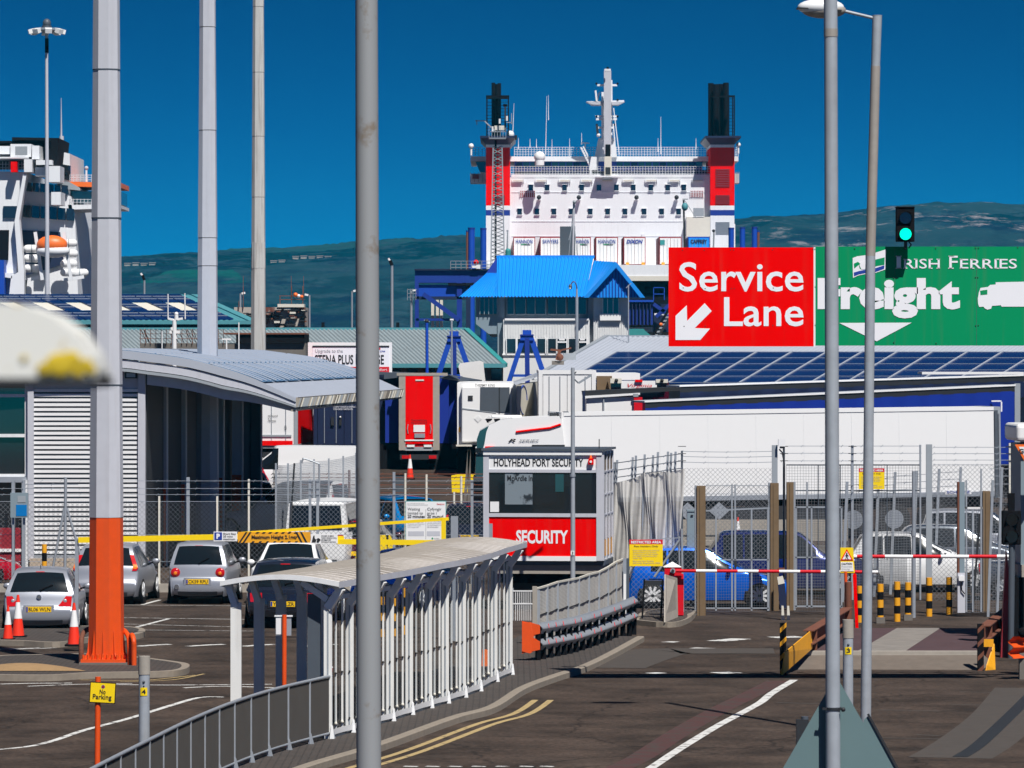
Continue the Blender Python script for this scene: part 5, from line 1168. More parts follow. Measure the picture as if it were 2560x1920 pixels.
# walls
mb = MB(); mb.pb(82, 357, 968, 1400, YV + .5, .2, 'steel_dark')
for k in range(40):
    c = 972 + k * 11.9
    if c > 1388: break
    mb.prism([W(83, c, YV + .5), W(83, c + 7.6, YV + .5), W(83, c + 7.6, YV + .40), W(83, c + .8, YV + .40)], (X(356, YV) - X(83, YV), 0, 0), 'clean_white')
mb.build('slatted_wall', e)
mb = MB()
for a, b in ((69, 84), (345, 363)): mb.pb(a, b, 905, 1400, YV + .3, .3, 'mast_grey')
mb.pb(84, 345, 1388, 1397, YV + .3, .2, 'galv'); mb.pb(84, 345, 900, 972, YV + .45, .2, 'mast_grey'); mb.build('trim', e)
mb = MB(); mb.prism([(X(72, YV), YV + .2, 0), (X(378, YV), YV + .2, 0), (X(366, YV), YV + .2, Z(1397, YV)), (X(72, YV), YV + .2, Z(1397, YV))], (0, .6, 0), 'brick_beige'); mb.build('plinth', e)
mb = MB(); mb.pb(-320, 70, 970, 1500, YV + .6, .3, 'glass_dark'); o = mb.build('window', e)
mb = MB()
for c in (985, 1085, 1185): mb.pb(-320, 70, c, c + 8, YV + .5, .2, 'white')
for a in (-230, -120, -10, 66): mb.pb(a - 4, a + 4, 960, 1190, YV + .48, .2, 'white')
mb.pb(-320, 72, 1192, 1206, YV + .4, .3, 'galv'); mb.pb(-320, 70, 1320, 1440, YV + .45, .2, 'dull_red'); mb.pb(-320, 70, 1372, 1380, YV + .4, .1, 'clean_white'); mb.pb(-320, 70, 1436, 1470, YV + .35, .2, 'mast_grey')
mb.pb(56, 70, 1200, 1460, YV + .3, .2, 'white'); mb.build('frame', o)
mb = MB(); mb.pb(312, 342, 930, 946, YV + .28, .2, 'dark'); mb.pb(316, 338, 933, 943, YV + .26, .05, 'galv'); mb.build('floodlight', e)
wx0 = X(363, YV)
mb = MB(); mb.prism([(wx0, YV + .6, 0), (wx0 + 1.45, YV + 22, 0), (wx0 + 1.45, YV + 22, 5.6), (wx0, YV + .6, 5.9)], (-.3, 0, 0), 'dark')  # near-black wall colour carries the shade inside the open bays
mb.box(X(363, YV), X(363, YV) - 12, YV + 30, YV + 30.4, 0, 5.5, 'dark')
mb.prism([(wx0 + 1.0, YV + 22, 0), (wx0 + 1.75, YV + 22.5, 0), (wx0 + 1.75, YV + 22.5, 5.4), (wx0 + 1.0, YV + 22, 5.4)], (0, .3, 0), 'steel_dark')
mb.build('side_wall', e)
mb = MB(); mb.pb(364, 652, 1290, 1500, YV + 24, .3, 'dark'); mb.pb(363, 655, 930, 1290, YV + 25, .3, 'black'); mb.build('back_wall', e)  # bay shade put into the dark and black wall colours
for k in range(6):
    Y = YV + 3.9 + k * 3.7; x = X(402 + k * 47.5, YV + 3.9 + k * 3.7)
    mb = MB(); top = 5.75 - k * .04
    mb.box(x - .15, x + .15, Y, Y + .28, 2.42 + .0 * k, top, 'mast_grey' if k < 5 else 'steel_dark'); mb.box(x + .15, x + .19, Y - .02, Y + .3, 0, top, 'clean_white'); c_ = mb.build('column', e)  # white strip on the right edge paints in grazing sunlight
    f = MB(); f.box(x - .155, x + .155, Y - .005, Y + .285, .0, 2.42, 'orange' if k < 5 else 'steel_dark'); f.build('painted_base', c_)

# ================================================================== TALL MASTS
def octmast(label, pxc, Y, H, d0, d1, joints, orange=False, m='mast_grey'):
    x = X(pxc, Y); e = thing('light_mast', label, 'mast', (x, Y, G(Y)), 'tall octagonal light masts')
    ts = [0] + joints + [H]
    for a, b in zip(ts[:-1], ts[1:]):
        r = lambda z: (d0 + (d1 - d0) * z / H) / 2 / math.cos(math.pi / 8)
        mb = MB(); mb.cyl((x, Y, G(Y) + a), (x, Y, G(Y) + b - .02), r(a) * 1.025, r(b), 8, m, smooth=False, rot=math.pi / 8 + .12); mb.cyl((x, Y, G(Y) + b - .02), (x, Y, G(Y) + b), r(b) * .97, n=8, m='black', rot=math.pi / 8 + .12); mb.build('mast_section', e)
    return e, x
YA = 94.6
e, x = octmast('grey octagonal mast with orange painted base, nearest of the three tall masts', 266, YA, 30, .63, .24, [2.95, 3.0, 9.05, 12.0, 16, 22])
for ch in list(e.children): bpy.data.objects.remove(ch)
s = FPX / YA
wz = lambda z: .66 - .0138 * z
rr = lambda z: wz(z) / 2 / math.cos(math.pi / 8)
segs = [(Z(1293, YA), 'orange', .12), (Z(962, YA), 'mast_grey', None), (Z(545, YA), 'mast_grey', None), (Z(174, YA), 'mast_grey', None), (18, 'mast_grey', None), (28, 'mast_grey', None)]
z0 = .12
for z1, m, _ in segs:
    mb = MB(); mb.cyl((x, YA, z0), (x, YA, z1), rr(z0) * (1.02 if m != 'orange' else 1.0), rr(z1) * (1 if m != 'orange' else .995), 8, m, smooth=False, rot=math.pi / 8 + .15)
    if m != 'orange': mb.cyl((x, YA, z1 - .015), (x, YA, z1 + .01), rr(z1) * 1.03, n=8, m='steel_dark', rot=math.pi / 8 + .15)
    mb.build('mast_section' if m != 'orange' else 'painted_base', e); z0 = z1
mb = MB(); mb.box(x - .47, x + .41, YA - .42, YA + .42, .16, .22, 'orange')
for k in range(10):
    a = math.pi * 2 * k / 10 + .2; c, s_ = math.cos(a), math.sin(a); r = rr(0)
    mb.prism([(x + c * r * .9, YA + s_ * r * .9, .22), (x + c * .45, YA + s_ * .42, .22), (x + c * .38, YA + s_ * .38, .34), (x + c * r * .95, YA + s_ * r * .95, .78)], (-s_ * .02, c * .02, 0), 'orange')
mb.build('base_plate', e)
for k in range(9):
    px = x - .42 + k * .095; mb = MB(); mb.cyl((px, YA - .38, .22), (px, YA - .38, .31), .028, n=6, m='orange'); mb.build('bolt', e)
mb = MB(); mb.box(x - .5, x + .45, YA - .46, YA + .45, .11, .16, 'concrete_dark'); mb.build('footing', e)
octmast('grey octagonal mast rising behind the terminal canopy, second of the three tall masts', 519, 141, 30, .65, .25, [8.8 - .25, Z(594, 141) - G(141), Z(325, 141) - G(141), Z(67, 141) - G(141)])
octmast('slim stained octagonal mast, farthest of the three tall masts', 646, 222, 34, .70, .34, [10, Z(670, 222) - 1.4, Z(492, 222) - 1.4, Z(340, 222) - 1.4, Z(180, 222) - 1.4, Z(16, 222) - 1.4], m='mast_stained')
# bent orange hoops round the first mast
def hoop(pts, label, grp='orange protection hoops', m='orange'):
    P = dens([Vector(p) for p in pts], 4); mb = MB(); mb.tube([tuple(p) for p in P], .05, 10, m); return solo(mb, 'protection_hoop', label, 'hoop barrier', (pts[0][0], pts[0][1], .12), grp)
def hw(px, py, Y): return tuple(W(px, py, Y))
xL, xR = X(200, 95), X(334, 94)
hoop([(X(203, 94.5), 94.5, .12), hw(203, 1625, 94.5), hw(204, 1596, 94.6), hw(212, 1578, 94.9), hw(226, 1572, 95.4), (X(232, 96.0), 96.0, .7), (X(236, 96.1), 96.1, .12)], 'dark shaded bent tube hoop left of the orange mast base', m='rust')  # orange tube coloured dark brown, its shade put into the colour
hoop([(X(325, 94.2), 94.2, .12), hw(324, 1620, 94.2), hw(322, 1594, 94.4), hw(312, 1578, 94.8), hw(302, 1572, 95.2), (X(298, 96), 96.0, .8), (X(294, 96.2), 96.2, .12)], 'orange bent tube hoop just right of the orange mast base')
hoop([(X(335, 94.0), 94.0, .12), hw(335, 1625, 94.0), hw(334, 1600, 94.0), hw(330, 1588, 94.2), hw(326, 1600, 94.5), (X(326, 94.6), 94.6, .12)], 'outer orange upright hoop, rightmost by the orange mast base')
# high light mast far left
Y = 300; e = thing('light_mast', 'tall slim mast topped by a ring of white floodlights at the far left', 'mast', (X(117, Y), Y, 0))
mb = MB(); mb.cyl((X(119, Y), Y, 0), W(116.5, 80, Y), .19, .09, 12, 'mast_grey'); mb.cyl(W(117, 132, Y), W(117, 96, Y), .12, .115, 10, 'black'); mb.build('pole', e)
mb = MB(); c = W(117, 76, Y); mb.cyl(c, c + Vector((0, 0, .12)), .9, n=20, m='galv'); mb.ball(c + Vector((0, 0, .45)), .26, 'steel_dark', 12, 8, (1, 1, 1.1)); mb.cyl(c + Vector((0, 0, .1)), c + Vector((0, 0, .3)), .3, n=12, m='steel_dark'); mb.build('head_ring', e)
for k in range(8):
    a = k * math.pi / 4 + .2; mb = MB(); p = c + Vector((math.cos(a) * .75, math.sin(a) * .75, 0)); q = c + Vector((math.cos(a) * 1.15, math.sin(a) * 1.15, -.12)); mb.bar(p, q, .42, .28, 'clean_white'); mb.build('floodlight', e)

# ================================================================== OVERHEAD SIGNS
YG_ = 88.0
crop = lambda cx, cy: (1620 + cx * .425, 560 + cy * .425)
e = thing('direction_sign', 'bright red overhead sign with white lettering Service Lane and a slanting arrow', 'sign', W(1853, 866, YG_))
mb = MB(); mb.pb(1671.5, 2034, 618.5, 866, YG_, .05, 'red'); mb.pb(2034, 2038.5, 618, 866, YG_ - .004, .05, 'clean_white'); mb.build('panel', e)
ptext('Service', 1698, 2009, 655, 729, YG_ - .002, e, 'text_white', .012)
ptext('Lane', 1810, 2009, 743, 816, YG_ - .002, e, 'text_white', .012)
def cpoly(pts, Y, m, nm, par, dep=.003): 
    mb = MB(); mb.prism([W(*crop(a, b), Y) for a, b in pts], (0, dep, 0), m); return mb.build(nm, par)
cpoly([(162, 540), (228, 478), (230, 570), (333, 466), (375, 512), (275, 612), (365, 615), (308, 682), (162, 682)], YG_ - .006, 'text_white', 'arrow', e)
mb = MB()
for cx, cy in ((203,155),(331,155),(486,153),(504,153),(732,152),(970,148),(207,376),(737,377),(212,602),(336,601),(488,605),(734,597),(336,380),(490,380),(508,380)): p = W(*crop(cx, cy), YG_); mb.ball(p + Vector((0, -.004, 0)), .011, 'dark', 8, 4)
mb.build('rivet', e)
e = thing('direction_sign', 'green overhead sign with white word Freight, shipping line flag and white lorry silhouette', 'sign', W(2400, 866, YG_))
mb = MB(); mb.pb(2038.5, 2760, 616.5, 864, YG_ + .002, .05, 'green'); mb.build('panel', e)
mb = MB()
for px in (2237, 2441): mb.pb(px, px + .7, 618, 864, YG_ - .001, .002, 'steel_dark')
for cx, cy in ((1215,145),(1692,143),(1926,141),(1944,141),(2175,138),(981,148),(983,371),(983,596),(1444,318),(1460,318),(1926,314),(1940,314),(1445,697),(1927,598),(1943,596),(1695,702)): p = W(*crop(cx, cy), YG_); mb.ball(p + Vector((0, -.004, 0)), .011, 'dark', 8, 4)
mb.build('rivet', e)
ptext('Freight', 2044, 2400, 695, 796, YG_ - .002, e, 'text_white', .045)
c1 = lambda a, b, c, d: (1620 + a * .425, 1620 + b * .425, 560 + c * .425, 560 + d * .425)
for t, q in (('I', (1462, 1488, 187, 262)), ('RISH', (1506, 1716, 205, 262)), ('F', (1772, 1822, 187, 262)), ('ERRIES', (1836, 2170, 205, 262))): ptext(t, *c1(*q), YG_ - .002, e, 'text_white', .006)
mb = MB()
def serif(a, b, y): 
    q = c1(a, b, y - 2.5, y + 2.5); mb.pb(*q, YG_ - .006, .004, 'text_white')
for a, b, y in ((1458,1492,189),(1458,1492,260),(1768,1800,189),(1766,1798,260),(1503,1522,207),(1501,1526,260),(1564,1584,207),(1564,1584,260),(1655,1674,207),(1655,1674,260),(1697,1718,207),(1697,1718,260),(1834,1850,207),(1834,1850,260),(1900,1915,207),(1898,1920,260),(1967,1982,207),(1965,1988,260),(2044,2064,207),(2044,2064,260)): serif(a, b, y)
mb.build('serif', e)
cpoly([(1125, 582), (1552, 580), (1345, 690)], YG_ - .006, 'text_white', 'arrow', e)
# flag
flag = [(1204, 200), (1230, 190), (1290, 182), (1340, 168), (1400, 149), (1396, 268), (1340, 287), (1290, 292), (1240, 302), (1206, 317)]
cpoly(flag, YG_ - .005, 'text_white', 'flag', e)
cpoly([(1211, 233), (1235, 222), (1246, 232), (1262, 222), (1290, 218), (1312, 215), (1392, 196), (1391, 240), (1350, 246), (1300, 262), (1260, 268), (1246, 262), (1240, 240), (1213, 262)], YG_ - .008, 'green', 'flag_band', e)
cpoly([(1252, 222), (1290, 214), (1300, 240), (1290, 262), (1256, 268), (1244, 244)], YG_ - .0095, 'text_white', 'flag_shape', e)
cpoly([(1211, 285), (1240, 277), (1280, 268), (1330, 262), (1391, 243), (1389, 263), (1338, 282), (1290, 286), (1240, 296), (1212, 308)], YG_ - .0085, 'text_blue', 'flag_band', e)
# lorry silhouette
trk = [(1940, 440), (1946, 404), (1956, 376), (2000, 370), (2012, 358), (2045, 356), (2045, 343), (2620, 330), (2620, 486), (2080, 486), (2076, 478), (2024, 482), (2018, 498), (1998, 504), (1980, 496), (1974, 486), (1948, 488), (1942, 470)]
cpoly(trk, YG_ - .006, 'text_white', 'lorry_symbol', e); cpoly([(1954, 392), (1996, 386), (1996, 414), (1956, 418)], YG_ - .009, 'green', 'cab_window', e)
# gantry behind
e = thing('sign_gantry', 'steel gantry carrying the red and green overhead signs', 'gantry', (X(2900, YG_ + 1), YG_ + .6, 0))
mb = MB()
for z in (6.7, 7.9):
    for yy in (.15, .75): mb.bar((X(1700, YG_), YG_ + yy, z), (X(2930, YG_), YG_ + yy, z), .08, m='galv')
for k in range(14):
    a = X(1700, YG_) + k * .66; mb.bar((a, YG_ + .15, 6.7), (a + .66, YG_ + .15, 7.9), .04, m='galv'); mb.bar((a, YG_ + .15, 6.7), (a, YG_ + .75, 6.7), .04, m='galv'); mb.bar((a, YG_ + .75, 6.7), (a, YG_ + .75, 7.9), .04, m='galv')
mb.build('truss', e)
mb = MB(); mb.cyl((X(2900, YG_), YG_ + .45, 0), (X(2900, YG_), YG_ + .45, 8.2), .2, .17, 16, 'galv'); mb.build('post', e)
# traffic light above the green sign
e = thing('traffic_light', 'black traffic light showing green above the green overhead sign', 'traffic light', W(2263, 618, YG_ - .42))
Y = YG_ - .42
mb = MB(); mb.pb(2241, 2286.5, 518, 604, Y, .22, 'black'); mb.pb(2240, 2287.5, 516, 520, Y - .02, .24, 'black'); h_ = mb.build('housing', e); bevel(h_, .015)
mb = MB(); mb.cyl(W(2264, 622, Y + .1), W(2264, 604, Y + .1), .03, n=10, m='dark'); mb.bar(W(2264, 622, Y + .1), W(2264, 622, YG_ + .1), .04, m='dark'); mb.tube([tuple(W(2272, 604, Y + .12)), tuple(W(2278, 612, Y + .2)), tuple(W(2272, 620, Y + .35))], .012, 6, 'black'); mb.build('bracket', e)
for py, m in ((545, 'maroon_paint'), (585, 'lamp_green')):
    mb = MB(); c = W(2264, py, Y - .005); mb.cyl(c + Vector((0, .02, 0)), c, .108, n=24, m=m); o = mb.build('lens', h_)
    v = MB(); v.grid(lambda u, w_: (c.x + .118 * math.cos(math.pi * (1.05 * u - .025)), c.y - .16 * w_ * (.55 + .45 * math.sin(math.pi * u)), c.z + .118 * math.sin(math.pi * (1.05 * u - .025))), 20, 3, 'black'); v.build('visor', h_)

# ================================================================== SECURITY CABIN
YCb = 116.0; mat('window_view', (.20, .24, .27), .3, var=.5, scale=2, col2=(.03, .035, .04), c2amt=.56)
cx0 = W(1505, 1125, YCb)
e = thing('security_cabin', 'small red and white security cabin with dark wide window on a concrete plinth', 'cabin', (cx0.x, cx0.y, Z(1408, YCb)), None, R(-6.5), local=True)
k_ = FPX / YCb; Wd = 296 / k_ / math.cos(R(6.5)); zb_ = Z(1408, YCb); hh = (1408 - 1125) / k_
xx = lambda px: (px - 1505) / k_ / math.cos(R(6.5))
zz = lambda py: (1408 - py) / k_
def lb(a, b, c, d, y, dep, m, mb): return mb.box(xx(a), xx(b), y, y + dep, zz(d), zz(c), m)
mb = MB(); mb.box(-Wd, 0, .06, 2.5, .05, hh - .02, 'white'); mb.build('body', e)
mb = MB(); lb(1208, 1222, 1128, 1402, 0, .08, 'mast_grey', mb); lb(1491, 1505, 1128, 1402, 0, .08, 'mast_grey', mb); lb(1222, 1491, 1174, 1182, 0.01, .08, 'mast_grey', mb); lb(1222, 1491, 1284, 1293, 0.0, .08, 'mast_grey', mb); lb(1222, 1491, 1391, 1403, 0.0, .08, 'clean_white', mb); lb(1208, 1505, 1125, 1138, -.03, .12, 'clean_white', mb)
mb.build('frame', e)
mb = MB(); lb(1222, 1491, 1139, 1174, .03, .04, 'clean_white', mb); fb_ = mb.build('fascia_board', e)
text('HOLYHEAD PORT SECURITY', xx(1234), xx(1458), zz(1167), zz(1147), .028, fb_, 'text_black', .022)
mb = MB(); lb(1222, 1491, 1182, 1284, .04, .02, 'glass_dark', mb); wo = mb.build('window', e)
mb = MB(); lb(1225, 1247, 1255, 1281, .025, .01, 'clean_white', mb); mb.build('notice', wo)
mb = MB(); lb(1262, 1331, 1184, 1262, .032, .004, 'window_view', mb); lb(1388, 1409, 1186, 1230, .032, .004, 'glass_teal', mb); rw_ = mb.build('rear_window', wo); text('McArdle In', xx(1268), xx(1331), zz(1203), zz(1189), .028, rw_, 'text_black', .01)
mb = MB(); lb(1222, 1491, 1293, 1391, .03, .03, 'red', mb); lb(1222, 1231, 1310, 1391, .022, .02, 'galv', mb); rp = mb.build('red_panel', e)
text('SECURITY', xx(1290), xx(1420), zz(1360), zz(1326), .028, rp, 'text_white', .035)
mb = MB(); lb(1472, 1484, 1146, 1161, -.08, .1, 'red', mb); mb.cyl((xx(1478), -.09, zz(1154)), (xx(1478), -.1, zz(1154)), .03, n=12, m='clean_white'); mb.cyl((xx(1477), -.02, zz(1146)), (xx(1477), -.02, zz(1138)), .035, .02, 10, 'orange_bright'); mb.build('siren', e)
mb = MB()
mb.box(0, .02, .1, 2.4, zz(1180), zz(1138), 'timber'); mb.box(0, .02, .1, 2.4, zz(1284), zz(1186), 'glass_dark'); mb.box(0, .02, .1, 2.4, zz(1350), zz(1290), 'maroon_paint'); mb.box(0, .02, .1, 2.4, zz(1392), zz(1352), 'amber'); mb.build('side_panel', e)
mb = MB()
for q in (0, .8, 1.6, 2.4): mb.box(0, .05, q, q + .09, .06, hh - .05, 'mast_grey')
for c in (1178, 1235, 1286): mb.box(0, .045, .09, 2.4, zz(c + 4), zz(c), 'mast_grey')
mb.build('side_frame', e)
mb = MB(); mb.box(-Wd - .05, .1, -.06, 2.6, hh - .02, hh + .03, 'steel_dark'); mb.cyl((xx(1495), .3, hh), (xx(1495), .3, hh + .26), .012, n=6, m='dark'); mb.build('roof', e)
mb = MB(); mb.box(-Wd, .05, .1, 2.45, -.06, .05, 'steel_dark'); mb.box(-Wd + .3, -.05, .15, 2.4, -.27, -.06, 'concrete'); mb.box(-Wd + .3, -.2, .3, 2.3, -.5, -.27, 'black'); mb.box(-Wd + .5, -.4, .6, 2.2, -zb_, -.5, 'dark'); mb.build('plinth', e)
# pole in front
mb = MB(); Y = 113.5; mb.cyl((X(1432, Y), Y, 0), W(1432, 920, Y), .062, .045, 12, 'galv_pole'); 
e = thing('lamp_post', 'grey galvanised post standing in front of the security cabin, small number tag on it', 'post', (X(1432, Y), Y, 0)); mb.build('pole', e)
mb = MB(); mb.cyl(W(1431.5, 1192, Y), W(1431.5, 1186, Y), .07, n=12, m='galv'); mb.tube([tuple(W(1428, 940, Y)), tuple(W(1440, 930, Y)), tuple(W(1428, 948, Y))], .012, 6, 'black'); mb.cyl(W(1431, 925, Y), W(1431, 919, Y), .035, n=8, m='galv'); mb.bar(W(1436, 948, Y), W(1446, 958, Y), .03, m='steel_dark'); mb.bar(W(1446, 958, Y), W(1478, 938, Y), .035, .05, 'galv'); mb.build('clamp', e)
mb = MB(); mb.pb(1427, 1436, 1377, 1388, Y - .075, .01, 'clean_white'); mb.build('number_tag', e); ptext('1', 1430.5, 1433, 1379, 1386, Y - .078, e, 'text_black')

# ================================================================== FENCES
def clipline(L, H, k, sgn):
    # points where s = k + sgn*z crosses the rectangle 0..L, 0..H
    z0, z1 = 0, H; a, b = k, k + sgn * H
    pts = []
    for s, z in ((a, 0), (b, H)):
        pts.append([s, z])
    (s0, z0), (s1, z1) = pts
    if s0 == s1: return None
    def at(sv): t = (sv - s0) / (s1 - s0); return [sv, t * H]
    if max(s0, s1) <= 0 or min(s0, s1) >= L: return None
    if s0 < 0: pts[0] = at(0)
    if s0 > L: pts[0] = at(L)
    if s1 < 0: pts[1] = at(0)
    if s1 > L: pts[1] = at(L)
    return pts
def chain(mb, P0, P1, z0, z1, cell=.11, w=.009, m='galv', z0b=None, z1b=None):
    P0 = Vector((P0[0], P0[1], 0)); P1 = Vector((P1[0], P1[1], 0)); L = (P1 - P0).length; d = (P1 - P0) / L; H = z1 - z0
    z0b = z0 if z0b is None else z0b; z1b = z1 if z1b is None else z1b
    def pt(s, z): 
        t = s / L; lo = z0 + (z0b - z0) * t; hi = z1 + (z1b - z1) * t; return P0 + d * s + Vector((0, 0, lo + (hi - lo) * z / H))
    n = int((L + H) / cell) + 1
    for sg in (1, -1):
        for i in range(-int(H / cell) - 1, n + 1):
            q = clipline(L, H, i * cell, sg)
            if q and abs(q[0][0] - q[1][0]) > .02: mb.bar(pt(*q[0]), pt(*q[1]), w, m=m)
def mesh_panel(mb, P0, P1, z0, z1, sx=.06, sz=.06, w=.006, m='mesh_grey', z0b=None, z1b=None):
    P0 = Vector((P0[0], P0[1], 0)); P1 = Vector((P1[0], P1[1], 0)); L = (P1 - P0).length; z0b = z0 if z0b is None else z0b; z1b = z1 if z1b is None else z1b
    n = max(1, int(L / sx)); k = max(1, int((z1 - z0) / sz))
    lo = lambda t: z0 + (z0b - z0) * t; hi = lambda t: z1 + (z1b - z1) * t
    for i in range(n + 1):
        t = i / n; p = P0.lerp(P1, t); mb.bar(p + Vector((0, 0, lo(t))), p + Vector((0, 0, hi(t))), w, m=m)
    for j in range(k + 1):
        u = j / k; mb.bar(P0 + Vector((0, 0, lo(0) + (hi(0) - lo(0)) * u)), P1 + Vector((0, 0, lo(1) + (hi(1) - lo(1)) * u)), w, m=m)
def wires(mb, P0, P1, zs, w=.012, m='galv', sag=.0, barbs=True, zoff=0):
    P0 = Vector((P0[0], P0[1], 0)); P1 = Vector((P1[0], P1[1], 0)); n = max(2, int((P1 - P0).length / .5))
    for z in zs:
        for i in range(n):
            a = P0.lerp(P1, i / n) + Vector((0, 0, z + zoff * i / n - sag * math.sin(math.pi * i / n))); b = P0.lerp(P1, (i+1) / n) + Vector((0, 0, z + zoff * (i+1) / n - sag * math.sin(math.pi * (i+1) / n)))
            mb.bar(a, b, w, m=m)
            if barbs: mb.bar(a + Vector((-.03, 0, -.03)), a + Vector((.03, 0, .03)), w * .8, m=m)
# A: fence behind the parked cars
YF1 = 125.35; zt1 = Z(1252, YF1)
e = thing('chain_link_fence', 'chain link fence running behind the parked cars up to the security cabin', 'fence', (X(560, YF1), YF1, 0))
mb = MB(); chain(mb, (X(-40, YF1), YF1), (X(1215, YF1), YF1), .22, zt1, .125, .007, 'mesh_grey'); mb.build('mesh', e)
mb = MB(); wires(mb, (X(-40, YF1), YF1 - .02), (X(1215, YF1), YF1 - .02), (zt1 - .02, 1.5, .8), .012, barbs=False); wires(mb, (X(-40, YF1), YF1 - .1), (X(1215, YF1), YF1 - .1), (Z(1221, YF1), Z(1202, YF1), Z(1236, YF1)), .011, 'galv'); mb.build('wire', e)
for px, t, wd in ((-20, 1200, .09), (33, 1200, .09), (58, 1200, .08), (398, 1240, .05), (470, 1193, .085), (543, 1240, .05), (622, 1198, .05), (775, 1198, .07), (794, 1198, .07), (985, 1180, .07), (1180, 1200, .07)):
    mb = MB(); mb.pb(px - wd * 48, px + wd * 48, t, 1497, YF1 - .08, .07, 'galv' if wd > .05 else 'cream'); mb.build('post', e)
mb = MB(); mb.cyl((X(162, YF1 - .5), YF1 - .5, 0), W(164, 1193, YF1 - .5), .04, n=8, m='galv'); mb.cyl((X(122, YF1 - .5), YF1 - .5, .1), W(161, 1270, YF1 - .5), .032, n=8, m='galv'); mb.cyl((X(215, YF1 - .5), YF1 - .5, .5), W(167, 1270, YF1 - .5), .032, n=8, m='galv')
wires(mb, (X(70, YF1), YF1 - .5), (X(200, YF1), YF1 - .5), (Z(1210, YF1), Z(1220, YF1)), .02)
solo(mb, 'fence_post', 'braced grey tripod fence post in front of the white slatted wall', 'post', (X(162, YF1 - .5), YF1 - .5, 0))
mb = MB(); Y = 124.6; mb.pb(26, 70, 1232, 1294, Y, .12, 'building_blue'); mb.pb(40, 67, 1262, 1290, Y - .01, .02, 'sky_paint'); mb.pb(44, 64, 1240, 1256, Y - .01, .02, 'grey'); 
for px in (33, 60): mb.pb(px - 3, px + 3, 1200, 1497, Y + .12, .06, 'galv')
solo(mb, 'notice_box', 'pale blue notice box on posts in front of the glazed wall at the left edge', 'notice', (X(48, Y), Y, 0))
# B: wire yard fence further back (behind van)
YF2 = 140.0; g2 = G(YF2)
e = thing('wire_fence', 'rusty wire strand fence in front of the trailers, right of the blurred pole', 'fence', (X(1000, YF2), YF2, g2))
mb = MB(); wires(mb, (X(680, YF2), YF2), (X(1230, YF2), YF2), [Z(c, YF2) for c in (1185, 1194, 1212, 1232, 1255)], .02, 'rust'); mb.build('wire', e)
for px, m, t in ((873, 'rust', 1175), (984, 'dark', 1180), (1013, 'cream', 1183), (1066, 'cream', 1186), (1135, 'cream', 1230), (1153, 'cream', 1190)):
    mb = MB(); mb.cyl((X(px, YF2), YF2, g2), W(px, t, YF2), .035, n=8, m=m); mb.build('post', e)
YF3 = 133.5; g3 = G(YF3)
e = thing('mesh_fence', 'grey mesh security fence with closely spaced posts in front of the white van', 'fence', (X(760, YF3), YF3, g3))
pts = [(690, 1158), (720, 1158), (752, 1150), (785, 1148), (822, 1146), (858, 1140), (890, 1132), (930, 1125)]
for i, (px, t) in enumerate(pts):
    Y = YF3 + i * .8; mb = MB(); mb.bar((X(px, Y), Y, G(Y)), W(px, t, Y), .05, m='galv'); mb.build('post', e)
    if i: 
        q, tq = pts[i-1]; Yq = YF3 + (i-1) * .8; mb = MB(); mesh_panel(mb, (X(q, Yq), Yq), (X(px, Y), Y), g3, Z(tq + 6, Yq), .045, .05, .008, 'galv', G(Y), Z(t + 6, Y)); mb.build('mesh_panel', e)
mb = MB(); sheet = lambda u, v: (X(690, YF3) + (X(900, YF3 + 5) - X(690, YF3)) * u, YF3 + .05 + 5 * u, g3 + .2 + v * (2.7 - g3 + u * .4)); mb.grid(sheet, 10, 4, 'shade_net'); mb.build('shade_netting', e)
mb = MB(); mb.tube([tuple(W(754, 1158, YF3 - .3)), tuple(W(758, 1146, YF3 - .3)), tuple(W(772, 1150, YF3 - .3)), tuple(W(798, 1160, YF3 - .3)), tuple((X(800, YF3), YF3 - .3, g3))], .025, 6, 'galv'); mb.bar((X(720, YF3), YF3 - .4, g3), W(736, 1158, YF3 - .4), .05, m='dark'); mb.build('brace', e)

# C: netted security fence right of the cabin
YN = 119.5
e = thing('netted_fence', 'tall security fence draped in pale wrinkled netting beside the security cabin', 'fence', (X(1620, YN), YN, 0))
mb = MB()
def drape(u, v):
    px = 1522 + (1707 - 1522) * u; top = 1206 + (1168 - 1206) * u + (5 * math.sin(u * 9)); Y = YN + .5 - u * 1.5
    wv = .02 * math.sin(u * 58 + math.sin(u * 17) * 2) + .012 * math.sin(u * 131 + v * 2)
    x = X(px, Y) + .05 * math.sin(v * 7 + u * 20); z = Z(top, Y) * v
    return (x, Y + wv, z)
mb.grid(drape, 120, 40, 'netting'); mb.build('netting', e)
for px, t in ((1537, 1155), (1543, 1150), (1582, 1143), (1590, 1139), (1612, 1136), (1633, 1138), (1645, 1130), (1670, 1129), (1678, 1132), (1689, 1129)):
    Y = YN + .6 - (px - 1522) / 185 * 1.5; mb = MB(); mb.bar((X(px - 6, Y), Y, 0), W(px - 3, 1210, Y), .06, m='galv'); mb.bar(W(px - 3, 1210, Y), W(px, t, Y), .055, m='galv'); mb.build('post', e)
mb = MB(); wires(mb, (X(1532, YN), YN + .4), (X(1705, YN - 1), YN - 1), [Z(c, YN) for c in (1160, 1178, 1196)], .022, 'galv', zoff=.28); mb.build('wire', e)
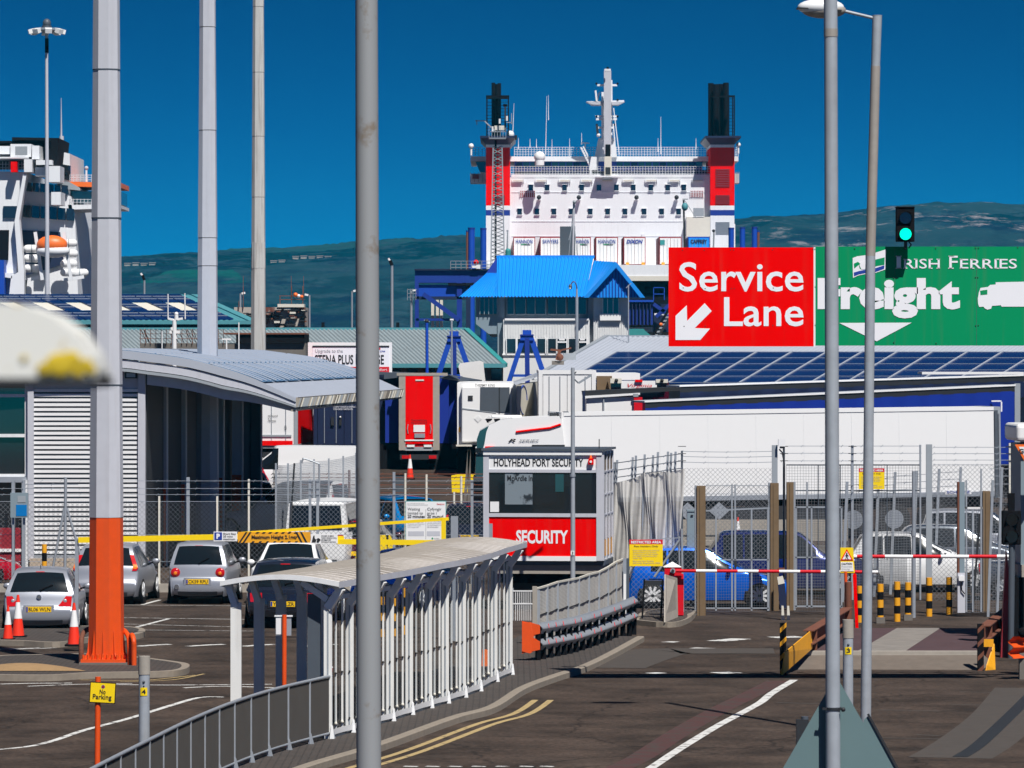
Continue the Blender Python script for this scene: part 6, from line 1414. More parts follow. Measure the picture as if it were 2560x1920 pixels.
# D: chain link run with barbed wire, behind the gates
YD = 121.0
e = thing('chain_link_fence', 'chain link fence topped with barbed wire in front of the long white trailer', 'fence', (X(1900, YD), YD, 0))
mb = MB(); chain(mb, (X(1705, YD), YD), (X(1935, YD), YD), 0, Z(1170, YD), .12, .0065, 'mesh_grey'); chain(mb, (X(2330, YD), YD), (X(2600, YD), YD), 0, Z(1160, YD), .12, .0065, 'mesh_grey'); mb.build('mesh', e)
mb = MB(); mesh_panel(mb, (X(1966, YD), YD), (X(2302, YD), YD), .3, Z(1163, YD), .07, .07, .006); mb.pb(1966, 2302, 1161, 1164, YD - .05, .05, 'steel_dark'); mb.pb(1966, 2302, 1225, 1228, YD - .05, .05, 'steel_dark')
for px in (2045, 2100, 2217): mb.pb(px, px + 2, 1163, 1400, YD - .05, .05, 'steel_dark')
mb.build('mesh_panel', e)
mb = MB(); wires(mb, (X(1705, YD), YD - .1), (X(1930, YD), YD - .1), [Z(c, YD) for c in (1128, 1141, 1155)], .014, sag=.02)
wires(mb, (X(1955, YD), YD - .1), (X(2303, YD), YD - .1), [Z(c, YD) for c in (1115, 1133, 1152)], .014); wires(mb, (X(2333, YD), YD - .1), (X(2600, YD), YD - .1), [Z(c, YD) for c in (1118, 1134, 1150, 1162)], .014)
mb.build('barbed_wire', e)
for px, t, wd, m in ((1705, 1127, 5, 'steel_dark'), (1937, 1113, 14, 'grey'), (1960, 1115, 5, 'steel_dark'), (2131, 1113, 6, 'galv'), (2301, 1112, 4, 'galv'), (2323, 1111, 15, 'grey'), (2525, 1108, 5, 'cream')):
    mb = MB(); mb.pb(px - wd / 2, px + wd / 2, t, 1500, YD - .12, .10, m)
    if wd in (5, 6):
        for c in (1116, 1134, 1152): mb.pb(px - 10, px + 10, c - .8, c + .8, YD - .14, .02, 'dark')
    mb.build('post', e)
mb = MB(); mb.pb(1946, 1963, 1098, 1116, YD - .3, .18, 'clean_white'); mb.pb(1950, 1960, 1114, 1121, YD - .28, .14, 'dark'); mb.tube([tuple(W(1948, 1123, YD - .2)), tuple(W(1956, 1132, YD - .2)), tuple(W(1961, 1160, YD - .2)), tuple(W(1962, 1500, YD - .2))], .02, 6, 'dark'); solo(mb, 'camera_post', 'white topped box camera on a dark pole beside the tall grey fence post', 'camera', (X(1962, YD - .2), YD - .2, 0))
def yellow_sign(a, b, c, d, Y, label, small=True):
    e = thing('warning_sign', label, 'sign', W((a+b)/2, d, Y), 'restricted area signs')
    w_ = b - a; h = d - c; mb = MB(); mb.pb(a, b, c + h * .18, d, Y, .01, 'yellow'); mb.pb(a, b, c, c + h * .18, Y, .01, 'dull_red'); 
    mb.mats[1] = 'text_red'; mb.build('panel', e)
    ptext('RESTRICTED AREA', a + w_*.05, b - w_*.05, c + h*.045, c + h*.145, Y - .002, e, 'text_white', .03)
    ptext('Pass Holders Only', a + w_*.14, b - w_*.14, c + h*.22, c + h*.30, Y - .002, e, 'text_black', .01)
    ptext('Entry into this area without\nauthorisation is a breach\nof security and will render\nyou liable to prosecution\nunder the', a + w_*.1, b - w_*.1, c + h*.38, c + h*.72, Y - .002, e, 'text_grey', .0)
    ptext('Ship and Port Facility\n(Security) Regulations 2004', a + w_*.1, b - w_*.08, c + h*.78, c + h*.92, Y - .002, e, 'text_grey', .0)
    return e
yellow_sign(2147, 2211, 1171, 1223, YD - .14, 'smaller restricted area sign high on the fence against the white trailer')
YE = 112.5
yellow_sign(1573.5, 1657, 1349, 1415.5, YE, 'larger restricted area sign low on the fence in front of the bright blue car')
# E: nearer posts, gates
def tpost(px0, px1, c, d, label, side=1):
    Y = 12000 * CH / (d - HY); e = thing('gate_post', label, 'post', (X((px0+px1)/2, Y), Y, 0), 'timber faced gate posts')
    mb = MB(); mb.pb(px0, px1, c, d, Y, .25, 'timber'); mb.prism([(X(px0, Y) + .07, Y, 0), (X(px0, Y) + .16, Y, 0), (X(px0, Y) + .16, Y, Z(c + 3, Y)), (X(px0, Y) + .07, Y, Z(c + 3, Y))], (0, -.02, 0), 'timber'); o = mb.build('timber_face', e)
    mb = MB(); q = px0 - 5 if side > 0 else px1; mb.pb(q, q + 5, c - 1, d, Y + .05, .2, 'galv'); mb.build('steel_channel', e)
    return e
tpost(1742, 1764, 1215, 1539, 'brown timber faced gate post right of the red barrier cabinet', 1)
tpost(1926, 1947, 1208, 1527, 'brown timber gate post, left one of the close pair in the middle')
tpost(1967, 1984, 1206, 1526, 'brown timber gate post, right one of the close pair in the middle', -1)
tpost(2457, 2476, 1228, 1528, 'brown timber gate post with pale top near the right-hand traffic light')
YP = 114.5
e = thing('gate', 'pair of grey weld mesh gates chained in the middle in front of the blue car', 'gate', (X(1850, YP), YP, 0))
mb = MB(); mesh_panel(mb, (X(1765, YP), YP), (X(1924, YP), YP), .08, Z(1277, YP), .06, .065, .0036, z1b=Z(1271, YP)); mb.build('mesh', e)
mb = MB()
for px in (1790, 1830, 1838, 1879, 1920): mb.pb(px - 2, px + 2, 1273 if px not in (1830, 1838) else 1211, 1527, YP - .03, .05, 'galv')
mb.pb(1765, 1924, 1398, 1401, YP - .03, .05, 'galv'); mb.pb(1765, 1924, 1519, 1522, YP - .03, .05, 'galv'); mb.bar(W(1765, 1277, YP), W(1924, 1270, YP), .035, m='galv'); mb.pb(1836, 1842, 1402, 1418, YP - .08, .06, 'dark'); mb.build('frame', e)
mb = MB(); chain(mb, (X(1765, YP), YP + .02), (X(1924, YP), YP + .02), Z(1275, YP), Z(1212, YP), .12, .0065, 'mesh_grey'); wires(mb, (X(1765, YP), YP), (X(1924, YP), YP), (Z(1214, YP), Z(1235, YP)), .015); mb.build('barbed_wire', e)
e = thing('gate', 'grey weld mesh gate leaf with dark netting right of the timber post pair', 'gate', (X(2030, YP), YP, 0))
mb = MB(); mesh_panel(mb, (X(1986, YP), YP), (X(2105, YP), YP), .08, Z(1267, YP), .06, .065, .0036); mb.build('mesh', e)
mb = MB()
for px in (1990, 2018, 2029, 2070, 2104): mb.pb(px - 2, px + 2, 1205 if px == 2018 else 1267, 1520, YP - .03, .05, 'galv')
mb.pb(1986, 2105, 1266, 1270, YP - .03, .05, 'galv'); mb.pb(1986, 2105, 1392, 1395, YP - .03, .05, 'galv'); mb.pb(1986, 2105, 1514, 1518, YP - .03, .05, 'galv'); mb.build('frame', e)
mb = MB(); mb.pb(1988, 2104, 1270, 1512, YP + .03, .005, 'shade_net'); mb.build('shade_netting', e)
mb = MB(); chain(mb, (X(1660, YP), YP - 1), (X(1740, YP), YP - 1), .05, Z(1330, YP), .12, .0065, 'mesh_grey'); chain(mb, (X(1575, YP), YP - 1), (X(1660, YP), YP - 1), .05, Z(1352, YP), .12, .0065, 'mesh_grey')
mb.bar((X(1576, YP), YP - 1, Z(1348, YP)), (X(1700, YP), YP - 1, Z(1340, YP)), .02, m='galv'); mb.cyl((X(1704, YP), YP - 1, 0), W(1704, 1322, YP - 1), .03, n=8, m='galv'); mb.cyl((X(1633, YP), YP - 1.05, .95), W(1697, 1352, YP - 1.05), .03, n=8, m='galv'); mb.cyl((X(1697, YP), YP - 1, 0), W(1697, 1340, YP - 1), .02, n=8, m='galv')
solo(mb, 'chain_link_fence', 'short chain link fence with a leaning brace in front of the bright blue car', 'fence', (X(1640, YP), YP - 1, 0))
mb = MB(); Y = 117.8; mb.pb(1718, 1741, 1277, 1380, Y, .35, 'building_blue'); mb.pb(1717, 1742, 1275, 1279, Y - .02, .4, 'building_blue'); mb.pb(1727, 1733, 1287, 1290, Y - .03, .03, 'dark'); mb.pb(1725, 1735, 1380, 1520, Y + .1, .1, 'grey')
solo(mb, 'control_cabinet', 'pale blue control cabinet behind the brown timber post', 'cabinet', (X(1730, Y), Y, 0))
# F: curved netted fence at right
cf = [(2106, 1500, 1200), (2190, 1498, 1187), (2228, 1490, 1180), (2284, 1545, 1176), (2338, 1478, 1172), (2392, 1470, 1168)]
e = thing('curved_mesh_fence', 'curving mesh fence with leaning grey posts in front of the white hatchback', 'fence', (X(2250, 116), 116, 0))
prev = None
for i, (px, by, ty) in enumerate([(2106, 1505, 1204), (2185, 1492, 1187), (2226, 1486, 1180), (2280, 1481, 1177), (2336, 1475, 1172), (2390, 1470, 1168)]):
    Y = 12000 * CH / (by - HY); mb = MB(); mb.bar((X(px, Y), Y, 0), W(px + 12, ty, Y), .07, .05, 'galv'); mb.build('post', e)
    if prev:
        q, Yq, tq = prev; mb = MB(); mesh_panel(mb, (X(q, Yq), Yq + .05), (X(px, Y), Y + .05), .05, Z(tq + 62, Yq), .06, .065, .0036, 'mesh_grey', .05, Z(ty + 62, Y)); wires(mb, (X(q + 10, Yq), Yq), (X(px + 10, Y), Y), [Z(c, Yq) for c in (tq + 10, tq + 28, tq + 45)], .014); mb.build('mesh', e)
        mb = MB(); mb.prism([(X(q, Yq), Yq + .09, .2), (X(px, Y), Y + .09, .2), (X(px, Y), Y + .09, Z(ty + 66, Y)), (X(q, Yq), Yq + .09, Z(tq + 66, Yq))], (0, .004, 0), 'shade_net'); mb.build('shade_netting', e)
    prev = (px, Y, ty)
mb = MB(); Y = 113.2; mb.cyl((X(2284, Y), Y, 0), W(2284, 1330, Y), .05, n=10, m='galv'); mb.cyl(W(2284, 1340, Y), W(2284, 1326, Y), .06, n=10, m='galv'); mb.cyl(W(2284, 1330, Y), W(2284, 1178, Y), .04, n=10, m='galv'); solo(mb, 'fence_post', 'straight grey scaffold post standing among the yellow and black bollards', 'post', (X(2284, Y), Y, 0))
Y = 113.6
e = thing('gate', 'narrow netted gate between white steel post and timber post at the right', 'gate', (X(2430, Y), Y, 0))
mb = MB(); mb.pb(2394, 2399, 1205, 1530, Y, .2, 'rust'); mb.pb(2399, 2412, 1205, 1432, Y - .01, .2, 'building_blue'); mb.pb(2394, 2413, 1432, 1532, Y - .02, .22, 'mast_grey'); mb.build('post', e)
mb = MB(); mb.pb(2397, 2411, 1440, 1452, Y - .1, .1, 'clean_white'); mb.tube([tuple(W(2403, 1455, Y - .06)), tuple(W(2404, 1475, Y - .06)), tuple(W(2412, 1485, Y - .06))], .015, 6, 'black'); mb.build('junction_box', e)
mb = MB(); mesh_panel(mb, (X(2414, Y), Y), (X(2458, Y), Y), .1, Z(1270, Y), .05, .055, .007)
for px, t in ((2416, 1200), (2432, 1275), (2453, 1172)): mb.pb(px - 2, px + 2, t, 1530, Y - .03, .05, 'galv')
mb.pb(2414, 2456, 1268, 1272, Y - .03, .05, 'clean_white'); mb.bar(W(2450, 1285, Y), W(2432, 1520, Y), .05, m='dark'); mb.build('mesh', e)
mb = MB()
mesh_panel(mb, (X(2476, Y), Y), (X(2600, Y), Y), .1, Z(1230, Y), .06, .06, .007)
for px, t in ((2482, 1200), (2505, 1168), (2540, 1190)): mb.bar((X(px - 12, Y), Y, 0), W(px, t, Y), .06, m='galv')
wires(mb, (X(2476, Y), Y), (X(2600, Y), Y), [Z(c, Y) for c in (1172, 1190, 1210)], .014)
solo(mb, 'mesh_fence', 'grey mesh fence at the right edge beyond the timber post', 'fence', (X(2520, Y), Y, 0))
# schmitz-like small plate is on the trailer
# low netted barrier curving in from the left below the cabin
e = thing('netted_railing', 'curving waist-high steel fence lined with pale netting in front of the security cabin', 'railing', (X(1440, 105), 105, 0))
np_ = [(1340, 1618, 1472), (1368, 1611, 1464), (1394, 1603, 1455), (1420, 1595, 1450), (1447, 1587, 1445), (1472, 1579, 1436), (1497, 1570, 1430), (1520, 1562, 1418), (1540, 1553, 1405), (1557, 1545, 1398)]
for i, (px, by, ty) in enumerate(np_):
    Y = 12000 * CH / (by - HY); mb = MB(); mb.bar((X(px, Y), Y - .05, 0), (X(px, Y), Y - .05, Z(ty, Y)), .055, .03, 'galv'); mb.build('post', e)
    if i:
        (q, bq, tq) = np_[i-1]; Yq = 12000 * CH / (bq - HY)
        A_ = Vector((X(q, Yq), Yq, 0)); B_ = Vector((X(px, Y), Y, 0)); za, zb2 = Z(tq, Yq), Z(ty, Y)
        mb = MB(); mb.grid(lambda u, v: tuple(A_.lerp(B_, u) + Vector((0, .03 * math.sin(u * 12 + v * 6), .16 + ((za + (zb2 - za) * u) - .16) * v - .02 * math.sin(u * math.pi)))), 12, 12, 'netting'); mb.bar(A_ + Vector((0, -.03, za)), B_ + Vector((0, -.03, zb2)), .04, m='cream'); mb.bar(A_ + Vector((0, -.04, za * .52)), B_ + Vector((0, -.04, zb2 * .55)), .02, m='dark'); mb.build('netting', e)
mb = MB()
Y = 12000 * CH / (1625 - HY); mb.pb(1331, 1343, 1466, 1625, Y - .1, .1, 'concrete'); mb.pb(1343, 1350, 1476, 1622, Y, .1, 'galv'); Y = 110.2; mb.pb(1559, 1565, 1435, 1550, Y - .2, .05, 'clean_white'); mb.pb(1566, 1573, 1396, 1545, Y, .1, 'steel_dark'); mb.pb(1558, 1566, 1396, 1548, Y, .1, 'galv'); mb.build('end_post', e)
Y = 112.0; e = thing('pedestrian_gate', 'small white barred gate under the security cabin beside the shelter', 'gate', (X(1300, Y), Y, 0))
mb = MB()
for k in range(11): q = 1283 + k * 4.8; mb.pb(q, q + 1.6, 1478, 1585, Y, .02, 'white')
for c in (1476, 1508, 1572): mb.pb(1282, 1334, c, c + 3, Y - .01, .03, 'white')
mb.pb(1279, 1284, 1470, 1600, Y, .06, 'galv'); mb.build('bar', e)
# ================================================================== CARS
mat('alloy', (.72, .73, .75), .5, .2)
def make_car(label, X_, Y_, rz, kind='hatch', paint='silver_paint', L=3.8, Wd=1.66, H=1.42, roofmat=None, plate=None, lights='round', group='cars parked in the port', name='parked_car', zg=None, spokes=False, cat='car', lowmat=None, taillamp=None):
    zg = G(Y_) if zg is None else zg
    e = thing(name, label, cat, (X_, Y_, zg), group, rz, local=True)
    w = Wd / 2; r = .31 if H < 1.55 else .34; zb = .86 * H / 1.42 if kind not in ('van', 'suv') else .98 * H / 1.7
    if kind == 'hatch': pr = [(.12, .22, .84), (.02, .33, .92), (.0, .52, .95), (.05, .60, .94), (.09, .72, .945), (.14, zb + .03, .93), (.28, 1.14, .82), (.44, H - .10, .73), (.62, H - .02, .70), (1.1, H, .70), (1.7, H - .01, .69), (2.0, H - .07, .69), (2.35, 1.18, .76), (2.85, zb + .06, .86), (3.3, .82, .84), (3.62, .72, .80), (L - .02, .56, .78), (L, .40, .80), (L - .08, .2, .76)]
    elif kind == 'mpv': pr = [(.10, .24, .86), (.0, .34, .93), (.0, .56, .95), (.05, .66, .94), (.08, .80, .94), (.12, zb + .05, .93), (.24, 1.25, .83), (.34, H - .10, .76), (.48, H - .02, .73), (1.1, H, .73), (1.9, H - .03, .72), (2.15, H - .10, .72), (2.7, zb + .12, .84), (3.1, .92, .84), (L - .1, .74, .80), (L, .58, .78), (L, .42, .80), (L - .08, .22, .76)]
    elif kind == 'saloon': pr = [(.12, .24, .84), (.0, .36, .9), (.0, .60, .92), (.04, .84, .92), (.14, .92, .90), (.75, .97, .86), (1.25, 1.28, .72), (1.5, H - .03, .68), (2.1, H, .68), (2.6, H - .03, .67), (3.3, .98, .84), (3.9, .88, .84), (L - .12, .76, .80), (L, .56, .80), (L, .40, .82), (L - .1, .22, .76)]
    elif kind == 'suv': pr = [(.12, .30, .86), (.0, .42, .92), (.0, .70, .95), (.04, .90, .94), (.10, zb + .05, .93), (.42, 1.38, .78), (.55, H - .03, .74), (1.2, H, .74), (2.3, H - .02, .73), (2.6, H - .1, .73), (3.2, zb + .10, .86), (3.9, .98, .86), (L - .12, .86, .82), (L, .66, .82), (L, .44, .84), (L - .1, .28, .8)]
    else: pr = [(.06, .28, .88), (.0, .40, .94), (.0, .9, .95), (.02, zb + .05, .95), (.07, H - .15, .88), (.15, H - .02, .85), (1.0, H, .85), (3.0, H, .84), (L - 1.9, H - .10, .82), (L - 1.05, zb + .12, .88), (L - .35, .95, .86), (L, .78, .82), (L, .45, .84), (L - .08, .26, .8)]
    def cr(p, t):
        i = min(len(p) - 2, int(t)); f = t - i; a = p[max(0, i-1)]; b = p[i]; c = p[i+1]; d = p[min(len(p)-1, i+2)]
        return [.5 * (2*b[k] + (c[k]-a[k])*f + (2*a[k]-5*b[k]+4*c[k]-d[k])*f*f + (3*b[k]-a[k]-3*c[k]+d[k])*f*f*f) for k in range(3)]
    N = (len(pr) - 1) * 4; rows = [cr(pr, i / 4) for i in range(N + 1)]
    def endf(y): 
        a = max(0, (.55 - y) / .55); b = max(0, (y - (L - .75)) / .75); return 1 - .10 * a * a - .16 * b * b
    def nrm(t):
        a = cr(pr, max(0, t - .1)); b = cr(pr, min(len(pr) - 1.001, t + .1)); d = Vector((b[0] - a[0], b[1] - a[1])); d.normalize(); return Vector((-d.y, d.x))    # (y,z) outward
    def top(t, u, off=0.0):       # u in -1..1 across
        y, z, f = cr(pr, t); n = nrm(t); bulge = .045 * (1 - abs(u) ** 2.6) + off; hw_ = min(f * w, w * f * endf(y) if z < zb else f * w)
        return (u * hw_, y + n.x * bulge, z + n.y * bulge)
    def hwr(t): y, z, f = cr(pr, t); return f * w
    mb = MB(); us = [-1, -.96, -.85, -.6, -.3, 0, .3, .6, .85, .96, 1]
    mb.add([top(i / 4, u) for i in range(N + 1) for u in us], [(i*11+j, (i+1)*11+j, (i+1)*11+j+1, i*11+j+1) for i in range(N) for j in range(10)], paint, True)
    def sidecol(y, z, wt):
        out = [(wt, z)]; prevz = z; ef = endf(y)
        for zz_, ww in ((zb + (z - zb) * .5 if z > zb else z - .03, None), (zb, .965), (zb - .06, .99), (.66, 1.0), (.46, .99), (.34, .97), (.20, .93)):
            zc = min(zz_, prevz - .002); 
            if zc < .19: zc = min(prevz - .0005, .2)
            if ww is None:
                wd_ = (wt + .965 * w * ef) / 2 + .012 if z > zb else wt
            else:
                wd_ = ww * w * ef
                if z < zb and zc > z - .12: wd_ = wt + (wd_ - wt) * min(1, (z - zc) / .12 + .25)
            out.append((wd_, zc)); prevz = zc
        return out
    cols = []
    for i in range(N + 1):
        x_, y_, z_ = top(i / 4, 1); cols.append((y_, sidecol(y_, z_, x_)))
    for s in (-1, 1):
        vs = [(s * a, y_, z_) for y_, c in cols for a, z_ in c]
        mb.add(vs, [((i*8+j, i*8+j+1, (i+1)*8+j+1, (i+1)*8+j) if s > 0 else (i*8+j, (i+1)*8+j, (i+1)*8+j+1, i*8+j+1)) for i in range(N) for j in range(7)], paint, True)
    mb.box(-w * .84, w * .84, .15, L - .15, .17, .24, 'black')
    body = mb.build('body', e)
    # roof strip of another tone (sky reflected roof stays the same paint)
    def topz(y):
        best = (0, 0)
        for i in range(N):
            a, b = rows[i], rows[i+1]
            if (a[0] - y) * (b[0] - y) <= 0 and a[0] != b[0]:
                t = (y - a[0]) / (b[0] - a[0]); z_ = a[1] + (b[1] - a[1]) * t
                if z_ > best[0]: best = (z_, (a[2] + (b[2] - a[2]) * t) * w)
        return best
    def side(y, v, off=.008):     # v 0 at belt .. 1 at roof edge
        z, wt = topz(y); ef = endf(y); z1 = max(z - .05, zb + .02); z0 = zb + .02; zz_ = z0 + (z1 - z0) * v
        wb = .965 * w * ef; tt = (zz_ - zb) / max(.05, (z - zb)); wd_ = wb + (wt - wb) * tt + .012 * (1 - abs(2 * tt - 1)) + off
        return wd_, y, zz_
    def patch(nm, t0, t1, u0, u1, m, off=.008, n=6, parent=e):
        q = MB(); q.grid(lambda a, b: top(t0 + (t1 - t0) * a, u0 + (u1 - u0) * b, off), n, n, m); return q.build(nm, parent)
    def findt(z, rear=True):
        rng = range(0, N) if rear else range(N, 0, -1)
        for i in rng:
            a, b = rows[i], rows[i + (1 if rear else -1)]
            if (a[1] - z) * (b[1] - z) <= 0 and abs(a[1] - b[1]) > 1e-5: return (i + (1 if rear else -1) * (z - a[1]) / (b[1] - a[1])) / 4
        return 0
    tr0, tr1 = findt(zb + .07), findt(H - .09); tf0, tf1 = findt(zb + (.10 if kind != 'saloon' else .14), False), findt(H - .07, False)
    if kind == 'saloon': tr0 = 5.25; tr1 = 6.8
    rw = patch('rear_window', tr0, tr1, -.86, .86, 'car_glass', .010, 8)
    fw = patch('windscreen', tf1, tf0, -.88, .88, 'car_glass', .010, 8)
    ya = {'hatch': (.55, 2.72), 'mpv': (.40, 2.62), 'saloon': (.95, 3.1), 'suv': (.5, 3.05), 'van': (.3, L - 1.15)}[kind]
    cuts = {'hatch': [0, .42, .96] if L < 3.9 else [0, .2, .54, .96], 'mpv': [0, .18, .54, .96], 'saloon': [0, .48, .96], 'suv': [0, .22, .56, .96], 'van': [0, .5, .96] if H > 1.975 or H < 1.95 else [.74, .96]}[kind]
    for s in (-1, 1):
        for a, b in zip(cuts[:-1], cuts[1:]):
            y0, y1 = ya[0] + (ya[1] - ya[0]) * a + .03, ya[0] + (ya[1] - ya[0]) * b - .02
            q = MB()
            def f(u, v):
                x_, y_, z_ = side(y0 + (y1 - y0) * u, v); return (s * x_, y_, z_)
            q.grid(f, 8, 4, 'car_glass'); q.build('side_window', e)
    # wheels, arches
    wy = (.62 if kind != 'van' else .9, L - .82 if kind != 'van' else L - .95)
    for yy in wy:
        for s in (-1, 1):
            q = MB(); q.cyl((s * (w - .06), yy, r), (s * (w + .004), yy, r + .01), r + .055, n=24, m='black'); q.build('wheel_arch', e)
            q = MB(); q.cyl((s * (w - .20), yy, r), (s * (w + .012), yy, r), r, n=24, m='rubber'); wh = q.build('wheel', e)
            q = MB(); q.cyl((s * (w + .012), yy, r), (s * (w + .016), yy, r), r * .74, n=20, m='dark' if spokes else 'galv')
            for k in range(10 if spokes else 7):
                a = k * 2 * math.pi / (10 if spokes else 7); c_, s_ = math.cos(a), math.sin(a); q.bar((s * (w + .022), yy + c_ * .04, r + s_ * .04), (s * (w + .02), yy + c_ * r * .74, r + s_ * r * .74), .015, .06 if spokes else .045, 'alloy')
            q.cyl((s * (w + .012), yy, r), (s * (w + .022), yy, r), r * .77, n=24, m='alloy', cap=False); q.build('rim', wh)
    # mirrors
    my = ya[1] - .22
    for s in (-1, 1):
        q = MB(); q.ball((s * (w + .09), my, zb + .10), .10, paint if taillamp != 'x' else 'dark', 10, 8, (1, .55, .72)); q.bar((s * (w - .05), my, zb + .05), (s * (w + .06), my, zb + .07), .04, m='black'); q.build('mirror', e)
    # rear lamps
    tb = findt(zb - .02)
    for s in (-1, 1):
        if lights == 'round':
            q = MB(); p0 = Vector(top(findt(zb - .12), s * .84, .01)); q.cyl(p0 + Vector((0, .05, 0)), p0 + Vector((0, -.02, 0)), .115, n=20, m='tail_red'); q.ball(p0 + Vector((0, -.02, 0)), .105, 'tail_red', 16, 8, (1, .25, 1)); o = q.build('rear_light', e)
            q = MB(); q.ball(p0 + Vector((0, -.045, -.02)), .045, 'tail_amber', 10, 6, (1, .2, 1)); q.build('indicator', o)
        elif lights == 'tri':
            q = MB(); z0_, z1_ = .60, zb - .02
            q.grid(lambda a, b: top(findt(z0_ + (z1_ - z0_) * a), s * ((.60 + .22 * a) + (1.0 - (.60 + .22 * a)) * b), .012), 6, 6, 'tail_red'); o = q.build('rear_light', e)
            q = MB(); p0 = Vector(top(findt(.72), s * .80, .012)); q.ball(p0, .045, 'galv', 10, 6, (1, .3, 1)); q.build('reverse_light', o)
        elif lights == 'high':
            q = MB(); z0_, z1_ = zb - .05, zb + .33
            q.grid(lambda a, b: top(findt(z0_ + (z1_ - z0_) * a), s * (.86 + .14 * b), .014), 6, 4, 'tail_red'); o = q.build('rear_light', e)
            q = MB(); q.grid(lambda a, b: top(findt(zb + .0 + .10 * a), s * (.86 + .13 * b), .020), 4, 3, 'tail_amber'); q.build('indicator', o)
        else:
            q = MB(); z0_, z1_ = zb - .26, zb - .06
            q.grid(lambda a, b: top(findt(z0_ + (z1_ - z0_) * a), s * (.62 + .36 * b), .014), 5, 5, 'tail_red'); o = q.build('rear_light', e)
            q = MB(); q.grid(lambda a, b: top(findt(z0_ + .06 + .04 * a), s * (.66 + .2 * b), .02), 3, 3, 'cherry'); q.build('indicator', o)
        # head lamps
        tz = findt(.70 if kind not in ('suv', 'van') else .86, False)
        q = MB(); q.grid(lambda a, b: top(tz - .35 + .4 * a, s * (.62 + .36 * b), .012), 5, 5, 'galv'); o = q.build('headlight', e)
    # bumpers, plate, wiper, emblem
    q = MB(); q.grid(lambda a, b: top(findt(.50) * a + .6 * (1 - a) if findt(.5) > .6 else .3 + .7 * a, -.97 + 1.94 * b, .020), 5, 14, lowmat or paint); bo = q.build('rear_bumper', e)
    q = MB(); q.grid(lambda a, b: top(.25 + .75 * a, -.78 + 1.56 * b, .026), 3, 10, 'plastic_grey'); q.build('diffuser', bo)
    q = MB(); tg = findt(.52, False); q.grid(lambda a, b: top(tg - .2 + .9 * a, -.5 + b, .014), 4, 6, 'black'); q.build('grille', e)
    q = MB(); q.box(-.28, .28, L + .03, L + .045, .42, .53, 'clean_white'); q.build('front_plate', e)
    if plate is not None:
        zp = zb - .30 if lights != 'round' else zb - .34; p0 = Vector(top(findt(zp), 0, .02)); y_ = p0.y - .02
        q = MB(); q.box(-.28, .28, y_, y_ + .015, zp - .06, zp + .06, 'plate_yellow'); q.box(-.34, .34, y_ + .012, y_ + .04, zp - .085, zp + .09, paint if kind != 'estate' else 'black'); q.box(-.275, -.235, y_ - .003, y_, zp - .052, zp + .052, 'text_blue'); po = q.build('number_plate', e)
        if plate: text(plate, -.22, .26, zp - .04, zp + .042, y_, po, 'text_black', .012)
    q = MB(); p0 = Vector(top(tr0 + .1, .05, .03)); p1 = Vector(top(tr0 + (tr1 - tr0) * .25, .42, .03)); q.bar(p0, p1, .02, m='black'); q.ball(p0, .025, 'black', 8, 6); q.build('wiper', rw)
    if kind not in ('van',):
        q = MB(); q.grid(lambda a, b: top(tr1 - .05 + .12 * a, -.16 + .32 * b, .02), 2, 4, 'tail_red'); q.build('brake_light', e)
    return e, top, findt, zb

Yc = 106.6
e, top, ft, zb = make_car('silver three-door hatchback with sky lit roof and yellow plate, behind the traffic cones', X(97, Yc), Yc, R(1), 'hatch', 'silver_paint', 3.77, 1.64, 1.40, plate='BL06 WLN', lights='tri')
p = Vector(top(ft(.80), 0, .02)); q = MB(); q.cyl(p + Vector((0, .02, .0)), p + Vector((0, -.02, 0)), .055, n=16, m='chrome'); q.prism([p + Vector((0, -.025, .045)), p + Vector((.028, -.025, 0)), p + Vector((0, -.025, -.045)), p + Vector((-.028, -.025, 0))], (0, -.005, 0), 'plastic_grey'); q.build('emblem', e)
q = MB(); q.cyl((0, .62, 1.41), (-.0, .48, 1.50), .008, n=6, m='black'); q.build('aerial', e)
q = MB()
for s in (-.38, .38): q.ball((s, 1.5, 1.05), .16, 'dark', 12, 8, (1, .5, 1.1))
q.build('headrest', e)
Yc = 119.0
make_car('silver hatchback with tall side lamps partly hidden by the orange mast base', X(262, Yc), Yc, R(-3), 'hatch', 'silver_paint', 4.15, 1.74, 1.46, plate='DY', lights='high')
Yc = 119.2
e, top, ft, zb = make_car('small upright silver hatchback with round red rear lamps beside the height barrier sign', X(494, Yc), Yc, R(-3), 'mpv', 'silver_paint', 3.5, 1.52, 1.50, plate='CK59 RPU', lights='round')
q = MB(); p = Vector(top(ft(.44), -.80, .03)); q.cyl(p + Vector((0, .02, 0)), p + Vector((0, -.02, 0)), .06, n=14, m='chrome'); q.build('fog_light', e)
Yc = 108.6
make_car('black estate car with glowing red rear lamps seen through the shelter posts', X(708, Yc), Yc, R(-5), 'suv', 'black_paint', 4.5, 1.80, 1.50, plate='YC12 LZR', lights='wide')
Yc = 123.6
make_car('white saloon facing the camera just beyond the black estate', X(752, Yc), Yc, R(177), 'saloon', 'white_paint', 4.5, 1.78, 1.46)
Yc = 133.0
make_car('white small van with large dark rear window behind the chain link fence', X(790, Yc), Yc, R(-8), 'van', 'white_paint', 4.1, 1.80, 1.98, lights='wide', cat='van', name='parked_van')
Yc = 133.5
make_car('maroon car mostly hidden behind the white small van', X(875, Yc), Yc, R(-8), 'hatch', 'maroon_paint', 4.0, 1.72, 1.44, plate='')
Yc = 134.0
make_car('bright blue compact car facing the camera behind the white parking notice', X(962, 145), 145, R(205), 'mpv', 'sky_paint', 4.2, 1.78, 1.60)
Yc = 129.5
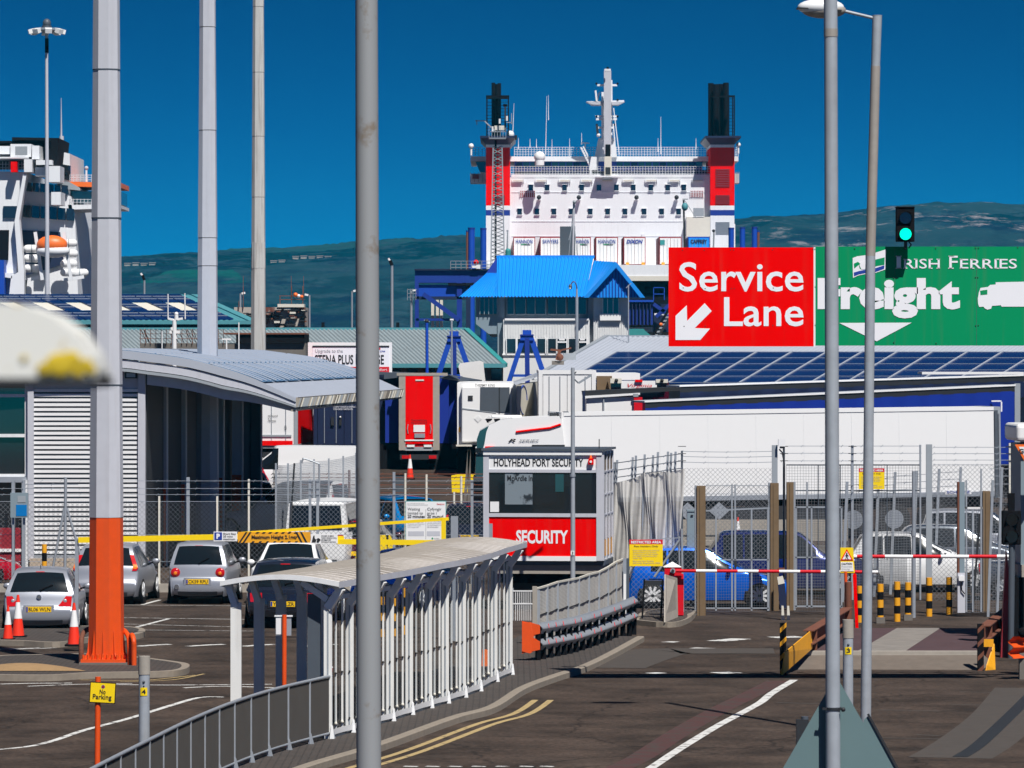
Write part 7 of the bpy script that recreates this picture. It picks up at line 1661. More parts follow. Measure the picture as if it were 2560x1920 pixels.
make_car('black hatchback with shining rear window left of the security cabin', X(1172, 139), 139, R(-6), 'mpv', 'black_paint', 4.1, 1.76, 1.62, plate='CY06 PZH', lights='high')
Yc = 118.0
make_car('dark blue car whose roof shows under the yellow barrier beam', X(1060, Yc), Yc + 1, R(165), 'hatch', 'navy_paint', 4.1, 1.74, 1.43)
# vans and cars under the canopy edge
Yc = 176.0
make_car('long white panel van parked crosswise under the trailers', X(905, Yc), Yc, R(82), 'van', 'white_paint', 5.0, 1.9, 1.97, cat='van', name='parked_van', lights='wide', group='cars parked in the port')
Yc = 150.0
make_car('white people carrier with dark side windows behind the mesh fence', X(872, Yc), Yc, R(70), 'mpv', 'white_paint', 4.5, 1.85, 1.80, lights='high')
make_car('grey hatchback behind the mesh fence with one red lamp showing', X(815, 142), 142, R(10), 'hatch', 'grey_paint', 4.1, 1.74, 1.45, plate='', lights='tri')
make_car('bright red hatchback peeping out right of the canopy columns', X(618, 172), 172, R(15), 'hatch', 'red_paint', 4.2, 1.76, 1.48, plate='', lights='tri')
make_car('white car rear with dark window beside the last canopy column', X(622, 164), 164, R(10), 'hatch', 'white_paint', 4.2, 1.76, 1.48, plate='', lights='high')
make_car('dark hatchback rear with red lamp beside the last canopy column', X(632, 157), 157, R(6), 'hatch', 'grey_paint', 4.0, 1.72, 1.46, plate='', lights='high')
make_car('dark red car behind the fence at the left edge', X(-340, 127.5), 127.5, R(-80), 'hatch', 'red_paint', 4.1, 1.74, 1.5)
# right side cars
Yc = 118.2
make_car('bright blue hatchback side-on behind the gates, ten-spoke wheels', X(1566, Yc), Yc, R(-90), 'hatch', 'blue_paint', 4.05, 1.80, 1.46, spokes=True, lights='wide')
make_car('dark blue sports utility car side-on behind the bright blue hatchback', X(1755, 124), 124.5, R(-90), 'suv', 'navy_paint', 4.4, 1.85, 1.62, spokes=True, lights='wide')
make_car('white five-door hatchback side-on behind the curving mesh fence', X(2112, 126), 126.0, R(-92), 'hatch', 'white_paint', 4.25, 1.78, 1.50, spokes=True, lights='wide')
make_car('silver car behind the white hatchback, roof highest at the right', X(2290, 136), 136, R(-95), 'mpv', 'silver_paint', 4.3, 1.8, 1.62, lights='wide')
make_car('dark grey car just behind the roof of the white hatchback', X(2225, 131), 131, R(-92), 'hatch', 'grey_paint', 4.2, 1.76, 1.44, lights='wide')
make_car('dark saloon partly hidden behind the right-hand traffic light', X(2450, 122), 122, R(-95), 'saloon', 'grey_paint', 4.4, 1.78, 1.44)

# ================================================================== HEIGHT BARRIER
YH = 104.0
e = thing('height_barrier', 'long yellow height restriction barrier with hazard striped panel across the car park', 'barrier', (X(191, YH), YH, 0))
mb = MB(); mb.bar(W(196, 1350, YH), W(620, 1341, YH), .10, .12, 'yellow'); mb.bar(W(840, 1354, YH), W(1108, 1357, YH), .10, .11, 'yellow'); mb.bar(W(560, 1341, YH + .02), W(860, 1346, YH + .02), .09, .10, 'yellow'); mb.build('beam', e)
mb = MB(); mb.bar(W(596, 1334, YH), W(1122, 1297, YH), .07, .065, 'yellow'); mb.bar(W(1109, 1294, YH), W(1109, 1361, YH), .10, m='yellow'); mb.build('stay', e)
mb = MB(); mb.pb(187, 196, 1347, 1606, YH, .09, 'galv'); mb.pb(1127, 1145, 1291, 1606, YH, .16, 'galv'); each(mb, 'post', e)
mb = MB(); mb.pb(595, 776, 1330, 1357, YH - .06, .02, 'amber'); hp = mb.build('hazard_panel', e)
mb = MB()
def stripe(a, b, sk, c=1330, d=1357): mb.prism([W(a, d, YH - .065), W(b, d, YH - .065), W(b + sk, c, YH - .065), W(a + sk, c, YH - .065)], (0, .004, 0), 'text_black')
for a in (596, 606): stripe(a, a + 5, 18)
for a in (754, 766): stripe(a - 2, a + 3, -14)
for k in range(7): mb.prism([W(628 + k * 18, 1357, YH - .065), W(634 + k * 18, 1357, YH - .065), W(637 + k * 18, 1353, YH - .065), W(631 + k * 18, 1353, YH - .065)], (0, .004, 0), 'text_black'); mb.prism([W(638 + k * 16, 1334, YH - .065), W(645 + k * 16, 1334, YH - .065), W(649 + k * 16, 1330, YH - .065), W(642 + k * 16, 1330, YH - .065)], (0, .004, 0), 'text_black')
mb.build('stripe', hp); ptext('Maximum Height 2.1mtr', 629, 744, 1338, 1350, YH - .066, hp, 'text_black', .03)
mb = MB(); mb.pb(534, 593, 1329, 1353, YH - .07, .02, 'clean_white'); mb.pb(536, 555, 1331, 1350, YH - .075, .006, 'text_blue'); pp = mb.build('parking_sign', e)
ptext('P', 541, 550, 1334, 1347, YH - .078, pp, 'text_white', .06); ptext('Short Stay\n20 mins\nmaximum', 558, 590, 1332, 1350, YH - .073, pp, 'text_black', .015)
mb = MB(); mb.pb(777, 844, 1335, 1359, YH - .07, .02, 'clean_white'); tp = mb.build('tow_sign', e)
ptext('EXCEED 20 MINS.\nYOUR VEHICLE WILL\nBE REMOVED\nWITHOUT NOTICE', 803, 842, 1338, 1357, YH - .073, tp, 'text_black', .012)
mb = MB(); mb.prism([W(779, 1356, YH - .075), W(783, 1340, YH - .075), W(786, 1338, YH - .075), W(787, 1346, YH - .075), W(791, 1350, YH - .075), W(789, 1356, YH - .075)], (0, .004, 0), 'text_black'); mb.cyl(W(795, 1353, YH - .072), W(795, 1353, YH - .078), .03, n=12, m='text_black'); mb.cyl(W(799, 1350, YH - .072), W(799, 1350, YH - .078), .02, n=12, m='text_black'); mb.prism([W(790, 1349, YH - .075), W(795, 1345, YH - .075), W(800, 1347, YH - .075), W(799, 1350, YH - .075)], (0, .004, 0), 'text_black'); mb.build('tow_symbol', tp)
# waiting notice
Y = 107.5
e = thing('parking_notice', 'large white bilingual waiting limit notice behind the yellow barrier stay', 'sign', (X(1065, Y), Y, 0))
mb = MB(); mb.pb(1013.5, 1115.5, 1252, 1353, Y, .02, 'turquoise'); mb.pb(1015, 1114, 1254, 1351, Y - .006, .02, 'clean_white'); mb.pb(1064, 1065, 1273, 1348, Y - .008, .004, 'text_grey'); b_ = mb.build('panel', e)
T = lambda t, a, b, c, d, m='text_black', bo=0: ptext(t, a, b, c, d, Y - .009, b_, m, bo)
T('Port of Holyhead Short Stay Car Park\nMaes Parcio Arhosiad Byr Porthladd Caergybi', 1019, 1070, 1257, 1264, 'text_grey'); T('StenaLine', 1092, 1111, 1258, 1262, 'text_red', .01)
T('Waiting\nlimited to', 1019, 1057, 1269, 1286); T('20 minutes', 1019, 1062, 1287, 1295, 'text_black', .02); T('Cyfyngir\naros i', 1068, 1104, 1269, 1286); T('20 munud', 1068, 1108, 1287, 1295, 'text_black', .02)
T('Vehicles left unattended\nin this area for longer than\n20 minutes may be removed\nwithout further notice\nand a charge made', 1019, 1061, 1300, 1320, 'text_grey'); T('Caiff cerbydau a adewir\nyma heb oruchwyliaeth am\nfwy nag 20 munud eu symud\nheb rybudd pellach', 1068, 1110, 1300, 1320, 'text_grey')
mb = MB(); mb.pb(1020, 1060, 1328, 1340, Y - .009, .003, 'grey'); mb.pb(1067, 1100, 1328, 1340, Y - .009, .003, 'grey'); mb.mats[0] = 'mast_grey'; mb.cyl(W(1081, 1346, Y - .006), W(1081, 1346, Y - .012), .02, n=10, m='green'); mb.build('logo', b_); T('Heddlu', 1085, 1098, 1344, 1348, 'text_grey')
mb = MB()
for px in (1030, 1100): mb.pb(px - 2, px + 2, 1260, 1590, Y + .02, .04, 'galv')
each(mb, 'post', e)
mb = MB(); Y = 131.0; mb.prism([W(965, 1335, Y), W(972, 1335, Y), W(968, 1380, Y)], (0, .1, 0), 'amber'); mb.mats[0] = 'cream'; mb.prism([(X(883, Y), Y, G(Y)), (X(1010, Y), Y, G(Y)), W(975, 1338, Y), W(895, 1338, Y)], (0, .5, 0), 'yellow'); o = solo(mb, 'concrete_block', 'worn yellow painted concrete block beyond the shelter roof', 'block', (X(940, Y), Y, 0))
# black/yellow post at left, old silver pole etc
def bollard(px, ct, cb, Y=None, label='', wd=.14, m=('amber', 'black'), n=6, cap=None):
    Y = Y or 12000 * CH / (cb - HY); e = thing('bollard', label, 'bollard', (X(px, Y), Y, 0), 'yellow and black bollards'); zt = Z(ct, Y); h = zt / n
    mb = MB()
    for k in range(n): mb.cyl((X(px, Y), Y, k * h), (X(px, Y), Y, (k + 1) * h), wd / 2 * (1 + .002 * (k % 2)), n=20, m=m[(n - 1 - k) % 2])
    mb.build('post', e)
    if cap: q = MB(); q.box(X(px, Y) - .10, X(px, Y) + .10, Y - .1, Y + .1, 0, .14, 'concrete_dark'); q.build('base_block', e)
    return e
bollard(111, 1361, 1470, 124, 'yellow and black bollard by the slatted wall at the left', .13, n=6)
BL = [(2150, 1465, 1556, 'behind the second lamp post', 0), (2201, 1460, 1558, 'on a square block, second in the row', 1), (2243, 1454, 1554, 'third in the row, black foot', 0), (2270, 1456, 1551, 'fourth in the row, close beside its left neighbour', 1), (2323, 1444, 1541, 'tallest one standing alone in mid row', 0), (2373, 1443, 1536, 'left of the white steel gate post', 0), (2419, 1432, 1522, 'against the white steel gate post, beside the junction box', 1)]
for px, a, b, l_, c in BL: bollard(px, a, b, None, 'yellow and black striped bollard ' + l_, .145, cap=c, n=5 if c else 5)
for px, a, b, l_ in ((956, 1492, 1592, 'left one of three seen through the shelter glazing'), (987, 1496, 1590, 'middle one of three seen through the shelter glazing'), (1012, 1470, 1586, 'right one of three seen through the shelter glazing')): bollard(px, a, b, None, 'slim yellow and black bollard, ' + l_, .11, n=5)
mb = MB(); Y = 12000 * CH / (1680 - HY); mb.prism([(X(1203, Y), Y, 0), (X(1221, Y), Y, 0), W(1220, 1626, Y), W(1206, 1624, Y)], (0, .2, 0), 'orange_bright'); mb.box(X(1201, Y), X(1223, Y), Y - .1, Y + .3, 0, .06, 'dark'); solo(mb, 'marker_block', 'small orange marker block seen through the far end of the shelter', 'marker', (X(1212, Y), Y, 0))
# ================================================================== BARRIERS
def arm(px0, px1, py0, py1, Y, label, first, n, seg0='red', r=.045):
    pass
Y = 111.6
e = thing('barrier', 'red and white striped barrier arm on a red cabinet with white pyramid top', 'barrier', (X(1680, Y), Y, 0))
mb = MB(); mb.pb(1662, 1704, 1418, 1442, Y, .4, 'cherry'); mb.pb(1688, 1709, 1436, 1538, Y + .05, .35, 'cherry'); mb.pb(1683, 1689, 1452, 1530, Y + .02, .3, 'clean_white'); o = mb.build('cabinet', e)
x0, x1, y0, y1 = X(1659, Y), X(1704, Y), Y - .02, Y + .44; zb2 = Z(1418, Y); ap = ((x0+x1)/2, (y0+y1)/2, Z(1405, Y))
mb = MB(); mb.add([(x0,y0,zb2),(x1,y0,zb2),(x1,y1,zb2),(x0,y1,zb2),ap], [(0,1,4),(1,2,4),(2,3,4),(3,0,4),(3,2,1,0)], 'clean_white'); mb.build('cap', e)
mb = MB()
for k in range(10):
    a = 1688 + k * 52; b = a + 52; mb = MB(); mb.cyl(W(a if k else 1690, 1427 + (a - 1690) * .006, Y - .12), W(b if b < 2190 else 2195, 1427 + (b - 1690) * .006, Y - .12), .038, n=12, m='cherry' if k % 2 == 0 else 'clean_white'); mb.build('arm_section', e)
mb = MB(); mb.cyl(W(1682, 1427, Y - .14), W(1682, 1427, Y), .06, n=16, m='galv'); mb.cyl(W(1682, 1427, Y - .17), W(1682, 1427, Y - .13), .035, n=12, m='dark'); mb.build('pivot', e)
mb = MB(); mb.prism([(X(1660, Y - 2.5), Y - 2.5, .12), (X(1691, Y), Y - .3, .12), W(1690, 1445, Y - .3), W(1661, 1436, Y - 1.0)], (.03, 0, 0), 'concrete')
o = solo(mb, 'card_reader_pedestal', 'pale grey sloping shield panel in front of the red barrier cabinet', 'panel', (X(1675, Y - 1), Y - 1.2, .12))
mb = MB(); mb.pb(1610, 1660, 1452, 1463, Y - .7, .3, 'dark'); mb.cyl(W(1614, 1490, Y - .65), W(1655, 1490, Y - .65), .014, n=6, m='black')
for a in (1611, 1657): mb.cyl(W(a, 1448, Y - .7), (X(a - 8, Y), Y - .9, .12), .02, n=6, m='black')
mb.cyl(W(1622, 1448, Y - .7), W(1655, 1448, Y - .7), .015, n=6, m='black')
solo(mb, 'trolley', 'black folded sack trolley standing in front of the blue car wheel', 'trolley', (X(1635, Y), Y - .7, .12))
Y = 108.2
e = thing('barrier', 'second striped barrier arm at a higher level crossing to the right edge', 'barrier', (X(2560, Y), Y, 0))
for k in range(8):
    a = 2117 + k * 70 - (45 if k else 0); b = 2117 + (k + 1) * 70 - 45; mb = MB(); mb.cyl(W(a, 1391, Y), W(b, 1391.5, Y), .042, n=12, m='clean_white' if k % 2 == 0 else 'cherry'); mb.build('arm_section', e)
mb = MB(); mb.pb(2570, 2620, 1360, 1592, Y - .2, .5, 'cherry'); mb.build('cabinet', e)
# pedestrian warning sign
Y = 107.6
e = thing('warning_sign', 'yellow backed red triangle pedestrian warning sign on a leaning orange post', 'sign', (X(2117, Y), Y, 0))
mb = MB(); mb.prism([W(2101, 1369, Y), W(2133, 1369, Y), W(2137, 1432, Y), W(2101, 1432, Y)], (0, .02, 0), 'yellow'); mb.prism([W(2102, 1405, Y - .01), W(2132, 1405, Y - .01), W(2134, 1428, Y - .01), W(2102, 1428, Y - .01)], (0, .01, 0), 'clean_white'); b_ = mb.build('panel', e)
def tri(mb, cx, cy, r, Y, m): mb.prism([W(cx, cy - r, Y), W(cx + r * .9, cy + r * .62, Y), W(cx - r * .9, cy + r * .62, Y)], (0, .004, 0), m)
mb = MB(); tri(mb, 2117, 1390, 17.5, Y - .012, 'red'); tri(mb, 2117, 1390.5, 12.5, Y - .016, 'clean_white'); mb.ball(W(2117, 1383, Y - .02), .016, 'text_black', 8, 5); mb.bar(W(2117, 1384.5, Y - .02), W(2117, 1392, Y - .02), .03, .01, 'text_black'); mb.bar(W(2117, 1391, Y - .02), W(2113, 1399, Y - .02), .016, .01, 'text_black'); mb.bar(W(2117, 1391, Y - .02), W(2121, 1399, Y - .02), .016, .01, 'text_black'); mb.bar(W(2117, 1386, Y - .02), W(2112.5, 1390, Y - .02), .012, .01, 'text_black'); mb.bar(W(2117, 1386, Y - .02), W(2121.5, 1390, Y - .02), .012, .01, 'text_black'); mb.build('symbol', b_)
ptext('CAUTION', 2104, 2130, 1407, 1412, Y - .013, b_, 'text_black', .02); ptext('Pedestrians\nCrossing', 2104, 2130, 1414, 1426, Y - .013, b_, 'text_grey')
mb = MB(); mb.cyl((X(2117, Y), Y, 0), W(2114, 1430, Y), .035, n=10, m='orange'); mb.cyl((X(2121, Y), Y - .1, 0), W(2121, 1455, Y - .1), .075, n=14, m='rust'); mb.build('post', e)
mb = MB(); Y = 105.8; mb.prism([(X(2140, Y), Y, 0), (X(2147, Y), Y, 0), W(2141, 1436, Y), W(2136, 1432, Y), W(2132, 1438, Y)], (0, .03, 0), 'orange_bright'); mb.mats[0] = 'red'; solo(mb, 'marker_post', 'slim bright red marker post leaning beside the rusty post', 'post', (X(2143, Y), Y, 0))

# ================================================================== WEIGHBRIDGE
e = thing('weighbridge', 'steel vehicle weighbridge with brown side beams and concrete approach ramp', 'weighbridge', (X(2240, 97), 97, 0))
a0, a1, b0, b1 = (X(1985, 95.8), 95.8), (X(2448, 95.8), 95.8), (X(2100, 104), 104), (X(2520, 104), 104)
mb = MB(); mb.prism([(a0[0], a0[1], .28), (a1[0], a1[1], .28), (b1[0], b1[1], .28), (b0[0], b0[1], .28)], (0, 0, -.2), 'deck_plate'); mb.build('deck', e)
mb = MB(); mid = lambda p, q, t: (p[0] + (q[0] - p[0]) * t, p[1] + (q[1] - p[1]) * t, .284)
mb.add([mid(a0, a1, .34), mid(a0, a1, .60), mid(b0, b1, .60), mid(b0, b1, .34)], [(0,1,2,3)], 'deck_pale'); mb.build('worn_track', e)
mb = MB(); r0, r1 = (X(1975, 94.5), 94.5), (X(2445, 94.4), 94.4)
mb.add([(r0[0], r0[1], .004), (r1[0], r1[1], .004), (a1[0], a1[1] - .02, .285), (a0[0], a0[1] - .02, .285), (r0[0], a0[1] - .02, .0), (r1[0] + .5, a1[1], .0)], [(0,1,2,3), (0,3,4), (1,5,2)], 'ramp'); mb.box(a0[0], a1[0], 95.5, 95.76, .0, .30, 'concrete'); mb.build('ramp', e)
def ibeam(p, q, z, name='side_beam'):
    mb = MB(); P = Vector((p[0], p[1], z)); Q = Vector((q[0], q[1], z)); mb.bar(P, Q, .22, .02, 'rust'); mb.bar(P - Vector((0, 0, .26)), Q - Vector((0, 0, .26)), .22, .02, 'rust'); mb.bar(P - Vector((0, 0, .13)), Q - Vector((0, 0, .13)), .02, .24, 'rust')
    for t in (.08, .5, .92): c = P.lerp(Q, t); mb.box(c.x - .10, c.x + .10, c.y - .04, c.y + .04, 0, z - .02, 'rust')
    mb.build(name, e)
ibeam((X(2020, 95.5), 95.3), (X(2120, 104), 104), .72); ibeam((X(2462, 96.6), 96.6), (X(2532, 105), 105), .74)
mb = MB(); mb.prism([(X(1953, 92.6), 92.6, .02), (X(2028, 95.4), 95.4, .36), (X(2026, 95.4), 95.4, .72), (X(1960, 92.6), 92.6, .46)], (.03, .05, 0), 'amber'); mb.build('guide_plate', e)
for px, Y, a in ((1958, 93.0, 1558), (2452, 94.2, 1560)):
    mb = MB(); x_ = X(px, Y); zt = Z(a, Y); mb.box(x_ - .06, x_ + .06, Y, Y + .12, 0, zt, 'black'); o = solo(mb, 'marker_post', ('black and yellow striped post leaning at the left start of the weighbridge' if px < 2000 else 'dark striped post at the right start of the weighbridge'), 'post', (x_, Y, 0))
    q = MB()
    for k in range(4): z = zt - .12 - k * .27; q.prism([(x_ - .062, Y - .004, z - .07), (x_ + .062, Y - .004, z + .05), (x_ + .062, Y - .004, z + .14), (x_ - .062, Y - .004, z + .02)], (0, .003, 0), 'amber' if px < 2000 else 'rust')
    q.build('stripe', o)
    if px > 2000: mb2 = MB(); mb2.prism([(x_ + .1, Y + .1, 0), (x_ + .3, Y + .3, 0), (x_ + .3, Y + .5, .5), (x_ + .12, Y + .12, .1)], (.02, 0, 0), 'amber'); mb2.box(x_ + .05, x_ + .28, Y + .3, Y + .34, .45, .6, 'amber'); mb2.build('foot_bracket', o)

# ================================================================== RIGHT EDGE
Y = 98.0
e = thing('traffic_light', 'unlit dark traffic light on a black pole near the right edge', 'traffic light', (X(2528, Y), Y, 0))
mb = MB(); mb.pb(2506, 2553, 1277, 1362, Y, .22, 'black'); h_ = mb.build('housing', e); bevel(h_, .015)
mb = MB(); mb.cyl((X(2528, Y), Y + .1, 0), W(2530, 1362, Y + .1), .065, n=14, m='steel_dark'); mb.pb(2521, 2537, 1233, 1277, Y + .04, .12, 'black'); mb.tube([tuple(W(2522, 1268, Y)), tuple(W(2512, 1270, Y)), tuple(W(2509, 1278, Y))], .012, 6, 'black'); mb.build('pole', e)
for c in (1300, 1342):
    p = W(2530, c, Y - .004); mb = MB(); mb.cyl(p + Vector((0, .02, 0)), p, .12, n=24, m='glass_dark' if c < 1320 else 'glass_teal'); mb.build('lens', h_)
    v = MB(); v.grid(lambda u, w_: (p.x + .128 * math.cos(math.pi * (1.05 * u - .025)), p.y - .15 * w_, p.z + .128 * math.sin(math.pi * (1.05 * u - .025))), 16, 3, 'black'); v.build('visor', h_)
mb = MB(); mb.prism([(X(2505, Y), Y + .3, 0), (X(2540, Y), Y + .3, 0), (X(2538, Y), Y + .3, 1.0), (X(2520, Y), Y + .3, 2.2)], (0, .2, 0), 'dull_red'); solo(mb, 'tapered_post', 'dark red tapered post behind the right-hand traffic light pole', 'post', (X(2520, Y), Y + .3, 0))
Y = 99.5
e = thing('booth', 'edge of a pale booth with cream roof corner and dark base at the right edge', 'booth', (X(2580, Y), Y, 0))
mb = MB(); mb.pb(2552, 2700, 1110, 1412, Y, 2, 'building_blue'); mb.build('wall', e)
mb = MB(); mb.pb(2541, 2700, 1060, 1104, Y - .3, 2.4, 'clean_white'); o = mb.build('roof', e); bevel(o, .08, 3)
mb = MB(); mb.pb(2536, 2700, 1443, 1618, Y - .1, 2, 'black'); mb.pb(2545, 2700, 1412, 1443, Y - .05, 2, 'concrete'); mb.build('base', e)
Y = 98.8
e = thing('give_way_sign', 'upside down red edged triangle sign cut off by the right edge', 'sign', (X(2580, Y), Y, 0))
mb = MB(); mb.prism([W(2537, 1111, Y), W(2640, 1111, Y), W(2588, 1200, Y)], (0, .02, 0), 'orange_bright'); mb.prism([W(2547, 1117, Y - .005), W(2630, 1117, Y - .005), W(2588, 1188, Y - .005)], (0, .006, 0), 'clean_white'); mb.build('panel', e)
ptext('GIVE WAY', 2547, 2632, 1122, 1134, Y - .006, e, 'text_black', .03); mb = MB(); mb.cyl((X(2588, Y), Y + .05, 0), W(2588, 1115, Y + .05), .04, n=10, m='galv'); mb.build('post', e)
e = thing('crash_barrier', 'orange corrugated barrier end at the bottom right edge', 'crash barrier', (X(2560, 92), 92, 0))
def wbeam(mb, p, q, z, m, h=.3, amp=.05):
    P = Vector(p); Q = Vector(q); d = (Q - P).normalized(); nn = Vector((d.y, -d.x, 0)); 
    def f(u, v): c = P.lerp(Q, u); return tuple(c + nn * (amp * math.cos(v * 4 * math.pi) ) + Vector((0, 0, z + (v - .5) * h)))
    mb.grid(f, 8, 16, m); mb.grid(lambda u, v: tuple(Vector(f(u, v)) - nn * .02), 8, 16, m)
mb = MB(); wbeam(mb, (X(2528, 91.5), 91.5, 0), (X(2700, 93), 93, 0), .62, 'orange', .42, .06); mb.build('rail', e); mb = MB(); mb.box(X(2545, 92), X(2560, 92), 91.7, 91.9, 0, .5, 'concrete_dark'); mb.ball((X(2552, 92), 91.6, .9), .1, 'black', 10, 8); mb.build('post', e)

# ================================================================== CRASH BARRIER under the netted railing
e = thing('crash_barrier', 'double galvanised crash barrier with orange fishtail end beside the kerb', 'crash barrier', (X(1460, 102), 102, 0))
bp = [(1345, 1665, 0), (1395, 1655, 0), (1440, 1645, 0), (1490, 1628, 0), (1540, 1608, 0), (1585, 1587, 0)]
AP = dens([GP(a, b) for a, b, _ in bp], 3)
for zc in (.74, .42):
    mb = MB(); P_ = [p.copy() for p in AP]
    def f(u, v):
        t = u * (len(P_) - 1); i = min(len(P_) - 2, int(t)); c = P_[i].lerp(P_[i+1], t - i); d = (P_[min(i+1, len(P_)-1)] - P_[i]).normalized(); nn = Vector((d.y, -d.x, 0))
        return tuple(c + nn * (.05 + .05 * math.cos(v * 2 * math.pi + math.pi)) + Vector((0, 0, zc + (v - .5) * .23)))
    mb.grid(f, 40, 10, 'galv'); mb.grid(lambda u, v: tuple(Vector(f(u, v)) + Vector((-.015, .01, 0))), 40, 10, 'galv'); mb.build('rail', e)
    mb = MB()
    for k in range(10):
        i = 1 + int(k * 1.45); 
        if i < len(AP): c = AP[i]; mb.bar(c + Vector((.10, -.05, zc + .09)), c + Vector((.12, -.05, zc - .0)), .012, m='red')
    mb.build('joint_strap', e)
for i in range(0, len(AP), 1):
    c = AP[i]; mb = MB(); mb.box(c.x - .055, c.x + .055, c.y + .0, c.y + .12, 0, .80, 'black'); mb.build('post', e)
mb = MB(); c = AP[0]
for zc in (.74, .42): mb.grid(lambda u, v: (c.x - .32 + .36 * u, c.y - .12 - .03 * u, zc + (.0 if u > .5 else 0) + (v - .5) * (.17 + .16 * (1 - u))), 6, 6, 'orange')
mb.prism([(c.x - .32, c.y - .14, .30), (c.x - .16, c.y - .14, .26), (c.x + .02, c.y - .1, .36), (c.x + .02, c.y - .1, .5), (c.x - .1, c.y - .14, .58), (c.x + .02, c.y - .1, .68), (c.x + .02, c.y - .1, .82), (c.x - .16, c.y - .14, .88), (c.x - .32, c.y - .14, .86)], (0, .05, 0), 'orange'); o = mb.build('fishtail', e); bevel(o, .02)

# ================================================================== SHELTER
e = thing('walkway_shelter', 'long white glazed walkway shelter with arched corrugated roof curving away beside the kerb', 'shelter', (X(820, 76.1), 76.1, 0))
fr = [(820, 1864), (874, 1848), (925, 1833), (975, 1819), (1023, 1803), (1071, 1786), (1113, 1774), (1156, 1759), (1194, 1743), (1235, 1719), (1273, 1701)]
FP = []
for px, py in fr: Y = 12000 * CH / (py - HY); FP.append(Vector((X(px, Y), Y, 0)))
HP = 2.30; DW = 1.52; mat('shelter_roof', (.62, .59, .58), .7, var=.14, scale=3, col2=None, streak=.3)
def lat(i): d = (FP[min(i+1, len(FP)-1)] - FP[max(i-1, 0)]).normalized(); return Vector((-d.y, d.x, 0))
def roofp(t, v):     # t along, v 0 front edge (right) .. 1 back edge (left)
    i = min(len(FP) - 2, max(0, int(t))); f = t - i; c = FP[i].lerp(FP[i+1], f); n = lat(i).lerp(lat(min(i+1, len(FP)-1)), min(1, max(0, f)))
    a = c - n * .26; b = c + n * (DW + .18); p = a.lerp(b, v); return p + Vector((0, 0, HP + .27 + .13 * math.sin(math.pi * (v * .9 + .06)) ))
T0, T1 = -.22, len(FP) - 1 + .30
mb = MB(); nt_ = 200
mb.grid(lambda u, v: tuple(roofp(T0 + (T1 - T0) * u, v) + Vector((0, 0, .012 * (1 if int(u * nt_) % 2 else 0)))), nt_, 16, 'shelter_roof', False)
for k in range(1, 66):
    t = T0 + (T1 - T0) * k / 66
    for j in range(8): mb.bar(roofp(t, j / 8) + Vector((0, 0, .016)), roofp(t, (j + 1) / 8) + Vector((0, 0, .016)), .018, .012, 'concrete')
mb.grid(lambda u, v: tuple(roofp(T0 + (T1 - T0) * u, v) - Vector((0, 0, .05))), 40, 16, 'steel_dark'); mb.build('roof', e)
mb = MB()
for k in range(40):
    t = T0 + (T1 - T0) * k / 40; t2 = T0 + (T1 - T0) * (k + 1) / 40
    a, b = roofp(t, 0), roofp(t2, 0); mb.add([a + Vector((0, 0, .02)), b + Vector((0, 0, .02)), b + Vector((0, -.01, -.08)), a + Vector((0, -.01, -.08))], [(0, 3, 2, 1)], 'building_blue' if 0 else 'mast_grey')
    a, b = roofp(t, 1), roofp(t2, 1); mb.add([a, b, b + Vector((0, 0, -.10)), a + Vector((0, 0, -.06))], [(0, 1, 2, 3)], 'mast_grey')
n = 16
mb.add([tuple(roofp(T0, k / n) + Vector((0, -.005, h))) for k in range(n + 1) for h in (.02, -.06)], [(2*k, 2*k+1, 2*k+3, 2*k+2) for k in range(n)], 'white'); mb.build('fascia', e)
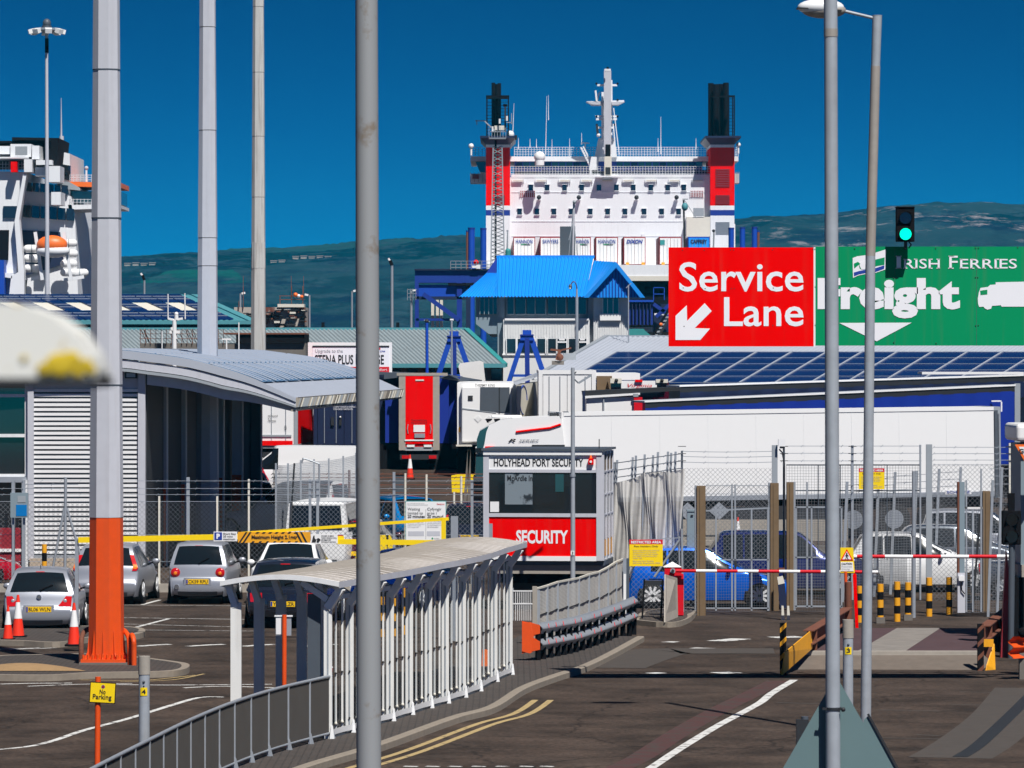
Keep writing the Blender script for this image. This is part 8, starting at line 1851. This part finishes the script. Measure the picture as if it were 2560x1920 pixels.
for i, p in enumerate(FP):
    nn = lat(i)
    mb = MB(); mb.box(p.x - .065, p.x + .065, p.y - .05, p.y + .10, .0, HP - .05, 'shelter_white'); mb.box(p.x - .012, p.x + .012, p.y - .062, p.y - .05, .15, HP - .1, 'grey'); o = mb.build('post', e)
    br = MB(); top_ = roofp(i, .02); br.bar(p + Vector((0, 0, HP - .12)), top_ + Vector((0, 0, -.10)), .15, .12, 'clean_white'); br.bar(p + Vector((0, 0, HP + .02)), roofp(i, .35) + Vector((0, 0, -.1)), .10, .10, 'clean_white'); br.build('bracket', o)
    for z in (.35, 1.1): b2 = MB(); b2.ball((p.x, p.y - .07, z), .018, 'dark', 8, 5); b2.build('bolt', o)
    f = MB(); f.prism([(p.x + .02, p.y - .12, 0), (p.x + .12, p.y - .12, 0), (p.x + .08, p.y - .08, .32), (p.x + .05, p.y - .08, .32)], (0, .05, 0), 'white'); f.build('foot', o)
    if i < 5:
        b = p + nn * DW
        mb = MB(); mb.box(b.x - .085, b.x + .085, b.y - .05, b.y + .10, 0, HP - .05, 'shelter_white'); bo = mb.build('post', e)
        br = MB(); br.bar(b + Vector((0, 0, HP - .12)), roofp(i, .97) + Vector((0, 0, -.06)), .13, .1, 'clean_white'); br.build('bracket', bo)
    if i < len(FP) - 1:
        q = FP[i+1]
        for t in (.36, .66):
            c = p.lerp(q, t); m_ = MB()
            for dx in (0,): m_.box(c.x + dx - .016, c.x + dx + .016, c.y - .03, c.y + .03, .20, HP + .05, 'shelter_white')
            m_.ball((c.x, c.y - .05, .32), .028, 'cream', 8, 5); m_.ball((c.x, c.y - .05, 1.12), .018, 'dark', 8, 5); m_.build('mullion', e)
        g_ = MB(); d = (q - p); off = Vector((d.y, -d.x, 0)).normalized() * .0
        g_.add([tuple(p + Vector((.05, .05, .22))), tuple(q + Vector((-.05, -.02, .22))), tuple(q + Vector((-.05, -.02, HP))), tuple(p + Vector((.05, .05, HP)))], [(0, 1, 2, 3)], 'clear'); g_.build('glazing', e)
        s_ = MB()
        def fr_(u, v): c = p.lerp(q, u); return (c.x + .06 - .04 * math.sin(math.pi * u), c.y - .08, .16 + .09 * v)
        s_.grid(fr_, 8, 1, 'clean_white'); s_.bar(p + Vector((.0, -.02, .12)), q + Vector((0, -.02, .12)), .06, .08, 'steel_dark'); s_.bar(p + Vector((0, 0, HP + .03)), q + Vector((0, 0, HP + .03)), .07, .08, 'white'); s_.build('bottom_rail', e)
# end wall post left
p = FP[0] + lat(0) * DW
mb = MB(); mb.box(FP[0].x - .33, FP[0].x - .12, FP[0].y + .1, FP[0].y + .2, .0, HP + .1, 'steel_dark'); mb.build('end_panel', e)

# ================================================================== GUARD RAIL (foreground left)
RL = [(150, 1968), (234, 1920), (378, 1847), (477, 1799), (582, 1756), (694, 1721), (828, 1690)]
def railp(px, py): Y = 12000 * (CH - 1.1) / (py - HY); return Vector((X(px, Y), Y, 0))
RP = dens([railp(*p) for p in RL], 6)
e = thing('guard_rail', 'grey pedestrian guard rail with thin upright bars curving up from the bottom left', 'railing', (RP[-1].x, RP[-1].y, 0))
mb = MB()
for a, b in zip(RP[:-1], RP[1:]): mb.cyl(a + Vector((0, 0, 1.1)), b + Vector((0, 0, 1.1)), .027, n=8, m='galv'); mb.cyl(a + Vector((0, 0, .2)), b + Vector((0, 0, .2)), .02, n=6, m='galv')
mb.build('handrail', e)
# arc-length walk
cum = [0]
for a, b in zip(RP[:-1], RP[1:]): cum.append(cum[-1] + (b - a).length)
def rat(s):
    for i in range(len(RP) - 1):
        if s <= cum[i+1]: return RP[i].lerp(RP[i+1], (s - cum[i]) / (cum[i+1] - cum[i]))
    return RP[-1]
npst = 17; step = cum[-1] / npst
for k in range(npst + 1):
    c = rat(min(cum[-1], k * step)); mb = MB(); mb.box(c.x - .02, c.x + .02, c.y - .03, c.y + .03, 0, 1.09, 'galv'); mb.prism([(c.x + .0, c.y - .05, 0), (c.x + .10, c.y - .05, 0), (c.x + .03, c.y - .05, .28), (c.x, c.y - .05, .28)], (0, .03, 0), 'galv'); mb.build('post', e)
    if k < npst:
        mb = MB()
        for j in range(1, 24): c = rat(k * step + step * j / 24); mb.box(c.x - .007, c.x + .007, c.y - .012, c.y + .012, .2, 1.08, 'rail_infill')
        mb.build('bar_infill', e)
mb = MB(); c = RP[-1] + Vector((-.02, -.0, 1.13)); mb.cyl(c, c + Vector((0, 0, .10)), .035, .045, 14, 'cherry'); mb.cyl(c + Vector((0, 0, .10)), c + Vector((0, 0, .12)), .048, .045, 14, 'clean_white'); o = solo(mb, 'paper_cup', 'red paper cup with white lid left on the end of the guard rail', 'cup', c)
# orange post with grey box
Y = 74.6
e = thing('ticket_post', 'orange post with a small grey box behind the guard rail', 'post', (X(710, Y), Y, 0))
mb = MB(); mb.cyl((X(710, Y), Y, 0), W(711, 1537, Y), .036, n=14, m='orange'); mb.build('post', e)
mb = MB(); mb.pb(689, 728, 1541, 1589, Y + .04, .10, 'galv'); mb.pb(686, 731, 1539, 1542, Y + .02, .14, 'white'); mb.pb(690, 704, 1545, 1586, Y + .03, .01, 'white'); mb.build('box', e)
# no parking sign
Y = 69.5
e = thing('no_parking_sign', 'small tilted yellow No Parking sign on an orange post', 'sign', (X(244, Y), Y, 0))
mb = MB(); mb.cyl((X(243, Y), Y, 0), W(245, 1692, Y), .041, n=14, m='orange'); mb.build('post', e)
def rp(px, py, dy=0): # rotated plate coordinates
    cx, cy = 256.5, 1732; a = R(3); dx, dyy = px - cx, py - cy; return W(cx + dx * math.cos(a) - dyy * math.sin(a), cy + dx * math.sin(a) + dyy * math.cos(a), Y - .06 + dy)
mb = MB(); mb.prism([rp(*p) for p in ((224, 1706), (289, 1706), (289, 1758), (224, 1758))], (0, .015, 0), 'black'); mb.prism([rp(*p, -.004) for p in ((226, 1708), (287, 1708), (287, 1756), (226, 1756))], (0, .005, 0), 'yellow'); pl = mb.build('plate', e); 
mb = MB(); c = rp(257, 1717, -.006); mb.cyl(c, c + Vector((0, .003, 0)), .026, n=20, m='text_blue'); mb.cyl(c + Vector((0, -.002, 0)), c, .019, n=20, m='dull_red'); mb.build('roundel', pl)
for t, a, b, c, d in (('No', 249, 264, 1723.5, 1735), ('Parking', 232.5, 279.5, 1736, 1752)):
    o = ptext(t, a, b, c, d, Y - .066, pl, 'text_black', .012); me = o.data; cc = rp(256.5, 1732)
    off = OFF[o.name]; M_ = Matrix.Rotation(R(3), 4, 'Y')
    for v in me.vertices: q = v.co + off - cc; q = M_ @ q; v.co = q + cc - off
def numpost(px, py0, Y, r, t, label, capm='concrete'):
    e = thing('numbered_post', label, 'post', (X(px, Y), Y, 0), 'numbered steel posts')
    mb = MB(); zt = Z(py0, Y); zc = Z(py0 + 46, Y); mb.cyl((X(px, Y), Y, 0), (X(px, Y), Y, zc), r * .98, n=24, m='galv_pole'); mb.build('pole', e)
    mb = MB(); mb.cyl((X(px, Y), Y, zc), (X(px, Y), Y, zt), r * 1.06, n=24, m=capm); mb.build('cap', e)
    ts = Z(py0 + (78 if t == '4' else 68), Y); mb = MB(); a0 = .62
    mb.grid(lambda u, v: (X(px, Y) + (r + .004) * math.sin(a0 * (2 * u - 1)), Y - (r + .004) * math.cos(a0 * (2 * u - 1)), ts - .115 * v), 8, 1, 'yellow'); tg = mb.build('number_tag', e)
    text(t, X(px, Y) - .028, X(px, Y) + .028, ts - .09, ts - .025, Y - r - .003, tg, 'text_black', .03)
    mb = MB(); mb.ball((X(px, Y), Y - r, zc - .10), .02, 'steel_dark', 8, 5); mb.ball((X(px, Y), Y - r, zc - .16), .012, 'dark', 8, 5); mb.build('bolt', e)
numpost(360.5, 1640, 67.5, .079, '4', 'blue grey steel post with yellow number 4 tag, bottom left')
numpost(2120, 1549, 75.5, .083, '3', 'blue grey steel post with yellow number 3 tag between two lamp posts')

# ================================================================== FOREGROUND POLES
Y = 36.0
mb = MB(); mb.cyl((X(925, Y), Y, 0), W(915, -400, Y), .098, .082, 28, 'stained_pole'); solo(mb, 'lamp_post', 'thick blurred grey lamp post crossing the whole picture left of centre', 'post', (X(925, Y), Y, 0))
Y = 41.0
e = thing('lamp_post', 'tall grey pole in front of the large signs with a triangular sign on its foot', 'post', (X(2082, Y), Y, 0))
mb = MB(); mb.cyl((X(2085, Y), Y, 0), W(2077, 92, Y), .066, .056, 24, 'galv_pole'); mb.build('lower_pole', e)
mb = MB(); mb.cyl(W(2077, 92, Y), W(2073, -400, Y), .0585, .056, 24, 'galv_pole'); mb.cyl(W(2077, 92, Y), W(2077, 72, Y), .0595, n=24, m='brown_pole'); mb.build('upper_pole', e)
mb = MB(); mb.cyl(W(2083, 1775, Y), W(2083, 1768, Y), .07, n=24, m='dark'); mb.bar(W(2056, 1772, Y - .03), W(2112, 1772, Y - .03), .02, m='dark'); mb.ball(W(2108, 1774, Y - .06), .02, 'dark'); mb.build('clip', e)
Ys = Y + .11
mb = MB(); mb.prism([W(2080, 1706, Ys), W(2100, 1706, Ys), W(2345, 2130, Ys), W(1838, 2130, Ys)], (0, .006, 0), 'green_grey'); o = mb.build('sign_back', e)
Y = 62.0
mb = MB(); mb.prism([W(2160, 1800, Y), W(2170, 1790, Y), W(2290, 2010, Y), (W(2120, 2010, Y))], (0, .01, 0), 'green_grey'); mb.bar(W(2170, 1785, Y - .01), W(2292, 2010, Y - .01), .03, m='dark'); mb.cyl((X(2190, Y), Y + .05, 0), W(2190, 1850, Y + .05), .04, n=10, m='galv'); solo(mb, 'triangular_sign', 'darker triangular sign back peeping out behind the large triangle', 'sign', (X(2190, Y), Y, 0))
mb = MB(); Y = 60; mb.pb(1991, 2022, 1799, 1870, Y, .1, 'dark'); mb.cyl(W(2012, 1799, Y + .05), W(2012, 1791, Y + .05), .045, n=12, m='steel_dark'); mb.cyl((X(2012, Y), Y + .15, 0), W(2012, 1800, Y + .15), .04, n=10, m='galv'); solo(mb, 'signal_box', 'small dark box with round cap left of the big triangular sign back', 'box', (X(2012, Y), Y, 0))
Y = 78.0
e = thing('lamp_post', 'weathered lamp post with side arm and cobra lantern at the top right', 'street lamp', (X(2166, Y), Y, 0))
mb = MB(); mb.cyl((X(2164, Y), Y, 0), W(2176, 640, Y), .086, .080, 20, 'galv_pole'); mb.cyl(W(2176, 640, Y), W(2189, 165, Y), .080, .077, 20, 'brown_pole'); mb.build('lower_pole', e)
mb = MB(); mb.cyl(W(2189, 165, Y), W(2193, 39, Y), .072, .078, 20, 'galv_pole'); mb.cyl(W(2193, 40, Y), W(2193, 38, Y), .08, n=20, m='grey')
mb.build('upper_pole', e)
mb = MB(); mb.cyl(W(2192, 47, Y), W(2104, 26, Y), .026, n=12, m='galv_pole'); mb.cyl(W(2104, 26, Y), W(2096, 26, Y), .07, .10, 14, 'brown_pole'); mb.build('arm', e)
mb = MB(); c = W(2052, 18, Y); mb.ball(c, .38, 'white', 24, 12, (1, .5, .36)); h = mb.build('lantern_cover', e)
mb = MB(); mb.ball(c + Vector((.05, 0, -.05)), .37, 'brown_pole', 24, 12, (.98, .46, .36)); mb.build('lantern_bowl', e)
mb = MB(); mb.bar(c + Vector((-.39, 0, -.02)), c + Vector((.33, 0, -.06)), .3, .02, 'dark'); mb.build('rim', e)
# blurred white rail end, very near
Y = 3.6
e = thing('rail_end', 'blurred white painted rail end with yellow lichen, very close at the left edge', 'rail', (X(-400, Y), Y, 0))
mat('lichen_white', (.70, .70, .66), .8, col2=(.50, .33, .02), scale=34, c2amt=.60)
mb = MB(); mb.prism([W(-900, 740, Y), W(-20, 755, Y), W(60, 762, Y), W(130, 790, Y), W(190, 835, Y), W(228, 890, Y), W(246, 945, Y), W(-900, 945, Y)], (0, .12, 0), 'lichen_white'); o = mb.build('board', e); bevel(o, .006, 2)
mb = MB(); mb.prism([W(-900, 945, Y - .004), W(250, 945, Y - .004), W(244, 968, Y - .004), W(-900, 978, Y - .004)], (0, .13, 0), 'dark'); mb.build('lower_edge', e)
mb = MB(); mb.box(X(-800, Y), X(-600, Y), Y + .02, Y + .10, 0, Z(950, Y), 'dark'); mb.build('support', e)
mb = MB()
for (px, py, r) in ((150, 912, 38), (176, 898, 26), (112, 922, 20), (214, 912, 20), (228, 925, 14), (60, 895, 9), (196, 930, 16)): p = W(px, py, Y - .002); mb.ball(p, r / FPX * Y, 'paint_yellow', 12, 8, (1, .15, .8))
mb.mats[0] = 'yellow_lichen'; mat('yellow_lichen', (.55, .40, .02), .9, var=.4, scale=60); mb.build('lichen_patch', e)

# ================================================================== CONES
def cone(px, ct, cb, label, Y=None, zg=0.0, group='red and white traffic cones'):
    Y = Y or 12000 * (CH - zg) / (cb - HY); x = X(px, Y); h = (cb - ct) / FPX * Y; e = thing('traffic_cone', label, 'traffic cone', (x, Y, zg), group)
    r = lambda t: h * (.15 * (1 - t) + .028 * t); base = .05 * h
    mb = MB(); 
    for a, b, m in ((0, .42, 'red'), (.82, 1, 'red')): mb.cyl((x, Y, zg + base + (h - base) * a), (x, Y, zg + base + (h - base) * b), r(a), r(b), 20, 'cone_red')
    mb.build('cone', e)
    mb = MB(); mb.cyl((x, Y, zg + base + (h - base) * .42), (x, Y, zg + base + (h - base) * .82), r(.42) * 1.03, r(.82) * 1.03, 20, 'clean_white'); mb.build('reflective_sleeve', e)
    mb = MB(); mb.box(x - h * .20, x + h * .20, Y - h * .2, Y + h * .2, zg, zg + base, 'black'); o = mb.build('base', e); bevel(o, .01)
mat('cone_red', (.85, .035, .01), .45, var=.05)
cone(20, 1514, 1600, 'smallest red and white cone, leftmost at the silver hatchback bumper', zg=.1); cone(45, 1487, 1594, 'red and white cone just right of the leftmost one', zg=.1); cone(185, 1507, 1615, 'red and white cone beside the orange mast base', zg=.1)
cone(1845, 1293, 1350, 'red and white cone standing on the wall behind the mesh gates', Y=126, zg=Z(1350, 126))
mb = MB(); mb.pb(1705, 1990, 1352, 1364, 126.2, .4, 'concrete'); mb.pb(1705, 1990, 1338, 1342, 126.5, .3, 'dark'); mb.pb(1705, 2120, 1300, 1352, 127, .3, 'concrete'); mb.pb(1705, 2120, 1364, 1480, 126.3, .3, 'concrete_dark'); mb.mats[0] = 'concrete'; solo(mb, 'barrier_wall', 'pale concrete barrier wall behind the blue cars', 'wall', (X(1850, 126), 126.2, 0))
cone(1025, 1110, 1172, 'orange and white cone under the trailer behind the waiting notice', Y=194, zg=G(194))
mb = MB(); Y = 112.3; mb.box(X(1945, Y), X(1962, Y), Y, Y + .1, Z(1430, Y), Z(1420, Y), 'rust')
mb.prism([W(1943, 1443, Y), W(1957, 1440, Y), W(1962, 1458, Y), W(1946, 1462, Y)], (0, .1, 0), 'cream'); mb.prism([W(1945, 1462, Y), W(1962, 1458, Y), W(1966, 1500, Y), W(1966, 1520, Y), W(1950, 1520, Y), W(1948, 1490, Y)], (0, .1, 0), 'navy')
for px in (1953, 1967): mb.prism([(X(px, Y), Y - .1, 0), (X(px + 8, Y), Y - .1, 0), W(px + 6, 1515, Y - .1), W(px + 1, 1515, Y - .1)], (0, .1, 0), 'cream')
solo(mb, 'post_bundle', 'blue wrapping and pale stakes tied to the foot of the timber post pair', 'bundle', (X(1957, Y), Y, 0))
# ================================================================== HAZE
hz = MB(); hz.box(-2600, 2600, -120, 4300, -3, 150, 'white')
ho = hz.build('haze'); ho['kind'] = 'stuff'; ho['label'] = 'thin blue sea haze over the port and hills'; ho['category'] = 'haze'
hm_ = bpy.data.materials.new('haze'); hm_.use_nodes = True; hn = hm_.node_tree; hn.nodes.remove(hn.nodes['Principled BSDF'])
pv = hn.nodes.new('ShaderNodeVolumePrincipled'); pv.inputs['Color'].default_value = (.03, .60, 1.0, 1); pv.inputs['Density'].default_value = .00008
hn.links.new(pv.outputs[0], hn.nodes['Material Output'].inputs['Volume']); ho.data.materials.clear(); ho.data.materials.append(hm_)
